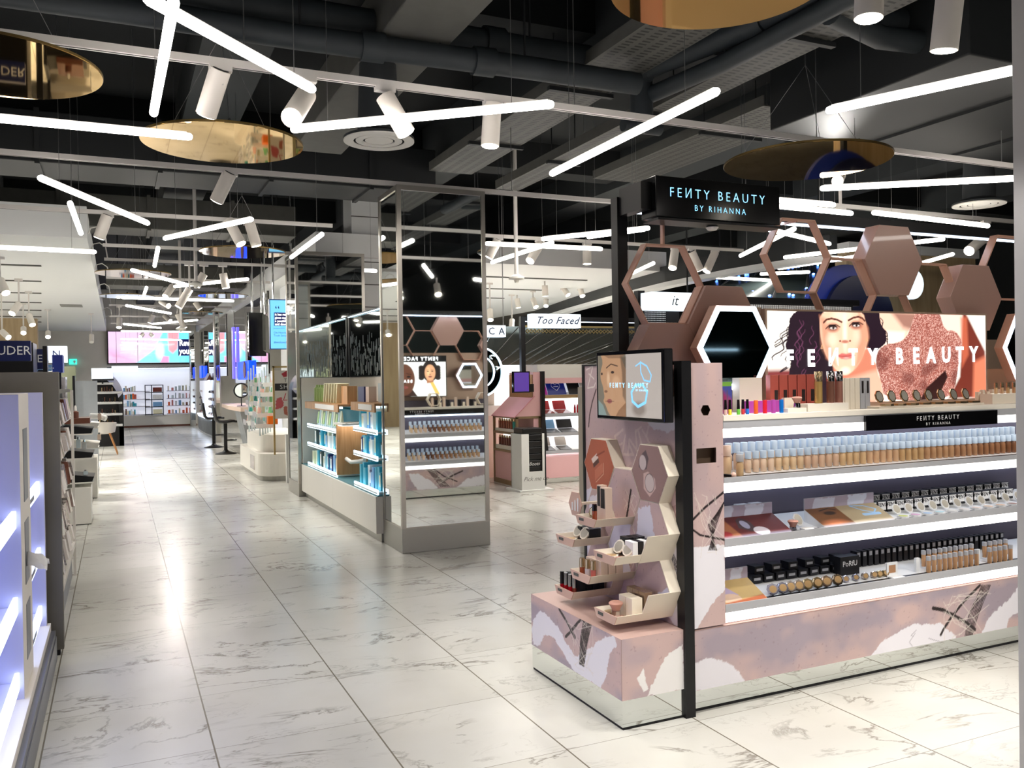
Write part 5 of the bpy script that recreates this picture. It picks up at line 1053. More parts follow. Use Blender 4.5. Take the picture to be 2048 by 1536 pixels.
for i in range(6): carton(1680+10.2*i, 1689.5+10.2*i, 800, 2.99, 0.145, 0.07, 'carton_cream' if i < 4 else 'shelf_grey', 'narrow %s carton in the upright row on the worktop, %s from the left' % ('cream' if i < 4 else 'silver', nth(i)), group='narrow cartons standing in a row', mark=(0.3, 0.7, 0.5, 0.9, 'print_dark') if i > 3 else None)
CG = compact('pan_gold', 8, 0.031, 'bronze_compact', 'cap_gold', 'lid_glass', 75)
for i, px in enumerate((1772, 1797, 1822, 1847, 1871, 1896, 1921, 1945)): place(CG, (at_y(px, 810, 2.96).x, 2.955, ZW+0.011), 0.15, 'open gold octagonal compact with mirror on the worktop tray, %s from the left' % nth(i), 'open gold compacts on the worktop')
o = MB().box(at_y(1755, 820, 2.93).x, at_y(1965, 820, 2.93).x, 2.92, 3.0, ZW, ZW+0.010).build('compact_tray', 'cream'); tag(o, 'flat cream tray carrying the open gold compacts', 'tray')
for i in range(9): carton(1957+9*i, 1962.5+9*i, 800, 3.03, 0.06+0.01*(i % 2), 0.02, 'carton_cream', 'slim cream carton right of the gold compacts, %s from the left' % nth(i), group='slim cream cartons at the right end')
o = MB().box(at_y(1985, 815, 2.95).x, 4.4, 2.95, 3.02, ZW, ZW+0.05).build('clear_tray', 'cream'); tag(o, 'cream raised tray at the right end of the worktop', 'tray')
for i in range(4):
    t = thing('lip_gloss', 'lip gloss tube on the raised tray at the right end, %s from the left' % nth(i), 'makeup', (0, 0, 0), 'lip glosses on the raised tray'); MB().lathe([(0.008, 0), (0.008, 0.03)], n=12).build('tube', 'shade_%d' % (3+i), t, smooth=True); MB().lathe([(0.0085, 0.03), (0.0085, 0.055)], n=12).build('cap', 'cap_gold', t, smooth=True); put(t, 1992+12*i, 800, 2.98, ZW+0.0505)
# goods on the back worktop, seen in the mirror
for i in range(12): x = 3.95-0.05*i; o = MB().box(x-0.014, x+0.014, 3.5, 3.53, 1.0525, 1.0525+0.05+0.03*((i*7) % 3)).build('small_carton', ['carton_cream', 'carton_black', 'carton_rose'][i % 3]); tag(o, 'small carton on the back worktop, %s from the lit mirror' % nth(i), 'carton', 'small cartons on the back worktop')
for i, x in enumerate((3.42, 4.05)): o = MB().ring(hexpts(x, 1.14, 0.085), hexpts(x, 1.14, 0.076), 3.47, 3.55, 'y').build('hexagon_stand', 'carton_cream'); tag(o, ['cream hexagon stand under the two faces board', 'cream hexagon stand below the small lit mirror'][i], 'display stand')
# ---------------- goods on the honeycomb trays
def gloss(m, cap, name='lip_gloss', r=0.010, h=0.04, ch=0.035):
    t = thing(name, 'g', 'makeup'); MB().lathe([(r*0.9, 0), (r, 0.002), (r, h)], n=14).build('tube', m, t, smooth=True); MB().lathe([(r*1.05, h), (r*0.95, h+ch)], n=14).build('cap', cap, t, smooth=True); return t
mat('gloss_brown', (150, 72, 44), 0.1, coat=0.6); mat('gloss_clear', (220, 216, 220), 0.08, coat=0.6); mat('gloss_pink', (206, 112, 104), 0.1, coat=0.6); mat('gloss_red', (170, 16, 30), 0.1, coat=0.6); mat('gloss_rust', (120, 50, 40), 0.1, coat=0.6)
def tb(y0, y1, x0, x1, z, h, m, label, group=None, mark=None, name='product_carton'):
    t = thing(name, label, 'carton', ((x0+x1)/2, (y0+y1)/2, z), group); MB().box(x0, x1, y0, y1, z, z+h).build('carton_body', m, t, bevel=0.0008)
    if mark: MB().box(x0-0.0008, x0, y0+(y1-y0)*0.12, y1-(y1-y0)*0.12, z+h*mark[0], z+h*mark[1]).build('label_print', mark[2], t)
    return t
cy, z = TR[1]
tb(cy-0.012, cy+0.026, 1.90, 1.93, z, 0.158, 'carton_rose', 'left tall rose carton with black top on the highest tray', mark=(0.42, 0.97, 'print_dark')); tb(cy-0.062, cy-0.018, 1.89, 1.925, z, 0.152, 'carton_rose', 'right tall rose carton with black top on the highest tray', mark=(0.42, 0.97, 'print_dark'))
o = gloss('gloss_brown', 'cap_black', r=0.011, h=0.052, ch=0.028); o.location = (1.865, cy-0.012, z); o['label'] = 'brown lip gloss tester with black cap on the highest tray'
place(compact('pan_ivory', 10, 0.028, case='cap_gold'), (1.865, cy+0.045, z), math.radians(-70), 'open round gold compact at the left of the highest tray')
cy, z = TR[2]; K = compact('pan_gold', 10, 0.030, case='cream_light')
place(K, (1.885, cy+0.035, z), math.radians(-80), 'open cream compact at the back left tray, left one'); place(K, (1.88, cy-0.035, z), math.radians(-80), 'open cream compact at the back left tray, right one')
for i in range(3): tb(cy-0.06+0.04*i, cy-0.03+0.04*i, 1.93, 1.99, z, 0.06, 'carton_black', 'black carton on the back left tray, %s from the right' % nth(i), 'black cartons on the back left tray')
cy, z = TR[3]
for i, (m_, c_) in enumerate((('gloss_brown', 'cap_gold'), ('gloss_clear', 'cap_gold'), ('gloss_pink', 'cap_gold'))):
    o = gloss(m_, c_, r=0.012, h=0.04, ch=0.038); o.location = (1.83+0.006*i, cy+0.042-0.038*i, z); o['label'] = ['brown gloss with gold cap on the middle tray', 'clear gloss with gold cap on the middle tray', 'pink gloss with gold cap on the middle tray'][i]; o['group'] = 'glosses with gold caps on the middle tray'
for i in range(3):
    for j in range(3): tb(cy-0.064+0.044*i, cy-0.024+0.044*i, 1.862+0.038*j, 1.896+0.038*j, z, 0.078, 'carton_rose', 'rose carton on the middle tray, %s column from the right, %s row' % (nth(i), ['front', 'second', 'rear'][j]), 'rose cartons on the middle tray')
cy, z = TR[4]; K2 = compact('pan_gold', 10, 0.030, case='cream_light'); K3 = compact('gloss_pink', 10, 0.030, case='cream_light')
place(K2, (1.85, cy+0.036, z), math.radians(-80), 'open compact with gold powder on the upper right tray'); place(K3, (1.85, cy-0.034, z), math.radians(-80), 'open compact with pink powder on the upper right tray')
for i in range(4): tb(cy-0.062, cy-0.002, 1.895+0.027*i, 1.919+0.027*i, z, 0.072, 'carton_black' if i % 2 else 'print_white', 'black and white carton on the upper right tray, %s from the front' % nth(i), 'cartons on the upper right tray')
for i in range(3): tb(cy+0.004, cy+0.062, 1.91+0.03*i, 1.936+0.03*i, z, 0.078, 'carton_black', 'black carton in the left column of the upper right tray, %s from the front' % nth(i), 'left column of cartons on the upper right tray')
cy, z = TR[5]
for i in range(4):
    o = gloss('gloss_red' if i < 3 else 'gloss_rust', 'cap_black' if i == 0 else 'cap_chrome', 'liquid_lipstick', 0.0095, 0.034, 0.055); o.location = (1.85+0.003*i, cy+0.06-0.034*i, z); o['label'] = ['red liquid lipstick with black cap on the low left tray', 'red liquid lipstick next to the black capped one', 'red liquid lipstick, third on the low left tray', 'rust liquid lipstick at the right of the low left tray'][i]; o['group'] = 'liquid lipsticks on the low left tray'
for i in range(4):
    for j in range(4): tb(cy-0.066+0.034*i, cy-0.036+0.034*i, 1.876+0.032*j, 1.904+0.032*j, z, 0.085, 'carton_black', 'black carton on the low left tray, %s column from the right, %s row' % (nth(i), nth(j)), 'black cartons on the low left tray')
cy, z = TR[6]
kabuki(1.845, cy-0.005, z, 'kabuki brush standing on the lowest right tray', 1.25)
o = MB().prism([(1.85+0.03*math.cos(k*math.pi/3), cy+0.045+0.03*math.sin(k*math.pi/3)) for k in range(6)], z, z+0.012, 'z').build('closed_compact', 'cap_gold'); tag(o, 'closed hexagonal gold compact beside the kabuki brush', 'compact')
for i in range(2): tb(cy-0.064+0.052*i, cy-0.016+0.052*i, 1.885, 1.935, z, 0.082, 'carton_cream', ['cream square carton at the right of the lowest tray', 'cream square carton left of its twin on the lowest tray'][i])
for i in range(3): tb(cy-0.064+0.046*i, cy-0.02+0.046*i, 1.945, 1.985, z, 0.10, 'gem_6', 'tall mauve carton at the back of the lowest tray, %s from the right' % nth(i), 'mauve cartons on the lowest tray')
c_ = at_x(1150, 1008, 1.90); o = MB().prism([(c_.y+0.062*math.cos(k*math.pi/3), c_.z+0.062*math.sin(k*math.pi/3)) for k in range(6)], 1.90, 1.905, 'x').build('hexagon_card', 'tray_print'); MB().box(1.903, 2.02, c_.y-0.012, c_.y+0.012, c_.z-0.005, c_.z+0.005).build('card_arm', 'cream', o); tag(o, 'pink hexagonal card sticking out left of the highest tray', 'card')
for k_ in range(3): MB().box(1.896, 1.8995, c_.y-0.035+0.026*k_, c_.y-0.027+0.026*k_, c_.z-0.03, c_.z+0.03-0.012*k_).build('brush_mark', 'print_white', o)
# take the pattern pieces away
for T in TB+TF+[pr_, CT, SB, ST, SC2, CG, K, K2, K3]: drop(T)
for o in list(bpy.data.objects):
    if o.parent is None and o.get('label') in ('bottle', 'compact') :
        drop(tree_of(o))
# ================================================================== mirrored pillars and the blue lit skincare cabinet
def mirror_pillar(x0, x1, y0, y1, zt, label, base=0.20, w=0.035):
    t = thing('mirror_pillar', label, 'pillar', ((x0+x1)/2, (y0+y1)/2, 0))
    MB().box(x0, x1, y0, y1, 0, base).build('steel_base', 'steel_dull', t, bevel=0.003)
    MB().box(x0+w*0.6, x1-w*0.6, y0+0.008, y0+0.02, base, zt).build('mirror_panel', 'mirror', t); MB().box(x0+w*0.6, x1-w*0.6, y1-0.02, y1-0.008, base, zt).build('mirror_panel', 'mirror', t)
    MB().box(x0+0.008, x0+0.02, y0+w*0.6, y1-w*0.6, base, zt).build('mirror_panel', 'mirror', t); MB().box(x1-0.02, x1-0.008, y0+w*0.6, y1-w*0.6, base, zt).build('mirror_panel', 'mirror', t)
    MB().box(x0+0.02, x1-0.02, y0+0.02, y1-0.02, base, zt-0.02).build('core', 'duct_dark', t)
    for a, b in ((x0, y0), (x1-w, y0), (x0, y1-w), (x1-w, y1-w)): MB().box(a, a+w, b, b+w, base+0.0005, zt).build('corner_strip', 'steel', t)
    for z in (base-0.004, zt-0.03): MB().ring([(x0-0.001, y0-0.001), (x1+0.001, y0-0.001), (x1+0.001, y1+0.001), (x0-0.001, y1+0.001)], [(x0+0.03, y0+0.03), (x1-0.03, y0+0.03), (x1-0.03, y1-0.03), (x0+0.03, y1-0.03)], z, z+(0.01 if z < 1 else 0.04)).build('trim_ring', 'steel', t)
    return t
mirror_pillar(2.045, 2.805, 6.6, 7.14, 2.93, 'tall mirror clad pillar with steel corners standing by the aisle in the middle')
mirror_pillar(1.955, 2.80, 10.42, 11.08, 2.93, 'farther mirror clad pillar behind the blue lit skincare cabinet', base=0.16)
struct('trim_30', MB().box(2.86, 3.6, 11.25, 11.7, 0, 4.3), 'soffit_white')
sb = MB()
for k in range(14): sb.box(2.855, 3.605, 11.245, 11.25, 0.25+k*0.3, 0.262+k*0.3)
struct('trim_31', sb, 'duct_grey')
mat('oak', (186, 142, 96), 0.45); MATS.pop('oak'); wood('oak', (176, 130, 84), (198, 154, 108), 0.42, axis=2, scale=2.2)
mat('cabinet_white', (230, 226, 216), 0.35); mat('teal_glow', (96, 128, 132), 0.4, em=(70, 190, 220), es=0.08); mat('cool_strip', (255, 255, 255), 0.3, em=(190, 232, 255), es=2.2)
mat('pack_teal', (60, 168, 190), 0.4); mat('pack_navy', (44, 56, 110), 0.4); mat('pack_cream', (228, 224, 190), 0.5); mat('pack_green', (176, 206, 130), 0.35); mat('pack_clear', (214, 228, 230), 0.2); mat('pack_dark', (70, 84, 80), 0.4); mat('pack_blue', (120, 170, 214), 0.4); mat('pack_white', (240, 240, 236), 0.4); mat('teal_back', (90, 140, 150), 0.5)
U = thing('skincare_cabinet', 'white skincare cabinet with blue lit shelves between the two mirror pillars', 'shop display', (2.3, 8.8, 0))
y0, y1 = 7.145, 10.41
MB().box(2.03, 2.62, y0, y1, 0, 0.075).build('toe_base', 'steel_dull', U)
for k in range(2): a = y0+(y1-y0)*k/2; MB().box(1.985, 2.62, a+0.002, a+(y1-y0)/2-0.002, 0.075, 0.392).build('base_panel', 'cabinet_white', U, bevel=0.002)
MB().box(2.0, 2.6, y0, y1, 0.392, 0.405).build('base_top', 'teal_back', U)
MB().box(2.58, 2.62, y0, y1, 0.405, 1.42).build('back_panel', 'cabinet_white', U); MB().box(2.0, 2.6, 10.37, y1, 0.405, 1.42).build('end_panel', 'cabinet_white', U)
# glass wall above, in a black frame
MB().box(2.585, 2.60, y0, 10.37, 1.43, 2.14).build('mirror_glass', 'mirror', U)
fr = MB().box(2.575, 2.61, y0, 10.37, 2.14, 2.17); fr.build('frame_rail', 'black_metal', U); MB().box(2.575, 2.61, 10.34, 10.40, 1.42, 2.17).build('frame_post', 'black_metal', U); MB().box(2.575, 2.61, y0, 10.37, 1.42, 1.43).build('frame_rail', 'black_metal', U)
MB().box(2.56, 2.574, y0, 10.34, 2.143, 2.15).build('light_strip', 'cool_strip', U)
r = random.Random(5); etch = MB(); etch2 = MB(); mat('etched', (150, 162, 164), 0.5)
for k in range(150):
    y = y0+0.1+(y1-y0-0.2)*r.random(); z = 1.44+0.42*r.random()**1.5; h = 0.03+0.12*r.random()
    etch.box(2.582, 2.5845, y, y+0.006+0.01*r.random(), z, z+h)
for k in range(70):
    x = 2.07+0.5*r.random(); z = 1.44+0.42*r.random()**1.5; h = 0.03+0.12*r.random(); etch2.box(x, x+0.004+0.008*r.random(), 10.424, 10.4265, z, z+h)
etch.build('etched_print', 'etched', U, kind='stuff'); etch2.build('etched_print', 'etched', U, kind='stuff')
# wooden divider, curved at the top
MB().box(1.99, 2.30, 8.56, 8.60, 0.44, 0.945).build('wood_divider', 'oak', U); MB().box(1.985, 2.34, 8.30, 8.66, 0.945, 0.965).build('counter_board', 'cabinet_white', U); MB().box(2.0, 2.32, 8.40, 8.55, 0.935, 0.944).build('light_strip', 'led_warm', U)
MB().tube([(2.08, 8.555, 0.60), (2.1, 8.45, 0.575), (2.16, 8.40, 0.58), (2.2, 8.3, 0.60)], 0.02, 8).build('leaflet_holder', 'pack_white', U, smooth=True)
def ushelf(ya, yb, z, hdr=None):
    if hdr:
        o = MB().box(2.0, 2.36, ya, yb, z, z+0.022).build('header_shelf', 'oak', U); MB().box(1.99, 2.005, ya, yb, z-0.055, z+0.022).build('header_front', 'oak', o); MB().box(1.986, 1.99, ya+(yb-ya)*0.1, ya+(yb-ya)*0.65, z-0.04, z+0.01).build('header_label', 'pack_white', o); MB().box(2.02, 2.04, ya, yb, z-0.02, z-0.002).build('light_strip', 'cool_strip', o); return
    o = MB().box(2.0, 2.36, ya, yb, z, z+0.014).build('glass_shelf', 'pack_clear', U); MB().box(2.002, 2.016, ya, yb, z-0.008, z+0.034).build('lit_edge', 'cool_strip', o)
for ya, yb, zz in ((7.16, 7.95, (0.412, 0.70, 0.925)), (8.66, 10.1, (0.412, 0.645, 0.86))):
    for z in zz: ushelf(ya, yb, z)
MB().box(2.36, 2.372, 7.16, 7.95, 0.41, 1.12).build('shelf_back', 'teal_glow', U); MB().box(2.36, 2.372, 8.66, 10.1, 0.41, 1.1).build('shelf_back', 'teal_glow', U)
ushelf(7.16, 7.98, 1.165, True); ushelf(8.50, 10.15, 1.125, True)
MB().box(2.36, 2.575, 7.16, 10.2, 1.06, 1.08).build('rear_shelf', 'oak', U)
PK = ['pack_navy', 'pack_teal', 'pack_cream', 'pack_blue', 'pack_teal', 'pack_dark', 'pack_white', 'pack_teal']
def pack(x0, x1, ya, yb, z, h, m, label, name='skincare_box', group=None, band=None):
    t = thing(name, label, 'box', ((x0+x1)/2, (ya+yb)/2, z), group); MB().box(x0, x1, ya, yb, z, z+h).build('carton_body', m, t)
    if band: MB().box(x0-0.001, x0, ya+0.008, yb-0.008, z+h*0.2, z+h*0.85).build('label_print', band, t)
    return t
r = random.Random(11)
lev = {0.70: 'middle', 0.925: 'upper', 0.412: 'lowest', 0.645: 'middle', 0.86: 'upper'}
for ya, yb, zz, side in ((7.2, 7.93, (0.412, 0.70, 0.925), 'near'), (8.7, 10.05, (0.412, 0.645), 'far')):
    for z in zz:
        y = yb; i = 0
        while y-0.07 > ya:
            w_ = 0.045+0.035*r.random(); h = 0.13+0.09*r.random(); m_ = PK[r.randrange(len(PK))]
            if h > 0.19 and side == 'far': h = 0.17
            pack(2.03+0.05*r.random(), 2.2, y-w_, y, z+0.0145, min(h, 0.2), m_, '%s box on the %s shelf of the %s section, %s from the far end' % (m_[5:].replace('clear', 'pale'), lev[z], side, nth(i)), group='boxes on the %s skincare shelves' % side, band='pack_white' if m_ in ('pack_navy', 'pack_dark') else 'pack_cream' if r.random() < 0.3 else None); y -= w_+0.012; i += 1
for i in range(12):   # green tubes on the upper far shelf
    y = 9.95-0.10*i; t = thing('skincare_tube', 'pale green tube on the upper shelf of the far section, %s from the far end' % nth(i), 'tube', (2.1, y, 0.8745), 'green tubes on the far upper shelf'); MB().add([(2.09, y-0.03, 0.90), (2.13, y-0.03, 0.90), (2.13, y+0.03, 0.90), (2.09, y+0.03, 0.90), (2.108, y-0.035, 1.03+0.02*(i % 3)), (2.112, y-0.035, 1.03+0.02*(i % 3)), (2.112, y+0.035, 1.03+0.02*(i % 3)), (2.108, y+0.035, 1.03+0.02*(i % 3))], [(0,3,2,1),(4,5,6,7),(0,1,5,4),(1,2,6,5),(2,3,7,6),(3,0,4,7)]).build('tube_body', ['pack_green', 'pack_clear', 'pack_cream'][i % 3], t); MB().lathe([(0.018, 0), (0.018, 0.026)], (2.11, y, 0.8745), 12).build('cap', 'pack_white', t)
for i in range(4):
    y = 10.08-0.12*i; t = thing('skincare_bottle', 'pale green bottle on top of the far header, %s from the far end' % nth(i), 'bottle', (2.12, y, 1.148), 'green bottles on the far header'); MB().lathe([(0.03, 0), (0.034, 0.01), (0.032, 0.15), (0.014, 0.165), (0.014, 0.19)], (2.12, y, 1.148), 14).build('bottle_body', 'pack_green', t, smooth=True)
for i in range(6):
    y = 9.45-0.12*i; o = MB().obb((2.12, y, 1.148+0.105), (0.06, 0, 0), (0, 0.012, 0.003), (0, -0.03, 0.1)).build('leaning_book', 'pack_cream'); tag(o, 'cream box leaning on the far header, %s from the bottles' % nth(i), 'box', 'cream boxes leaning on the far header')
pack(2.1, 2.2, 8.55, 8.80, 1.148, 0.18, 'oak', 'oak box behind the leaning cream boxes on the header'); pack(2.05, 2.1, 7.72, 7.93, 1.188, 0.14, 'pack_navy', 'dark blue card standing on the near header'); pack(2.05, 2.12, 7.55, 7.66, 1.188, 0.14, 'carton_rose', 'rose bottle in a holder on the near header'); pack(2.12, 2.2, 7.25, 7.5, 1.188, 0.17, 'pack_clear', 'pale green box at the near end of the header')
# ================================================================== left side of the aisle
mat('lavender', (196, 196, 216), 0.45); mat('blue_strip', (255, 255, 255), 0.3, em=(120, 140, 255), es=3.2); mat('blue_strip_soft', (240, 244, 255), 0.3, em=(200, 214, 255), es=2.0); mat('stone', (106, 102, 93), 0.6, var=0.18, vscale=2.2, bump=0.02); mat('stone_grey', (140, 144, 146), 0.6, var=0.15, vscale=2.5); mat('kick_steel', (120, 122, 130), 0.35, 0.6); mat('ivory', (228, 222, 214), 0.5)
LV = thing('lavender_shelving', 'lavender shelving with blue lit bays and an ivory divider at the left edge', 'shop display', (-0.5, 3.6, 0))
xf = -0.345
MB().box(-0.62, xf+0.045, 1.2, 4.93, 0, 0.12).box(-0.62, xf+0.04, 1.2, 4.93, 0.12, 0.15).build('kick_base', 'kick_steel', LV)
MB().box(-0.62, xf+0.02, 1.2, 4.93, 0.15, 0.19).build('base_rail', 'ivory', LV)
MB().box(-0.66, -0.62, 1.2, 4.95, 0, 1.36).build('back_wall', 'lavender', LV)
MB().box(-0.66, xf+0.004, 4.885, 4.93, 0.19, 1.357).build('end_wall', 'lavender', LV)
MB().box(-0.62, xf, 3.80, 4.20, 0.19, 1.362).build('divider', 'ivory', LV, bevel=0.003)
for z0_, z1_ in ((0.30, 0.52), (0.6, 0.85), (0.93, 1.22)): MB().box(xf-0.001, xf+0.002, 3.93, 4.09, z0_, z1_).build('divider_slot', 'kick_steel', LV); 
MB().box(-0.62, xf, 3.79, 3.80, 0.19, 1.36).build('side_wall', 'lavender', LV); MB().box(-0.62, xf+0.003, 2.2, 2.23, 0.19, 1.37).build('end_wall', 'ivory', LV)
for ya, yb, nm in ((4.21, 4.88, 'far'), (2.3, 3.785, 'near')):
    for i, z in enumerate((0.24, 0.53, 0.86)):
        o = MB().box(-0.62, xf-0.02, ya, yb, z, z+0.018).build('shelf', 'lavender', LV); MB().box(xf-0.03, xf-0.015, ya, yb, z-0.01, z+0.055).build('shelf_front', 'blue_strip_soft', o); MB().box(-0.60, -0.57, ya, yb, z-0.02, z-0.004).build('light_strip', 'blue_strip', o)
        MB().box(xf-0.012, xf-0.010, ya+0.1, ya+0.3, z+0.01, z+0.03).build('price_label', 'kick_steel', o)
        for k in range(5 if nm == 'near' else 3):
            y = ya+0.08+k*0.16+0.02*i; p_ = MB().obb((-0.44, y+0.05, z+0.052), (0.045, 0, 0.018), (0, 0.05, 0), (-0.006, 0, 0.016)).build('cosmetic_pack', 'pack_white'); tag(p_, 'small white pack on the %s lavender bay, %s shelf, %s from the camera side' % (nm, nth(i), nth(k)), 'box', 'white packs in the lavender bays')
    MB().box(-0.62, -0.59, ya, yb, 1.08, 1.10).build('light_strip', 'blue_strip', LV)
t = MB(); N = 9; v = []; r = random.Random(2)
for i in range(N):
    for j in range(N): u_, w_ = i/(N-1), j/(N-1)*2-1; v.append((xf+0.001+0.075*u_, 3.99+(0.045+0.05*u_)*w_, 0.72-0.04*u_*u_-0.05*abs(w_)*(1-0.4*u_)+0.010*math.sin(j*2.1+i)*u_))
t.add(v, [(i*N+j, i*N+j+1, (i+1)*N+j+1, (i+1)*N+j) for i in range(N-1) for j in range(N-1)]+[]); o = t.build('paper_tissue', 'print_white', smooth=True); s_ = o.modifiers.new('s', 'SOLIDIFY'); s_.thickness = 0.0015; tag(o, 'white tissue pulled out of a slot in the ivory divider', 'tissue')
PN = thing('stone_panel', 'tall grey stone look end panel behind the lavender shelving', 'panel', (-0.8, 5.0, 0)); MB().box(-2.4, -0.272, 5.0, 5.06, 0.03, 1.46).build('panel_board', 'stone', PN, bevel=0.002); MB().box(-2.4, -0.29, 5.01, 5.05, 0, 0.03).build('toe_base', 'black_matt', PN)
# shelving with small silver packs right behind the panel
PS = thing('palette_shelving', 'white shelving crowded with clear and silver packs beyond the stone panel', 'shop display', (-0.5, 6.0, 0))
MB().box(-0.9, -0.32, 5.07, 7.0, 0.0, 0.22).build('base_cabinet', 'kick_steel', PS); MB().box(-0.9, -0.295, 5.07, 7.04, 0.22, 0.25).build('base_rail', 'ivory', PS)
MB().box(-0.9, -0.62, 5.07, 7.0, 0.25, 1.34).build('back_wall', 'ivory', PS); MB().box(-0.9, -0.36, 7.02, 7.05, 0.0, 1.35).build('end_frame', 'stone_grey', PS); MB().box(-0.31, -0.292, 7.02, 7.05, 0.0, 1.35).build('end_post', 'ivory', PS); MB().box(-0.9, -0.31, 5.07, 7.0, 1.34, 1.36).build('top_board', 'stone', PS)
mat('foil', (206, 196, 190), 0.15, 0.85, bump=1.0, vscale=70); mat('foil_brown', (120, 76, 60), 0.3, 0.4); mat('foil_pale', (238, 228, 222), 0.4, 0.15, bump=1.0, vscale=90)
r = random.Random(8)
for i, z in enumerate((0.30, 0.52, 0.74, 0.96, 1.16)):
    MB().box(-0.62, -0.31, 5.07, 7.02, z-0.016, z).build('shelf', 'pack_white', PS)
    for k in range(20):
        y = 5.14+0.093*k; m_ = ['foil', 'foil_pale', 'foil', 'foil_pale', 'foil_pale', 'foil', 'foil_brown'][r.randrange(7)]; an = r.random()*0.7-0.35; w_ = 0.028+0.013*r.random(); h_ = 0.04+0.03*r.random(); sl_ = 0.02*(r.random()-0.5); o = MB().obb((-0.345+0.02*r.random(), y, z+h_+0.003), (0.025*math.cos(an), 0.025*math.sin(an), 0.0), (-w_*math.sin(an)*0.6, w_*math.cos(an), 0.0), (-0.01, sl_, h_)).build('foil_pack', m_); tag(o, 'shiny pack on the %s shelf up, %s from the stone panel' % (nth(i), nth(k)), 'box', 'shiny packs beyond the stone panel')
# tester stands: white plinths with dark stepped trays
mat('stand_black', (20, 20, 22), 0.3)
def tester(xr, y, w_, d_, zh, label, trays):
    t = thing('tester_stand', label, 'display stand', (xr-w_/2, y, 0)); MB().box(xr-w_, xr, y, y+d_, 0.008, zh).build('plinth', 'cabinet_white', t, bevel=0.003); MB().box(xr-w_+0.01, xr-0.01, y+0.01, y+d_-0.01, 0, 0.008).build('toe_base', 'black_matt', t)
    MB().box(xr-w_, xr-w_+0.03, y, y+d_, zh, 1.1).build('backboard', 'stand_black', t)
    for k, (z, mm) in enumerate(trays):
        MB().prism([(xr-w_+0.03, z), (xr+0.01, z), (xr+0.03, z+0.05), (xr-0.02, z+0.055), (xr-w_+0.03, z+0.10)], y+0.02, y+d_-0.02, 'y').build('stepped_tray', mm, t); MB().box(xr-w_+0.03, xr+0.02, y+0.01, y+d_-0.01, z-0.012, z).build('tray_base', 'cabinet_white', t)
    return t
tester(-0.252, 9.5, 0.34, 0.45, 0.37, 'front white plinth with black stepped tester trays by the aisle', ((0.42, 'stand_black'), (0.66, 'stand_black'), (0.90, 'stand_black')))
tester(-0.235, 11.6, 0.45, 0.5, 0.5, 'second white plinth with pale tester shelves behind the first', ((0.62, 'cabinet_white'), (0.86, 'cabinet_white')))
tb_ = MB().box(-0.48, -0.25, 9.52, 9.9, 1.0, 1.055).build('tester_box', 'foil_brown'); tag(tb_, 'dark brown box on top of the front tester stand', 'box')
t = thing('serum_bottle', 'brown dropper bottle with pale cap on the tester stand', 'bottle', (-0.38, 9.6, 1.055)); MB().lathe([(0.03, 0), (0.03, 0.06), (0.012, 0.072)], (-0.38, 9.6, 1.055), 14).build('glass_body', 'foil_brown', t, smooth=True); MB().lathe([(0.014, 0.072), (0.012, 0.11), (0.006, 0.125)], (-0.38, 9.6, 1.055), 12).build('dropper_cap', 'ivory', t, smooth=True)
for i, (x, y, z, h, m_, lb) in enumerate([(-0.36, 9.62, 0.755, 0.11, 'pack_clear', 'clear perfume bottle on the middle tester tray'), (-0.31, 9.7, 0.74, 0.09, 'pack_white', 'white tube beside the clear perfume bottle'), (-0.20, 11.7, 0.95, 0.10, 'carton_rose', 'rose perfume bottle on the second stand, upper shelf'), (-0.21, 11.75, 0.70, 0.09, 'carton_rose', 'rose perfume bottle on the second stand, lower shelf'), (-0.30, 9.6, 0.485, 0.05, 'pack_clear', 'small clear case on the lowest tester tray')]):
    t = thing('perfume_bottle', lb, 'bottle', (x, y, z)); MB().box(x-0.02, x+0.02, y-0.02, y+0.02, z, z+h*0.75).build('glass_body', m_, t, bevel=0.003); MB().lathe([(0.01, h*0.75), (0.01, h)], (x, y, z), 10).build('cap', 'chrome', t)
o = MB().tube([(-0.30, 11.8, 0.995), (-0.2, 11.75, 0.99), (-0.13, 11.72, 0.96)], 0.035, 10).build('white_cloth', 'pack_white', smooth=True); tag(o, 'crumpled white cloth lying on the second tester stand', 'cloth')
g0, g1 = at_y(150, 762, 12.9), at_y(194, 762, 12.9); G2 = thing('stone_panel', 'far grey stone look end panel beside the arched black display', 'panel', (g0.x, 12.95, 0)); MB().box(g0.x, g1.x, 12.9, 13.0, 0.0, g0.z).build('panel_board', 'stone_grey', G2); MB().box(g0.x-0.03, g0.x, 12.88, 13.02, 0, g0.z+0.07).build('edge_post', 'stand_black', G2)
# arched black display
AR = thing('arched_display', 'black arched display with white shelves under a small lit sign', 'shop display', (-0.3, 21.0, 0))
def arch(x0, x1, zt, n=10):
    return [(x0, 0), (x1, 0), (x1, zt-0.6)]+[(x1-0.55*(1-math.cos(a)), zt-0.6+0.6*math.sin(a)) for a in [math.pi/2*k/n for k in range(1, n+1)]]+[(x0, zt)]
MB().prism(arch(-0.5, 0.125, 1.68), 21.35, 21.4, 'y').build('back_board', 'stand_black', AR)
ou, inn = arch(-0.5, 0.125, 1.68), arch(-0.5, 0.03, 1.57); MB().prism([(-0.5, 0), (0.12, 0), (0.12, 0.42), (-0.5, 0.42)], 20.95, 21.4, 'y').build('base', 'stand_black', AR)
rim, rf = MB(), MB()
for k in range(1, len(ou)-1):
    rim.prism([ou[k], ou[k+1], inn[k+1], inn[k]], 20.95, 21.4, 'y'); 
    if k > 2: rf.prism([ou[k], ou[k+1], inn[k+1], inn[k]], 20.93, 20.95, 'y')
rim.build('arch_rim', 'stand_black', AR); rf.build('rim_face', 'lavender', AR)
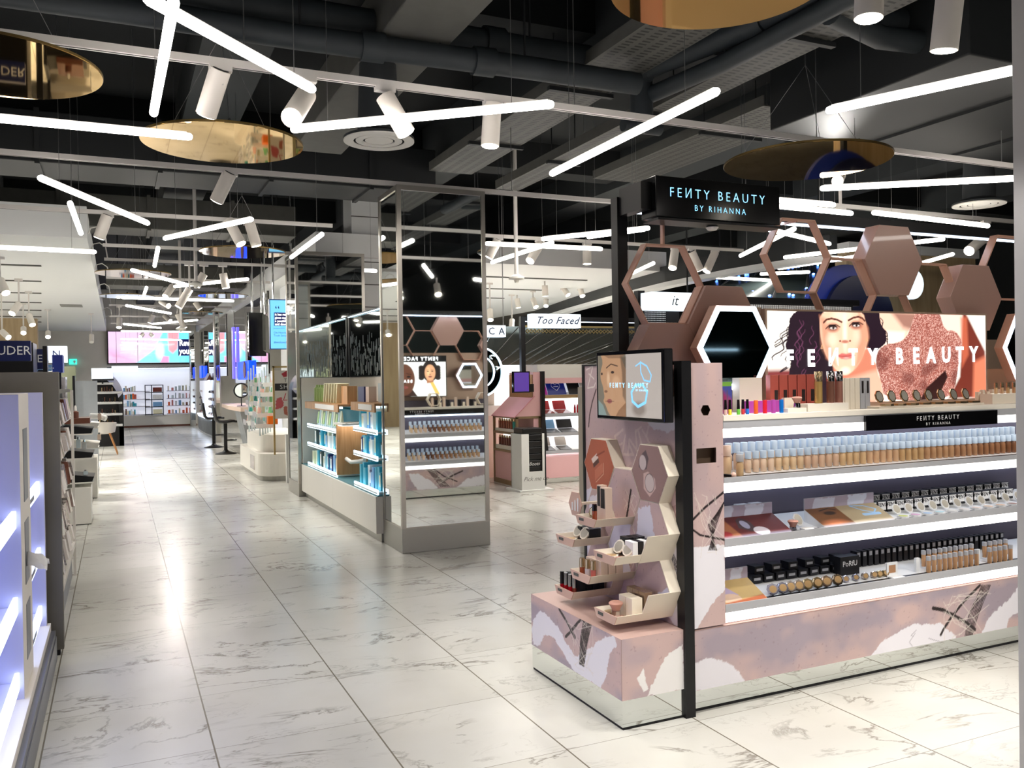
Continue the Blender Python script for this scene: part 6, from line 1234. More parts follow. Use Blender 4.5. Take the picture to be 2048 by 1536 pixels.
MB().box(-0.48, 0.1, 20.97, 21.35, 0.0, 0.06).build('toe_base', 'steel_dull', AR)
for i, z in enumerate((0.44, 0.68, 0.93, 1.16, 1.36)): MB().box(-0.48, 0.10-0.05*(i == 4)-0.12*(i == 4), 20.85, 21.3, z, z+0.05).build('shelf', 'pack_white', AR, bevel=0.01)
r = random.Random(4)
for i, z in enumerate((0.49, 0.73, 0.98, 1.21)):
    for k in range(8): x = -0.42+0.052*k; o = MB().box(x, x+0.02, 21.0, 21.03, z, z+0.05+0.06*r.random()).build('makeup_bottle', ['gem_5', 'foil_brown', 'stand_black', 'cap_gold'][r.randrange(4)]); tag(o, 'tiny bottle in the arched display, %s shelf up, %s from the left' % (nth(i), nth(k)), 'bottle', 'tiny bottles in the arched display')
o = MB().box(-0.44, -0.02-0.0, 20.8, 20.88, 1.49, 1.72).build('lit_sign', 'sign_white'); o.location.x = -0.06; tag(o, 'small blank lit sign above the arched display', 'sign'); MB().box(-0.46, -0.06, 20.82, 20.86, 1.45, 1.49).box(-0.3, -0.27, 20.83, 20.85, 1.38, 1.45).build('sign_foot', 'stand_black', o)
# chair with wooden legs
wood('ash', (196, 140, 86), (176, 118, 66), 0.5, 2, 2.0)
CH = thing('tub_chair', 'white shell chair on splayed wooden legs in front of the arched display', 'chair', (-0.25, 18.6, 0)); cx, cy = -0.27, 18.7
MB().lathe([(0.12, 0.40), (0.22, 0.43), (0.245, 0.55), (0.25, 0.62), (0.24, 0.62), (0.215, 0.47), (0.1, 0.43)], (cx, cy, 0), 24).build('seat_shell', 'ivory', CH, smooth=True)
for sx, sy in ((1, -1), (1, 1), (-1, -1), (-1, 1)): MB().cyl((cx+sx*0.12, cy+sy*0.12, 0.42), (cx+sx*0.26, cy+sy*0.24, 0), 0.018, 0.012, 10).build('leg', 'ash', CH, smooth=True)
# navy signs, pillars and counters farther left
mat('navy', (18, 28, 74), 0.35, em=(10, 22, 80), es=0.04)
def sign(px0, py0, px1, py1, Y, d, m, label, name='name_sign', txt=None, ts=0.1, tm='letter_print', lz=0.5, lx=0.5, **k):
    a, b = at_y(px0, py0, Y), at_y(px1, py1, Y); o = MB().box(a.x, b.x, Y, Y+d, b.z, a.z).build(name, m, None, bevel=0.003); tag(o, label, 'sign')
    if txt: text(txt, ts*(a.z-b.z), (a.x+(b.x-a.x)*lx, Y-0.001, b.z+(a.z-b.z)*lz), (1, 0, 0), (0, 0, 1), tm, o, **k)
    return o
sign(-90, 681, 62, 722, 8.0, 0.06, 'navy', 'dark navy sign with white capitals at the left edge, nearer of two', txt='ESTÉE LAUDER', ts=0.62, lx=0.41, squash=0.92); sign(-60, 698, 86, 738, 11.0, 0.06, 'navy', 'dark navy sign with white capitals behind the nearer one', txt='ESTÉE LAUDER', ts=0.55, lx=0.56, squash=0.92)
sign(85, 692, 95, 745, 10.4, 0.15, 'black_metal', 'dark pillar edge right of the navy signs', name='sign_pillar'); sign(95, 692, 134, 725, 13.5, 0.2, 'sign_white', 'white lit sign with a blue letter N right of the navy signs', txt='N', ts=0.6, tm='screen_navy', lx=0.45)
sign(104, 710, 126, 745, 11.8, 0.3, 'screen_navy', 'tall dark navy block right of the navy signs', name='sign_block'); o = sign(60, 730, 104, 742, 11.3, 0.02, 'pack_blue', 'pale blue strip with white words under the navy sign', txt='age-defying results', ts=0.5)
def block(x0, x1, ya, yb, z0_, z1_, m, name, label, cat='cabinet', top=None):
    t = thing(name, label, cat, ((x0+x1)/2, (ya+yb)/2, z0_)); MB().box(x0, x1, ya, yb, z0_, z1_).build('body', m, t, bevel=0.004)
    if top: MB().box(x0-0.01, x1+0.01, ya-0.01, yb+0.01, z1_, z1_+0.03).build('top_board', top, t)
    return t
block(-3.2, -0.95, 8.0, 8.4, 0, 1.56, 'navy', 'brand_counter', 'navy counter carrying the nearer navy sign'); block(-4.2, -0.85, 11.0, 11.5, 0, 1.57, 'navy', 'brand_counter', 'navy counter carrying the farther navy sign'); block(-1.15, -0.80, 10.4, 10.9, 0, 1.84, 'black_metal', 'counter_pillar', 'black pillar behind the navy counters', 'pillar')
block(-1.0, -0.78, 13.6, 14.2, 0, 1.55, 'stand_black', 'brand_counter', 'black counter under the lit letter N sign'); block(-1.5, -0.9, 13.4, 13.9, 1.55, 1.6, 'stand_black', 'sign_shelf', 'thin black board under the lit letter N sign', 'shelf')
block(-0.86, -0.70, 14.5, 15.0, 0, 1.5, 'foil', 'tall_rack', 'narrow silver rack between the stone panels', 'rack')
def foot(o, z0_, nm='foot', m_='stand_black', dy=0.03):
    lo = [Vector(c) for c in o.bound_box]; x = (lo[0].x+lo[6].x)/2; y = (lo[0].y+lo[6].y)/2; MB().box(x-0.03, x+0.03, y-dy/2, y+dy/2, z0_, lo[0].z).build(nm, m_, o)
for o_ in list(bpy.data.objects):
    if o_.parent is None and o_.get('label', '').startswith(('white lit sign with a blue', 'dark pillar edge', 'pale blue strip', 'tall dark navy block')): foot(o_, {'wh': 1.59, 'da': 0, 'pa': 1.56, 'ta': 0}[o_['label'][:2]])
GP = block(-2.35, -1.0, 26.0, 26.3, 0, 1.86, 'stone_olive' if 'stone_olive' in MATS else mat('stone_olive', (108, 112, 88), 0.6).name, 'green_cabinet', 'olive green cabinet under the exit sign')
MB().box(-2.0, -1.55, 25.98, 26.0, 1.72, 1.78).build('label_plate', 'shelf_grey', GP); MB().box(-1.95, -1.4, 25.98, 26.0, 1.35, 1.5).build('pattern_plate', 'stand_black', GP)
ES = sign(138, 718, 154, 729, 29.5, 0.1, 'exit_green' if 'exit_green' in MATS else mat('exit_green', (60, 180, 160), 0.4, em=(60, 200, 180), es=1.0).name, 'small green lit exit sign with white arrow on the far wall', name='exit_sign'); a = at_y(149, 723.5, 29.49); MB().prism([(a.x-0.05, a.z), (a.x, a.z+0.05), (a.x+0.05, a.z), (a.x+0.02, a.z), (a.x+0.02, a.z-0.05), (a.x-0.02, a.z-0.05), (a.x-0.02, a.z)], 29.48, 29.498, 'y').build('arrow', 'print_white', ES)
wood('oak_panel', (168, 146, 112), (186, 164, 130), 0.6, 2, 1.0); struct('wall_wood_left', MB().box(-9, -1.75, 24.0, 24.3, 0, 3.0), 'oak_panel')
mat('grille', (120, 120, 116), 0.6)
o = MB().box(-1.02, -0.62, 19.6, 20.1, 2.985, 3.0).build('ceiling_grille', 'grille'); tag(o, 'small grey grille in the left soffit', 'grille')
o = sign(-200, 735, 30, 745, 9.0, 0.5, 'stone', 'stone coloured ledge at the left edge', name='counter_ledge'); drop(tree_of(o))
# ================================================================== far end of the aisle
WY = 29.45
SCN = thing('wall_screen', 'wide wall screen glowing pink and turquoise at the end of the aisle', 'screen', (1.0, 29.5, 2.0))
a, b = at_y(216, 660, WY), at_y(381, 725, WY); a.z = 2.985
MB().box(a.x-0.04, b.x+0.04, WY+0.002, WY+0.12, b.z-0.04, a.z+0.012).build('frame', 'black_metal', SCN)
c = Canvas(b.x-a.x, a.z-b.z, 0.02, (226, 184, 222), seed=2); W_, H_ = c.w, c.h
c.poly([(0, 0), (0, H_*0.4), (W_*0.25, H_*0.3), (W_*0.3, 0)], (206, 130, 170), 0.7, soft=0.3); c.poly([(W_*0.33, 0), (W_*0.55, H_*0.42), (W_*0.66, H_), (W_*0.82, H_), (W_*0.9, H_*0.5), (W_, H_*0.4), (W_, 0)], (120, 220, 250), soft=0.05); c.ell(W_*0.62, H_*0.38, 0.12, 0.25, (226, 250, 255), soft=0.1)
c.poly([(W_*0.72, H_), (W_*0.73, H_*0.4), (W_*0.78, H_*0.3), (W_*0.84, H_*0.45), (W_*0.86, H_)], (226, 150, 160), soft=0.06); c.poly([(W_*0.62, 0), (W_*0.66, H_*0.22), (W_*0.73, H_*0.2), (W_*0.73, 0)], (236, 150, 190), soft=0.04); c.poly([(W_*0.86, H_), (W_*0.86, 0), (W_, 0), (W_, H_)], (110, 206, 244), soft=0.02)
c.build('screen', 'display_screen', SCN, (a.x, WY, b.z), (1, 0, 0), (0, 0, 1)); x1 = b.x
MB().box(x1-0.36, x1, WY-0.01, WY-0.002, b.z+0.22, b.z+0.75).build('caption_box', 'screen_navy', SCN); text('Revi', 0.27, (x1-0.33, WY-0.011, b.z+0.62), (1, 0, 0), (0, 0, 1), 'letter_white', SCN, align='LEFT', bold=0.02, squash=0.75); text('your', 0.27, (x1-0.33, WY-0.011, b.z+0.36), (1, 0, 0), (0, 0, 1), 'letter_white', SCN, align='LEFT', bold=0.02, squash=0.75)
WS = thing('wall_shelving', 'white lit wall shelving with rows of cosmetics under the wall screen', 'shop display', (1.0, 29.2, 0))
mat('niche_white', (240, 242, 246), 0.5, em=(236, 240, 255), es=0.3); mat('shelf_line', (200, 196, 206), 0.4)
MB().box(-0.6, 2.3, 29.1, 29.4, 0.06, 0.37).build('base_cabinet', 'cabinet_white', WS); MB().box(-0.6, 2.3, 29.15, 29.4, 0, 0.06).build('toe_base', 'foil_brown', WS)
MB().box(-0.6, 2.3, 29.36, 29.44, 0.37, 1.84).build('back_panel', 'niche_white', WS); MB().box(-0.24, 2.3, 29.1, 29.44, 1.845, 1.875).build('top_frame', 'black_metal', WS); MB().box(-0.27, -0.24, 29.08, 29.44, 0.37, 1.875).build('side_frame', 'black_metal', WS); MB().box(-0.2, 2.28, 29.11, 29.15, 1.83, 1.844).build('light_strip', 'led_glow', WS)
r = random.Random(3); cosm = ['pack_white', 'carton_rose', 'pack_cream', 'liner_5', 'gloss_pink', 'pack_blue', 'pack_clear', 'foil_brown', 'pack_teal', 'carton_cream']
for i, py in enumerate((782, 797.5, 812, 828)):
    z = at_y(300, py, 29.15).z; MB().box(0.12, 0.93, 29.1, 29.36, z-0.02, z).build('shelf', 'shelf_line', WS); MB().box(1.42, 2.28, 29.1, 29.36, z-0.02, z).build('shelf', 'shelf_line', WS)
    for k in range(15):
        x = 0.17+0.05*k*1.0 if k < 7 else 1.45+0.105*(k-7); h = 0.09+0.09*r.random(); o = MB().box(x, x+0.035+0.04*r.random(), 29.15, 29.22, z, z+h).build('cosmetic_item', cosm[r.randrange(10)]); tag(o, 'small item on the lit wall shelving, %s shelf from the top, %s from the left' % (nth(i), nth(k)), 'cosmetics', 'cosmetics on the far wall shelving')
t = thing('glass_cabinet', 'dark framed cabinet standing in the middle of the lit wall shelving', 'cabinet', (1.1, 29.0, 0.37)); a, b = at_y(290, 770, 29.0), at_y(327, 831, 29.0)
for u in (0, 0.36, 1): xx = a.x+(b.x-a.x)*u; MB().box(xx-0.012, xx+0.012, 28.98, 29.09, 0.372, a.z).build('frame_post', 'duct_dark', t)
for k in range(5): z = 0.40+(a.z-0.41)*k/4; MB().box(a.x-0.012, b.x+0.012, 28.98, 29.09, z-0.012, z+0.012).build('frame_shelf', 'duct_dark', t)
for k in range(4):
    z = 0.415+(a.z-0.41)*k/4; o = MB().box(a.x+0.22, b.x-0.03, 29.0, 29.07, z, z+0.14).build('boxed_set', ['pack_cream', 'pack_blue', 'pack_white', 'gloss_rust'][k]); tag(o, 'row of boxed sets in the dark framed cabinet, %s level up' % nth(k), 'box', 'boxed sets in the dark framed cabinet')
LS_ = sign(223, 732, 276, 744, 28.8, 0.06, 'sign_white', 'blank glowing white sign hanging before the far wall shelving', name='lit_sign')
for x in (0.0, 0.6): MB().cyl((x, 28.83, at_y(240, 732, 28.8).z-0.01), (x, 28.83, 4.3), 0.006, n=6).build('wire', 'wire_steel', LS_)
# mirrored posts and mirror walls on the right of the aisle
def slimpost(px0, px1, Y, z1_, label, z0_=0):
    a, b = at_y(px0, 760, Y), at_y(px1, 760, Y); t = thing('mirror_post', label, 'pillar', ((a.x+b.x)/2, Y, z0_)); MB().box(a.x, b.x, Y, Y+0.25, z0_, 0.2).build('post_base', 'steel_dull', t); MB().box(a.x+0.012, b.x-0.012, Y+0.004, Y+0.24, 0.2, z1_).build('mirror_panel', 'mirror', t)
    for x in (a.x, b.x-0.02): MB().box(x, x+0.02, Y, Y+0.25, 0.2, z1_).build('corner_strip', 'steel', t)
slimpost(380, 391, 28.6, 2.98, 'slim mirrored post beside the far wall screen'); slimpost(430, 441, 20.6, 2.98, 'slim mirrored post behind the bar stools')
def mwall(x, ya, yb, z0_, z1_, label):
    t = thing('mirror_wall', label, 'mirror', (x, (ya+yb)/2, z0_)); MB().box(x, x+0.02, ya, yb, z0_, z1_).build('mirror_glass', 'mirror', t)
    for y in (ya, yb-0.03): MB().box(x-0.008, x+0.03, y, y+0.03, z0_, z1_).build('frame_post', 'steel_dull', t)
mwall(2.36, 21.2, 28.3, 1.52, 2.98, 'mirror wall above the curved makeup unit far down the aisle'); mwall(2.44, 15.6, 20.4, 1.35, 2.98, 'mirror wall behind the bar stools, full of tube light reflections')
# curved makeup unit on the right far down
MU = thing('curved_makeup_unit', 'white lit wave shaped makeup unit with black crowded sides', 'shop display', (2.35, 25, 0)); 
MB().prism([(2.34, 23.2), (2.34, 28.2), (2.26, 28.2), (2.16, 26.5), (2.16, 24.6), (2.22, 23.2)], 0, 0.40, 'z').build('base_cabinet', 'stone_grey', MU); MB().prism([(2.36, 23.2), (2.36, 28.2), (2.24, 28.2), (2.14, 26.5), (2.14, 24.6), (2.2, 23.2)], 0.40, 0.43, 'z').build('lit_edge', 'led_glow', MU)
MB().box(2.345, 2.358, 23.2, 28.2, 0.43, 1.5).build('back_board', 'stand_black', MU)
pts = [(26.4, 0.44), (25.6, 0.44), (25.4, 0.8), (25.3, 1.1), (25.0, 1.42), (27.9, 1.42), (27.95, 1.1), (27.3, 0.9), (26.8, 0.7)]
MB().prism(pts, 2.30, 2.345, 'x').build('wave_panel', 'niche_white', MU); MB().tube([(2.29, 25.5, 0.44), (2.29, 25.35, 0.85), (2.29, 25.25, 1.1), (2.29, 24.9, 1.42)], 0.03, 8).build('light_strip', 'led_glow', MU)
r = random.Random(9)
for i in range(42):
    y = 23.35+0.26*(i % 7) if i < 28 else 26.95+0.26*(i % 4); z = 0.48+0.2*(i//7 if i < 28 else (i-28)//4); s_ = 0.04+0.03*r.random(); o = MB().box(2.27, 2.343, y, y+s_*2, z, z+s_).build('makeup_item', ['foil', 'stand_black', 'pack_white', 'foil_brown'][r.randrange(4)]); tag(o, 'tiny item on the %s side of the wave shaped unit, %s row up, %s along' % ('near' if i < 28 else 'far', nth(i//7 if i < 28 else (i-28)//4), nth(i % 7 if i < 28 else i % 4)), 'makeup', 'tiny makeup items on the wave shaped unit')
o = MB().prism([(2.2, 1.43), (2.34, 1.43), (2.30, 1.62)], 24.6, 25.4, 'y').build('brown_topper', 'foil_brown'); tag(o, 'brown wedge on top of the wave shaped makeup unit', 'sign')
def scr(x, ya, yb, z0_, z1_, m_, label): o = MB().box(x-0.05, x, ya, yb, z0_, z1_).build('wall_monitor', m_); tag(o, label, 'screen'); return o
mat('vivid_blue', (10, 60, 240), 0.3, em=(10, 60, 255), es=1.3); mat('violet_glow', (100, 90, 240), 0.3, em=(100, 90, 250), es=1.1)
scr(2.33, 27.0, 27.6, 1.5, 1.86, 'vivid_blue', 'bright blue screen above the wave shaped unit'); scr(2.42, 20.1, 20.3, 1.45, 2.6, 'violet_glow', 'narrow violet glowing panel behind the bar stools'); scr(2.42, 17.6, 19.3, 1.42, 1.80, 'vivid_blue', 'bright blue screen behind the bar stools'); 
o = MB().cyl((2.36, 18.1, 1.62), (2.34, 18.1, 1.62), 0.17, n=8).build('brown_sign_disc', 'foil_brown'); tag(o, 'brown octagonal disc before the blue screen', 'sign')
# bar counter and stools
BC = thing('service_counter', 'high pale counter with grey tapered leg behind the bar stools', 'counter', (2.2, 17.2, 0)); MB().prism([(1.98, 18.9), (1.90, 17.0), (1.95, 15.6), (2.6, 15.6), (2.6, 18.9)], 0.86, 0.93, 'z').build('counter_top', 'carton_rose', BC); MB().prism([(1.97, 0.83), (2.15, 0), (2.41, 0), (2.41, 0.86), (1.97, 0.86)], 15.8, 16.6, 'y').build('tapered_leg', 'stone_grey', BC); MB().box(2.42, 2.43, 15.6, 18.9, 0, 0.86).build('back_panel', 'cabinet_white', BC)
def stool(x, y, label):
    t = thing('bar_stool', label, 'stool', (x, y, 0), 'black bar stools at the pale counter'); MB().lathe([(0.2, 0), (0.2, 0.012), (0.06, 0.05), (0.03, 0.09)], (x, y, 0), 24).build('base', 'stand_black', t, smooth=True); MB().cyl((x, y, 0.05), (x, y, 0.60), 0.034, n=14).build('column', 'stand_black', t, smooth=True)
    MB().tube([(x, y, 0.26), (x+0.12, y-0.05, 0.26), (x+0.2, y, 0.26), (x+0.12, y+0.1, 0.26), (x, y+0.02, 0.26)], 0.012, 6).build('footrest', 'stand_black', t, smooth=True)
    m_ = MB(); v = []; N = 9; L_ = [(0.20, 0.61), (0.12, 0.62), (0.0, 0.605), (-0.12, 0.61), (-0.18, 0.66), (-0.20, 0.78), (-0.22, 0.92)]
    for k, (dx, z) in enumerate(L_):
        for j in range(N): u = j/(N-1)*2-1; v.append((x+dx+0.02*u*u*(1 if k > 3 else 0), y+u*0.2*(0.9 if k in (0, 6) else 1), z+0.03*u*u))
    m_.add(v, [(k*N+j, k*N+j+1, (k+1)*N+j+1, (k+1)*N+j) for k in range(len(L_)-1) for j in range(N-1)]); o = m_.build('seat_shell', 'stand_black', t, smooth=True); s_ = o.modifiers.new('s', 'SOLIDIFY'); s_.thickness = 0.025
stool(1.88, 17.35, 'black bar stool nearer the camera at the pale counter'); stool(1.84, 19.15, 'farther black bar stool at the pale counter')
t = thing('table_mirror', 'round black table mirror standing on the pale counter', 'mirror', (2.1, 16.6, 0.93)); c_ = Vector((2.08, 16.5, 1.22)); MB().cyl(c_, c_+Vector((0, 0.03, 0)), 0.14, n=24).build('rim', 'stand_black', t); MB().cyl(c_-Vector((0, 0.003, 0)), c_, 0.115, n=24).build('mirror_glass', 'mirror', t); MB().cyl((2.08, 16.52, 0.94), (2.08, 16.52, 1.1), 0.01, n=8).build('stand', 'stand_black', t); MB().cyl((2.08, 16.52, 0.93), (2.08, 16.52, 0.94), 0.08, n=16).build('foot', 'stand_black', t)
# skincare carousel on a rounded white plinth
SK_ = thing('product_carousel', 'rounded white two tier plinth stacked with small product shelves on rods', 'shop display', (2.3, 13.3, 0))
def rnd(x0, y0, y1, x1, r_, n=8):
    p = [(x1, y0), (x1, y1), (x0+r_, y1)]; p += [(x0+r_-r_*math.sin(math.pi/2*k/n), y1-r_+r_*math.cos(math.pi/2*k/n)) for k in range(1, n+1)]; p += [(x0+r_-r_*math.cos(math.pi/2*k/n), y0+r_-r_*math.sin(math.pi/2*k/n)) for k in range(n+1)]; return p
MB().prism(rnd(1.80, 12.2, 14.6, 2.5, 0.3), 0, 0.07, 'z').build('steel_skirt', 'steel_dull', SK_); MB().prism(rnd(1.77, 12.17, 14.6, 2.5, 0.3), 0.07, 0.38, 'z').build('lower_tier', 'cabinet_white', SK_); MB().prism(rnd(1.86, 12.5, 14.4, 2.5, 0.25), 0.38, 0.62, 'z').build('upper_tier', 'cabinet_white', SK_)
MB().box(1.764, 1.771, 12.75, 13.15, 0.12, 0.32).build('display_window', 'foil', SK_)
mat('pc_green', (120, 190, 130), 0.4); mat('pc_teal', (60, 160, 150), 0.4); mat('pc_orange', (246, 120, 20), 0.35); mat('pc_peach', (246, 196, 180), 0.4)
r = random.Random(12); pm = ['pack_white', 'pack_cream', 'pc_green', 'pc_teal', 'pc_peach', 'pack_clear', 'carton_rose', 'pc_orange']
for i, (z, x0, ya) in enumerate(((0.78, 1.74, 12.35), (0.93, 1.76, 12.3), (1.08, 1.79, 12.4), (1.22, 1.82, 12.35), (1.36, 1.86, 12.45))):
    for j in range(4):
        y = ya+0.12+0.42*j; xx = x0+0.05*(j % 2); MB().box(xx, xx+0.32, y, y+0.30, z-0.01, z).build('shelf', 'pack_white', SK_); MB().box(xx-0.003, xx+0.0, y, y+0.30, z-0.045, z+0.02).build('price_holder', 'shelf_grey', SK_); MB().box(xx+0.02, xx+0.28, y-0.004, y-0.001, z-0.05, z+0.01).build('price_holder', 'pack_white', SK_)
        for k in range(4): o = MB().lathe([(0.016+0.02*r.random(), 0), (0.022, 0.05), (0.018, 0.06+0.05*r.random())], (xx+0.05+0.075*k, y+0.06+0.12*(k % 2), z), 10).build('skincare_jar', pm[r.randrange(7 if not (i == 0 and j == 0) else 8)], smooth=True); tag(o, 'jar on the carousel, %s level up, %s shelf back, %s from the aisle' % (nth(i), nth(j), nth(k)), 'jar', 'jars on the product carousel')
for j in range(9): x, y = 1.82+0.07*(j % 5), 12.5+0.22*j; MB().cyl((x, y, 0.62), (x, y, 1.5+0.14*((j*5) % 4)/3), 0.012, n=8).build('rod', 'pack_clear', SK_)
o = MB().box(1.90, 2.03, 12.3, 12.42, 0.785+0.005, 0.785+0.115).build('orange_box', 'pc_orange'); o.location.y = -0.02; tag(o, 'bright orange box on the lower shelf of the product carousel', 'box')
# poster in a gold frame
PO = thing('framed_poster', 'framed poster reading try share love with lipstick smears', 'poster', (2.1, 12.0, 0.38)); Yp = 12.02
a, b = at_y(545, 732, Yp), at_y(600, 905, Yp); mat('brass', (176, 150, 96), 0.35, 0.8)
MB().box(a.x, a.x+0.022, Yp, Yp+0.03, 0.382, a.z).build('frame_post', 'brass', PO); MB().box(a.x, 2.5, Yp, Yp+0.03, a.z-0.025, a.z).build('frame_rail', 'brass', PO); MB().box(2.478, 2.5, Yp, Yp+0.03, 0.382, a.z-0.025).build('frame_post', 'brass', PO)
p0, p1 = at_y(549, 741, Yp), at_y(600, 836, Yp); c = Canvas(0.42, p0.z-p1.z, 0.006, (238, 232, 222), seed=3); H_ = c.h; c.poly([(0, H_*0.58), (0, H_*0.73), (0.42, H_*0.73), (0.42, H_*0.58)], (30, 24, 24)); c.poly([(0.09, H_*0.93), (0.17, H_), (0.26, H_*0.98), (0.2, H_*0.88), (0.12, H_*0.86)], (186, 60, 70)); c.poly([(0.0, H_*0.2), (0.02, H_*0.42), (0.09, H_*0.45), (0.12, H_*0.3), (0.08, H_*0.2)], (206, 96, 100), rough=0.015); c.stroke([(0.14, H_*0.22), (0.14, H_*0.12), (0.2, H_*0.07), (0.27, H_*0.12)], 0.05, (190, 110, 90), rough=0.006)
MB().box(p0.x, p0.x+0.42, Yp+0.006, Yp+0.02, p1.z, p0.z).build('poster_board', 'cream', PO); c.build('poster_print', 'printed_card', PO, (p0.x, Yp+0.005, p1.z), (1, 0, 0), (0, 0, 1)); mat('lip_red', (196, 40, 60), 0.5)
text('TRY', 0.072, (p0.x+0.20, Yp+0.004, p1.z+H_*0.79), (1, 0, 0), (0, 0, 1), 'letter_black', PO, spacing=1.3, depth=0.001, bold=-0.01); text('SHARE', 0.085, (p0.x+0.21, Yp+0.004, p1.z+H_*0.655), (1, 0, 0), (0, 0, 1), 'letter_print', PO, spacing=1.2, depth=0.001); text('Love', 0.15, (p0.x+0.24, Yp+0.004, p1.z+H_*0.44), (1, 0, 0), (0, 0, 1), 'lip_red', PO, depth=0.001, shear=0.35, bold=-0.012)
BS = thing('leaflet_stand', 'white stand with a black front panel beside the framed poster', 'stand', (2.2, 11.9, 0)); a = at_y(572, 868, 11.9); MB().box(a.x, 2.5, 11.9, 11.98, 0.0, 0.66).build('stand_body', 'pack_white', BS); MB().box(a.x+0.06, 2.46, 11.893, 11.899, 0.2, 0.62).build('black_panel', 'stand_black', BS); text('Pick me up', 0.05, (a.x+0.14, 11.897, 0.12), (1, 0, 0), (0, 0, 1), 'letter_black', BS, shear=0.4, bold=-0.01)
# hanging monitors
HM = thing('hanging_monitor', 'hanging portrait monitor glowing light blue with a quoted review', 'screen', (2.06, 12.0, 1.83)); a, b = at_y(540, 600, 12.0), at_y(585, 697, 12.0)
MB().box(a.x-0.012, b.x+0.1, 12.004, 12.06, b.z-0.012, a.z+0.012).build('housing', 'screen_navy', HM); c = Canvas(b.x+0.09-a.x, a.z-b.z, 0.01, (110, 190, 250)); c.poly([(0.05, 0.31), (0.05, 0.49), (0.33, 0.49), (0.33, 0.43), (0.37, 0.43), (0.37, 0.31)], (14, 20, 70)); c.build('screen', 'display_screen', HM, (a.x, 12.0, b.z), (1, 0, 0), (0, 0, 1))
xl = a.x+0.06
for i, s_ in enumerate(('it has really', 'given my skin', 'a youthful', 'and dewy feel!')): text(s_, 0.042, (xl, 11.998, b.z+0.462-0.044*i), (1, 0, 0), (0, 0, 1), 'letter_white', HM, align='LEFT', bold=0.004)
text('“', 0.16, (xl, 11.998, b.z+0.52), (1, 0, 0), (0, 0, 1), 'screen_navy', HM, align='LEFT'); text('Joceyann1010', 0.026, (xl-0.02, 11.998, b.z+0.275), (1, 0, 0), (0, 0, 1), 'screen_navy', HM, align='LEFT'); text('Ole Henriksen', 0.036, (xl-0.02, 11.998, b.z+0.215), (1, 0, 0), (0, 0, 1), 'screen_navy', HM, align='LEFT'); text('Truth Serum 50ml', 0.036, (xl-0.02, 11.998, b.z+0.175), (1, 0, 0), (0, 0, 1), 'screen_navy', HM, align='LEFT'); text('#welovebeauty', 0.046, (xl-0.02, 11.998, b.z+0.085), (1, 0, 0), (0, 0, 1), 'screen_navy', HM, align='LEFT')
for x in (a.x+0.05, b.x): MB().cyl((x, 12.03, a.z+0.012), (x, 12.03, 4.3), 0.016, n=10).build('hanging_tube', 'chrome', HM, smooth=True)
H2 = thing('hanging_monitor', 'dark switched off monitor hanging left of the light blue one', 'screen', (2.0, 13.9, 1.8)); a, b = at_y(497, 625, 14), at_y(533, 712, 14); MB().box(a.x, b.x, 14.0, 14.06, b.z, a.z).build('housing', 'black_gloss', H2, bevel=0.004)
for x in (a.x+0.06, b.x-0.06): MB().cyl((x, 14.03, a.z), (x, 14.03, 4.3), 0.018, n=10).build('hanging_tube', 'chrome', H2, smooth=True)
H3 = thing('hanging_monitor', 'monitor turned edge-on between the dark and the light blue one', 'screen', (2.05, 13.0, 1.8)); a = at_y(524, 652, 13); MB().obb((a.x+0.06, 13.0, 2.08), (0.05, 0.12, -0.02), (0.0, 0.0, 0.26), (-0.02, 0.01, 0)).build('housing', 'duct_grey', H3); MB().cyl((a.x+0.04, 13.0, 2.3), (a.x+0.04, 13.0, 4.3), 0.018, n=10).build('hanging_tube', 'chrome', H3, smooth=True)
# white tall pillar behind the hanging screens
struct('trim_32', MB().box(2.62, 3.4, 14.8, 15.4, 0, 3.0), 'soffit_white')
# ================================================================== middle of the hall, right of the mirror pillar
mat('powder_pink', (236, 186, 186), 0.4); mat('pink_deep', (226, 150, 158), 0.4); mat('bronze_frame', (150, 126, 96), 0.4, 0.5); mat('purple_screen', (90, 60, 150), 0.3, em=(100, 70, 180), es=0.25); mat('mosaic_gold', (196, 150, 110), 0.25, 0.7, bump=0.9, vscale=60)
PS2 = thing('pink_tester_stand', 'small pink tester stand with slanted top and two rows of glosses', 'display stand', (4.75, 10.2, 0))
X0, X1, Y0, Y1 = 4.57, 4.92, 9.86, 10.60
MB().box(X0+0.015, X1, Y0+0.015, Y1-0.015, 0.06, 0.42).build('pink_base', 'powder_pink', PS2); MB().box(X1-0.1, X1, Y0+0.01, Y1-0.01, 0.42, 1.45).build('back_panel', 'powder_pink', PS2)
for y in (Y0, Y1-0.025):
    for x in (X0, X1-0.03): MB().box(x, x+0.03, y, y+0.025, 0, 0.88).build('frame_post', 'bronze_frame', PS2)
for z in (0.0, 0.42, 0.655, 0.86): MB().box(X0, X1, Y0, Y1, z, z+0.03 if z else 0.06).build('frame_rail', 'bronze_frame', PS2)
MB().box(X0+0.02, X1-0.1, Y0+0.03, Y1-0.03, 0.45, 0.50).box(X0+0.02, X1-0.1, Y0+0.03, Y1-0.03, 0.685, 0.72).build('gloss_ledge', 'cream_light', PS2)
MB().prism([(X0, 0.89), (X1-0.1, 0.89), (X1-0.1, 1.12)], Y0, Y1, 'y').build('slanted_top', 'powder_pink', PS2); MB().obb((X0+0.125, (Y0+Y1)/2, 1.012), (0.145, 0, 0.133), (0, (Y1-Y0)/2, 0), (-0.004, 0, 0.0045)).build('gold_leaf_panel', 'pink_deep', PS2)
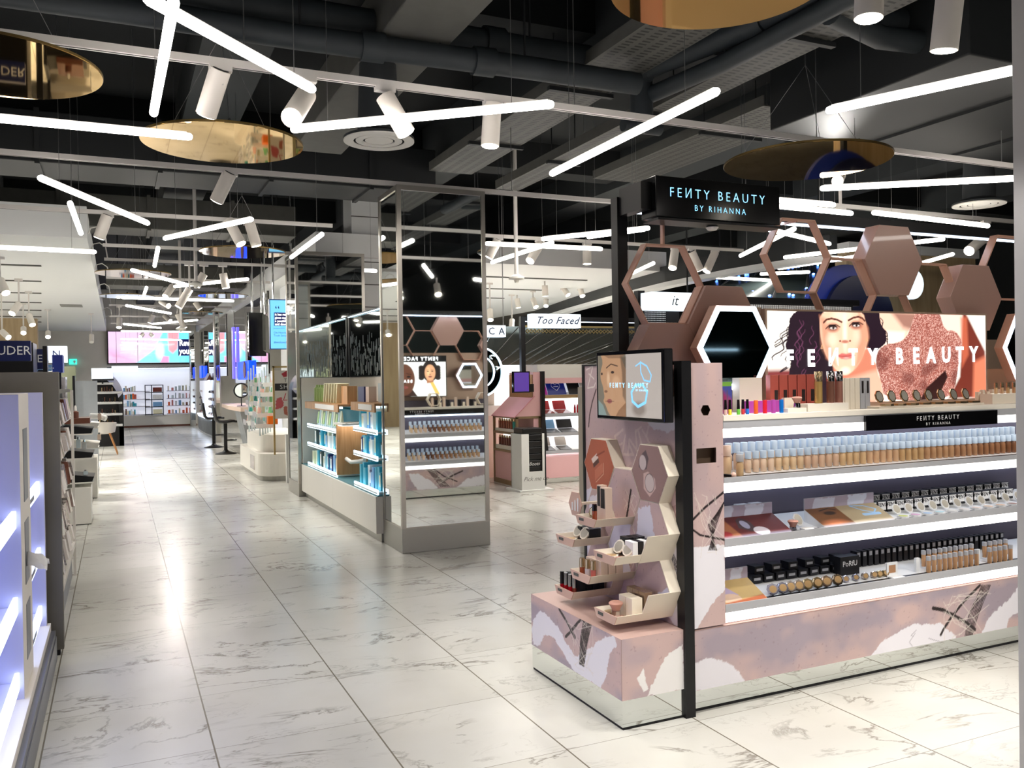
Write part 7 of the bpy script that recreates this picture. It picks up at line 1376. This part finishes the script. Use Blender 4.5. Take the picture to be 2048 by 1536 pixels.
MB().box(X1-0.11, X1-0.10, Y0+0.02, Y1-0.02, 1.12, 1.42).build('mosaic_panel', 'mosaic_gold', PS2); MB().box(X1, X1+0.05, Y0-0.03, Y0+0.02, 0, 1.46).build('edge_post', 'black_metal', PS2)
for i, z in enumerate((0.50, 0.72)):
    for k in range(8): y = Y0+0.10+0.075*k; t = thing('lip_gloss', 'tall lip gloss on the pink stand, %s row, %s from the bag stand' % (['lower', 'upper'][i], nth(k)), 'makeup', (X0+0.05, y, z), 'glosses on the pink tester stand'); MB().lathe([(0.018, 0), (0.018, 0.10)], (X0+0.05, y, z), 10).build('tube', 'pc_teal' if i and k < 2 else 'gloss_brown' if i else 'gloss_rust', t, smooth=True); MB().lathe([(0.016, 0.10), (0.012, 0.13)], (X0+0.05, y, z), 10).build('cap', 'cap_gold', t, smooth=True)
t = thing('small_monitor', 'small purple screen on the pink tester stand', 'screen', (4.7, 9.8, 1.22)); a, b = at_y(1026, 743, 9.8), at_y(1060, 785, 9.8); MB().box(a.x, b.x, 9.8, 9.84, b.z, a.z).build('housing', 'black_gloss', t); MB().box(a.x+0.015, b.x-0.015, 9.797, 9.8, b.z+0.015, a.z-0.015).build('screen', 'purple_screen', t); MB().box(b.x-0.06, b.x+0.06, 9.81, 9.83, 1.2, 1.3).build('arm', 'black_metal', t)
# bag stand
BG = thing('bag_stand', 'white stand full of folded black carrier bags in front of the pink stand', 'stand', (4.6, 9.55, 0)); a, b = at_y(1038, 978, 9.5), at_y(1082, 866, 9.5)
MB().box(a.x, a.x+0.012, 9.42, 9.72, 0.02, b.z).box(b.x-0.012, b.x, 9.42, 9.72, 0.02, b.z-0.0).box(a.x, b.x, 9.71, 9.72, 0.02, b.z).build('stand_walls', 'pack_white', BG); MB().box(a.x, b.x, 9.41, 9.42, 0.02, 0.24).box(a.x, a.x+0.10, 9.41, 9.42, 0.24, b.z).box(b.x-0.03, b.x, 9.41, 9.42, 0.24, b.z).build('stand_front', 'pack_white', BG); MB().box(a.x-0.05, b.x+0.1, 9.36, 9.78, 0, 0.02).build('base_plate', 'pack_white', BG)
text('Pick me up', 0.075, ((a.x+b.x)/2+0.03, 9.409, 0.15), (1, 0, 0), (0, 0, 1), 'letter_black', BG, shear=0.4, bold=-0.012)
for k in range(9): o = MB().box(a.x+0.02+0.004*(k % 3), b.x-0.02, 9.425+0.003, 9.70, 0.07+0.078*k, 0.07+0.078*k+0.074).build('carrier_bag', 'stand_black', bevel=0.012); tag(o, 'folded black carrier bag in the white stand, %s from the bottom' % nth(k), 'bag', 'black carrier bags in the white stand')
text('Boots', 0.06, ((a.x+b.x)/2+0.02, 9.424, 0.33), (1, 0, 0), (0, 0, 1), 'letter_print', BG, shear=0.35)
for k in range(3): a_ = at_y(1084, 845, 9.75); o = MB().prism([(a_.x-0.02+0.025*k, 0.45), (a_.x+0.07+0.02*k, 0.45), (a_.x+0.03+0.02*k, 0.88), (a_.x+0.02*k, 0.88)], 9.735+0.032*k, 9.764+0.032*k, 'y').build('hanging_bag', 'stand_black'); tag(o, 'black bag hanging beside the pink stand, %s from the bag stand' % nth(k), 'bag', 'black bags hanging by the pink stand')
# lit pink gondola with palettes
PG = thing('palette_gondola', 'pink gondola with lit shelves of eye shadow palettes behind the bag stand', 'shop display', (6.0, 10.2, 0)); gx0, gx1, gy = 4.975, 7.6, 9.95
MB().box(gx0, gx1, gy+0.06, gy+0.75, 0, 0.07).build('toe_base', 'mirror', PG); MB().box(gx0, gx1, gy, gy+0.8, 0.07, 0.35).build('pink_base', 'powder_pink', PG, bevel=0.004); MB().box(gx0, gx1, gy+0.34, gy+0.42, 0.35, 1.42).build('back_wall', 'niche_white', PG); MB().box(gx0, gx1, gy+0.10, gy+0.5, 1.37, 1.55).build('top_band', 'cabinet_white', PG); MB().box(gx0, gx1, gy+0.08, gy+0.1, 1.30, 1.37).build('pink_band', 'powder_pink', PG)
for i, z in enumerate((0.40, 0.63, 0.88, 1.12)): o = MB().prism([(gy, z), (gy+0.33, z+0.06), (gy+0.33, z+0.045), (gy, z-0.015)], gx0, gx1, 'x').build('shelf', 'pack_white', PG); MB().box(gx0, gx1, gy-0.006, gy, z-0.015, z+0.03).build('shelf_lip', 'cap_gold' if i == 3 else 'shelf_grey', o); MB().box(gx0, gx1, gy+0.25, gy+0.27, z-0.03 if i else z-0.02, z-0.005 if i else z-0.016).build('light_strip', 'led_warm', o)
def palette(x, z, w_, m1, label, lid=True, m2='gloss_rust'):
    t = thing('makeup_palette', label, 'palette', (x, gy+0.1, z), 'open palettes on the pink gondola'); MB().obb((x, gy+0.12, z+0.045), (w_/2, 0, 0), (0, 0.07, 0.02), (0, -0.002, 0.006)).build('palette_base', m2, t)
    for k in range(4):
        for j in range(2): MB().obb((x-w_/2+w_*(k+0.5)/4, gy+0.09+0.06*j, z+0.045+0.017*(j-0.4)), (w_*0.1, 0, 0), (0, 0.025, 0.007), (0, -0.001, 0.0025)).build('powder_pan', ['carton_rose', 'shade_6', 'gloss_pink', 'shade_8'][(k+j) % 4], t)
    if lid: MB().obb((x, gy+0.23, z+0.13), (w_/2, 0, 0), (0, 0.025, 0.055), (0, -0.006, 0.003)).build('palette_lid', m1, t)
for i, (x, z, w_, m1, lb, m2) in enumerate([(5.1, 0.88, 0.2, 'gloss_red', 'open red palette at the left of the third pink gondola shelf', 'gloss_rust'), (5.35, 0.88, 0.18, 'gloss_red', 'open red palette right of its twin on the third shelf', 'gloss_rust'), (5.15, 0.63, 0.24, 'pack_blue', 'open palette with pale lid on the second pink gondola shelf', 'stand_black'), (5.42, 0.63, 0.22, 'stand_black', 'open palette with dark lid on the second pink gondola shelf', 'stand_black'), (5.12, 0.40, 0.16, 'foil', 'open compact palette at the left of the lowest pink shelf', 'stand_black'), (5.36, 0.40, 0.16, 'foil', 'open compact palette right of its twin on the lowest pink shelf', 'stand_black')]): palette(x, z, w_, m1, lb, m2=m2)
for i, (xa, xb, m_, lb) in enumerate([(4.985, 5.12, 'magenta', 'magenta card on the top shelf of the pink gondola'), (5.13, 5.40, 'screen_navy', 'dark violet card with a white heart on the top pink shelf'), (5.44, 5.62, 'stand_black', 'black card on the top shelf of the pink gondola'), (5.63, 5.95, 'pack_white', 'white card with faces on the top shelf of the pink gondola')]):
    if m_ == 'magenta': mat('magenta', (206, 40, 180), 0.4)
    t = thing('display_card', lb, 'card', ((xa+xb)/2, gy+0.1, 1.16)); MB().obb(((xa+xb)/2, gy+0.16, 1.255), ((xb-xa)/2, 0, 0), (0, 0.06, 0.10), (0, -0.004, 0.003)).build('card_board', m_, t)
    if i == 1:
        hp = [(0, -0.9), (0.9, 0.05), (0.85, 0.6), (0.45, 0.8), (0, 0.45), (-0.45, 0.8), (-0.85, 0.6), (-0.9, 0.05)]; T_ = lambda p, s: Vector((5.265+p[0]*s, gy+0.151+p[1]*s*0.5, 1.255+p[1]*s*0.83)); m_b = MB()
        for k in range(8): q0, q1_ = hp[k], hp[(k+1) % 8]; m_b.cyl(T_(q0, 0.07), T_(q1_, 0.07), 0.004, n=6)
        m_b.build('heart_outline', 'letter_print', t); text('#1 SELLING', 0.04, (5.265, gy+0.19, 1.335), (1, 0, 0), (0, 0.5, 0.86), 'letter_print', t, bold=0.01); MB().obb((5.265, gy+0.146, 1.258), (0.035, 0, 0), (0, 0.004, 0.007), (0, -0.001, 0)).build('text_block', 'letter_print', t)
for k in range(4): o = MB().lathe([(0.014, 0), (0.014, 0.07), (0.01, 0.09), (0.006, 0.11)], (5.52+0.04*k, gy+0.1, 0.905), 10).build('lip_tube', 'gloss_red', smooth=True); tag(o, 'red lip tube on the third pink gondola shelf, %s from the palettes' % nth(k), 'makeup', 'red lip tubes on the pink gondola')
for k in range(4): o = MB().lathe([(0.016, 0), (0.016, 0.08), (0.01, 0.1), (0.008, 0.13)], (5.62+0.05*k, gy+0.1, 0.655), 10).build('lip_tube', 'gloss_pink', smooth=True); tag(o, 'pink lip tube on the second pink gondola shelf, %s from the palettes' % nth(k), 'makeup', 'pink lip tubes on the pink gondola')
# mirror glass above the pink gondola, lattice border, posts and shop signs
GW = thing('glass_screen', 'mirror glass above the pink gondola streaked with tube light reflections', 'mirror', (6.0, 10.35, 1.55)); MB().box(4.15, 7.6, 10.335, 10.35, 1.551, 2.06).build('mirror_glass', mat('grey_glass', (128, 130, 120), 0.12, 0.75).name, GW)
lt_ = MB()
for k in range(46): x = 4.95+0.056*k; lt_.ring([(x, 2.0), (x+0.028, 2.03), (x+0.056, 2.0), (x+0.028, 1.97)], [(x+0.01, 2.0), (x+0.028, 2.02), (x+0.046, 2.0), (x+0.028, 1.98)], 10.32, 10.33, 'y')
lt_.build('lattice_border', 'brass', GW); MB().box(4.9, 7.6, 10.315, 10.335, 2.05, 2.075).build('top_rail', 'brass', GW)
streaks = MB(); r = random.Random(31)
for k in range(13): a = Vector((4.2+0.16*k, 10.32, 1.55)); b = Vector((4.5+0.30*k+0.4*r.random(), 10.32, 2.05)); streaks.cyl(a, b, 0.004, n=6)
streaks.build('reflection_streaks', 'chrome', GW, kind='stuff')  # thin diagonal rods standing in for reflected tube light on the glass
GF = thing('sign_gantry', 'black metal post and beam over the pink gondola carrying a white sign', 'frame', (4.72, 9.9, 0)); a = at_y(1044, 640, 9.9); MB().box(a.x-0.03, a.x+0.03, 9.87, 9.93, 1.46, 2.10).build('post', 'black_metal', GF); MB().box(a.x-0.03, 7.6, 9.87, 9.93, 2.10, 2.16).build('beam', 'black_metal', GF); MB().box(7.54, 7.6, 9.87, 9.93, 1.55, 2.10).build('post', 'black_metal', GF); MB().box(a.x+0.03, 7.5, 9.89, 9.91, 2.093, 2.10).build('light_strip', 'led_glow', GF)
s_ = sign(1064, 627, 1162, 656, 9.72, 0.14, 'sign_white', 'white lit sign with thin script lettering over the pink gondola', name='lit_sign'); a, b = at_y(1064, 627, 9.72), at_y(1162, 656, 9.72); text('Too Faced', 0.13, ((a.x+b.x)/2, 9.718, (a.z+b.z)/2), (1, 0, 0), (0, 0, 1), 'navy', s_, shear=0.45, spacing=1.1, bold=0.008)
s_ = sign(940, 650, 1012, 674, 10.2, 0.1, 'sign_white', 'white lit sign ending in the letters C A right of the mirror pillar', name='lit_sign'); a = at_y(993, 663, 10.2)
for dx in (-0.25, 0.12): MB().cyl((a.x+dx, 10.25, a.z+0.05), (a.x+dx, 10.25, 4.3), 0.006, n=6).build('wire', 'wire_steel', s_)
text('CA', 0.13, (a.x, 10.198, a.z), (1, 0, 0), (0, 0, 1), 'navy', s_, spacing=1.8, bold=0.005)
# round lettered mirror on the left of the pink stand
RM = thing('round_logo_mirror', 'big round glass emblem with two glowing rings behind the mirror pillar', 'sign', (4.5, 10.9, 1.3)); c_ = at_y(960, 744, 10.22); 
def ringm(r0, r1, y, m_, nm): MB().ring([(c_.x+r0*math.cos(k*math.pi/24), c_.z+r0*math.sin(k*math.pi/24)) for k in range(48)], [(c_.x+r1*math.cos(k*math.pi/24), c_.z+r1*math.sin(k*math.pi/24)) for k in range(48)], y, y+0.02, 'y').build(nm, m_, RM)
MB().cyl((c_.x, 10.24, c_.z), (c_.x, 10.26, c_.z), 0.33, n=40).build('glass_disc', 'dark_mirror', RM); ringm(0.325, 0.308, 10.22, 'led_glow', 'glowing_ring'); ringm(0.21, 0.198, 10.22, 'led_glow', 'glowing_ring')
for ch, an in (('C', 0.85), ('A', 0.2)): text(ch, 0.08, (c_.x+0.258*math.cos(an), 10.219, c_.z+0.258*math.sin(an)), (math.sin(an), 0, -math.cos(an)), (math.cos(an), 0, math.sin(an)), 'letter_white', RM, name='letter')
RB = thing('peach_counter', 'peach coloured counter under the round emblem', 'counter', (4.4, 11.2, 0)); MB().box(3.6, 4.9, 11.0, 11.5, 0, 0.86).build('counter_body', 'carton_rose', RB); MB().box(3.6, 4.9, 10.97, 11.5, 0.86, 1.0).build('counter_band', 'cabinet_white', RB); MB().box(3.6, 4.9, 11.3, 11.5, 1.0, 1.45).build('counter_back', 'cream', RB); MB().box(c_.x-0.02, c_.x+0.02, 10.262, 10.28, 0, c_.z).build('emblem_foot', 'steel_dull', RM)
for k in range(3): o = MB().box(4.25+0.09*k, 4.31+0.09*k, 11.02, 11.08, 1.0, 1.09).build('orange_box', 'liner_5' if k == 1 else 'carton_rose'); tag(o, 'small box on the peach counter, %s from the pillar' % nth(k), 'box')
# ---------------- behind and above the pink gondola
DP = thing('dotted_light_screen', 'black screen dotted with tiny lights behind the honeycomb', 'sign', (3.9, 5.6, 1.6)); a, b = at_y(1285, 592, 5.6), at_y(1348, 645, 5.6); MB().box(a.x, b.x+0.05, 5.6, 5.64, b.z, a.z).build('dot_screen', 'dotted_panel', DP); a, b = at_y(1480, 605, 5.6), at_y(1706, 626, 5.6); MB().box(a.x, b.x, 5.6, 5.64, b.z, a.z).build('dot_screen', 'dotted_panel', DP)
MB().box(4.2, b.x+0.1, 5.62, 5.70, a.z, a.z+0.05).build('top_beam', 'black_metal', DP); x0 = at_y(1285, 600, 5.6).x; MB().box(x0, x0+0.06, 5.66, 5.72, 0, 2.05).build('post', 'black_metal', DP)
dots = MB(); a, b = at_y(1485, 608, 5.6), at_y(1700, 624, 5.6)
for i in range(60):
    for j in range(3): x = a.x+(b.x-a.x)*i/59; z = b.z+0.012+(a.z-b.z-0.02)*j/2; dots.box(x-0.005, x+0.005, 5.592, 5.6, z-0.005, z+0.005)
for i in range(14):
    for j in range(12): x = x0+0.02+0.014*i; z = 1.72+0.016*j; dots.box(x-0.003, x+0.003, 5.592, 5.6, z-0.003, z+0.003)
dots.build('light_dots', 'letter_print', DP, kind='stuff')
s_ = sign(1303, 583, 1388, 620, 5.45, 0.15, 'sign_white', 'white lit sign with a small brushed word it behind the open hexagon', name='lit_sign', txt='it', ts=0.85, tm='letter_black', lx=0.53, shear=0.3, bold=-0.005)
CP = block(at_y(1340, 650, 5.7).x, at_y(1353, 650, 5.7).x, 5.7, 5.9, 0, 1.95, 'cream', 'cream_pillar', 'cream pillar seen between the open hexagon and the lit mirror', 'pillar'); 
FP = thing('face_poster', 'small white poster with half a smiling face behind the honeycomb', 'poster', (4.1, 5.75, 1.5)); a, b = at_y(1318, 650, 5.68), at_y(1346, 696, 5.68); MB().box(a.x, b.x, 5.72, 5.74, b.z, a.z).build('poster_board', 'pack_white', FP); c = Canvas(b.x-a.x, a.z-b.z, 0.003, (240, 240, 244)); c.ell(c.w*1.0, c.h*0.5, c.w*0.5, c.h*0.4, (70, 46, 44)); c.ell(c.w*1.02, c.h*0.45, c.w*0.36, c.h*0.32, (226, 170, 160)); c.ell(c.w*0.86, c.h*0.5, 0.006, 0.003, (60, 40, 40)); c.build('poster_print', 'printed_card', FP, (a.x, 5.719, b.z), (1, 0, 0), (0, 0, 1)); MB().box(a.x-0.15, b.x, 5.74, 5.76, 0, a.z).build('poster_back', 'powder_pink', FP)
block(3.6, 8.4, 5.95, 6.5, 0, 1.30, 'cream', 'rear_gondola', 'cream gondola hidden behind the pink one', 'shop display'); block(at_y(1505, 700, 5.95).x, 8.4, 5.98, 6.1, 1.30, 1.70, 'panel_tan', 'rear_back_panel', 'tan back panel seen above the worktop behind the lit mirror', 'panel')
# wood wall, navy emblem and white lit disc high on the right
a, b = at_y(1790, 508, 8.6), at_y(1952, 640, 8.6); struct('wall_wood_right', MB().box(a.x-0.9, b.x, 8.6, 8.8, 0, a.z), 'oak_panel'); struct('trim_33', MB().box(a.x-0.9, b.x+0.02, 8.55, 8.82, a.z, a.z+0.12), 'soffit_white')
mat('navy_paint', (10, 16, 52), 0.5); mat('blue_paint', (16, 40, 130), 0.5)
NE = thing('navy_emblem', 'large navy blue round board behind the honeycomb', 'sign', (6.6, 8.3, 1.8)); c_ = at_y(1700, 640, 8.3); MB().cyl((c_.x, 8.33, c_.z), (c_.x, 8.40, c_.z), 0.72, n=48).build('blue_board', 'blue_paint', NE); MB().cyl((c_.x+0.16, 8.27, c_.z-0.02), (c_.x+0.16, 8.33, c_.z-0.02), 0.60, n=48).build('navy_board', 'navy_paint', NE); MB().box(c_.x-0.03, c_.x+0.03, 8.34, 8.40, 0, c_.z).build('board_leg', 'duct_dark', NE)
WD = thing('lit_disc', 'glowing pale round sign beside the big pink hexagon plate', 'sign', (7.3, 8.1, 2.0)); c_ = at_y(1826, 568, 8.1); MB().cyl((c_.x, 8.1, c_.z), (c_.x, 8.16, c_.z), 0.20, n=40).build('glow_face', 'sign_white', WD); MB().cyl((c_.x, 8.16, c_.z), (c_.x, 8.6, c_.z), 0.03, n=8).build('wall_arm', 'duct_dark', WD)
# slanted glass canopy with blue points
GC = thing('starry_glass_canopy', 'slanted dark glass canopy with small blue lights behind the honeycomb', 'canopy', (7.5, 12, 2.2)); mat('canopy_glass', (74, 86, 86), 0.25, 0.2); mat('blue_star', (120, 160, 255), 0.3, em=(90, 140, 255), es=10)
A, B_, C_, D_ = at_y(1375, 606, 10.2), at_y(1640, 612, 9.0), at_y(1640, 528, 10.0), at_y(1440, 560, 11.0); m_ = MB(); up = Vector((0, 0, 0.04)); m_.add([A, B_, C_, D_, A+up, B_+up, C_+up, D_+up], [(0, 3, 2, 1), (4, 5, 6, 7), (0, 1, 5, 4), (1, 2, 6, 5), (2, 3, 7, 6), (3, 0, 4, 7)]); m_.build('glass_sheet', 'canopy_glass', GC)
for u in (0.15, 0.4, 0.65, 0.9): p, q = A.lerp(B_, u), D_.lerp(C_, u); MB().cyl(p+up, q+up, 0.03, n=8).build('canopy_rib', 'duct_grey', GC)
for q in (A, B_, C_, D_): MB().cyl(q, (q.x, q.y, 4.3), 0.012, n=6).build('hanger_rod', 'duct_dark', GC)
r = random.Random(5)
for k in range(22): u, v_ = r.random(), r.random(); p = A.lerp(B_, u).lerp(D_.lerp(C_, u), v_)+up*1.6; MB().lathe([(0.012, -0.012), (0.022, 0), (0.012, 0.012)], p, 8).build('blue_light', 'blue_star', GC)
# tall dark stores far right
block(8.4, 10.4, 14.0, 14.5, 0, 2.2, 'duct_dark', 'dark_partition', 'dark partition far behind the honeycomb', 'partition'); block(5.5, 8.2, 16.5, 17.0, 0, 1.7, 'niche_white', 'white_unit', 'white lit unit far behind the pink gondola', 'shop display'); block(2.9, 4.6, 19.0, 19.5, 0, 1.6, 'niche_white', 'white_unit', 'white lit unit far behind the round emblem', 'shop display')
# units seen only in the mirrors, across the aisle and behind the camera
RW = thing('rear_lit_wall', 'dark green shelving wall added behind the camera for the mirrors to reflect', 'shop display', (5, -3.5, 0)); MB().box(2.5, 9.5, -3.6, -3.4, 0, 2.6).build('back_wall', mat('deep_green', (22, 40, 38), 0.5).name, RW)  # added out of view so the mirrors have shelves and light lines to show
for k in range(4): MB().box(3.0, 9.0, -3.39, -3.1, 0.5+0.4*k, 0.53+0.4*k).build('shelf', 'duct_grey', RW); MB().box(3.4+0.5*k, 5.0+0.9*k, -3.10, -3.09, 0.505+0.4*k, 0.525+0.4*k).build('light_strip', 'led_glow', RW)
t = block(-3.0, -1.2, 2.0, 2.4, 0, 1.4, 'cabinet_white', 'rear_unit', 'white unit outside the photograph at the left', 'shop display')
# grey upright at the right edge of the photograph
gpx = at_y(2030, 768, 1.9).x; o = MB().box(gpx, gpx+0.22, 1.7, 1.9, 0, 4.3).build('grey_upright', mat('upright_grey', (170, 168, 168), 0.5).name, bevel=0.004); tag(o, 'plain grey upright cut off by the right edge of the photo', 'post')
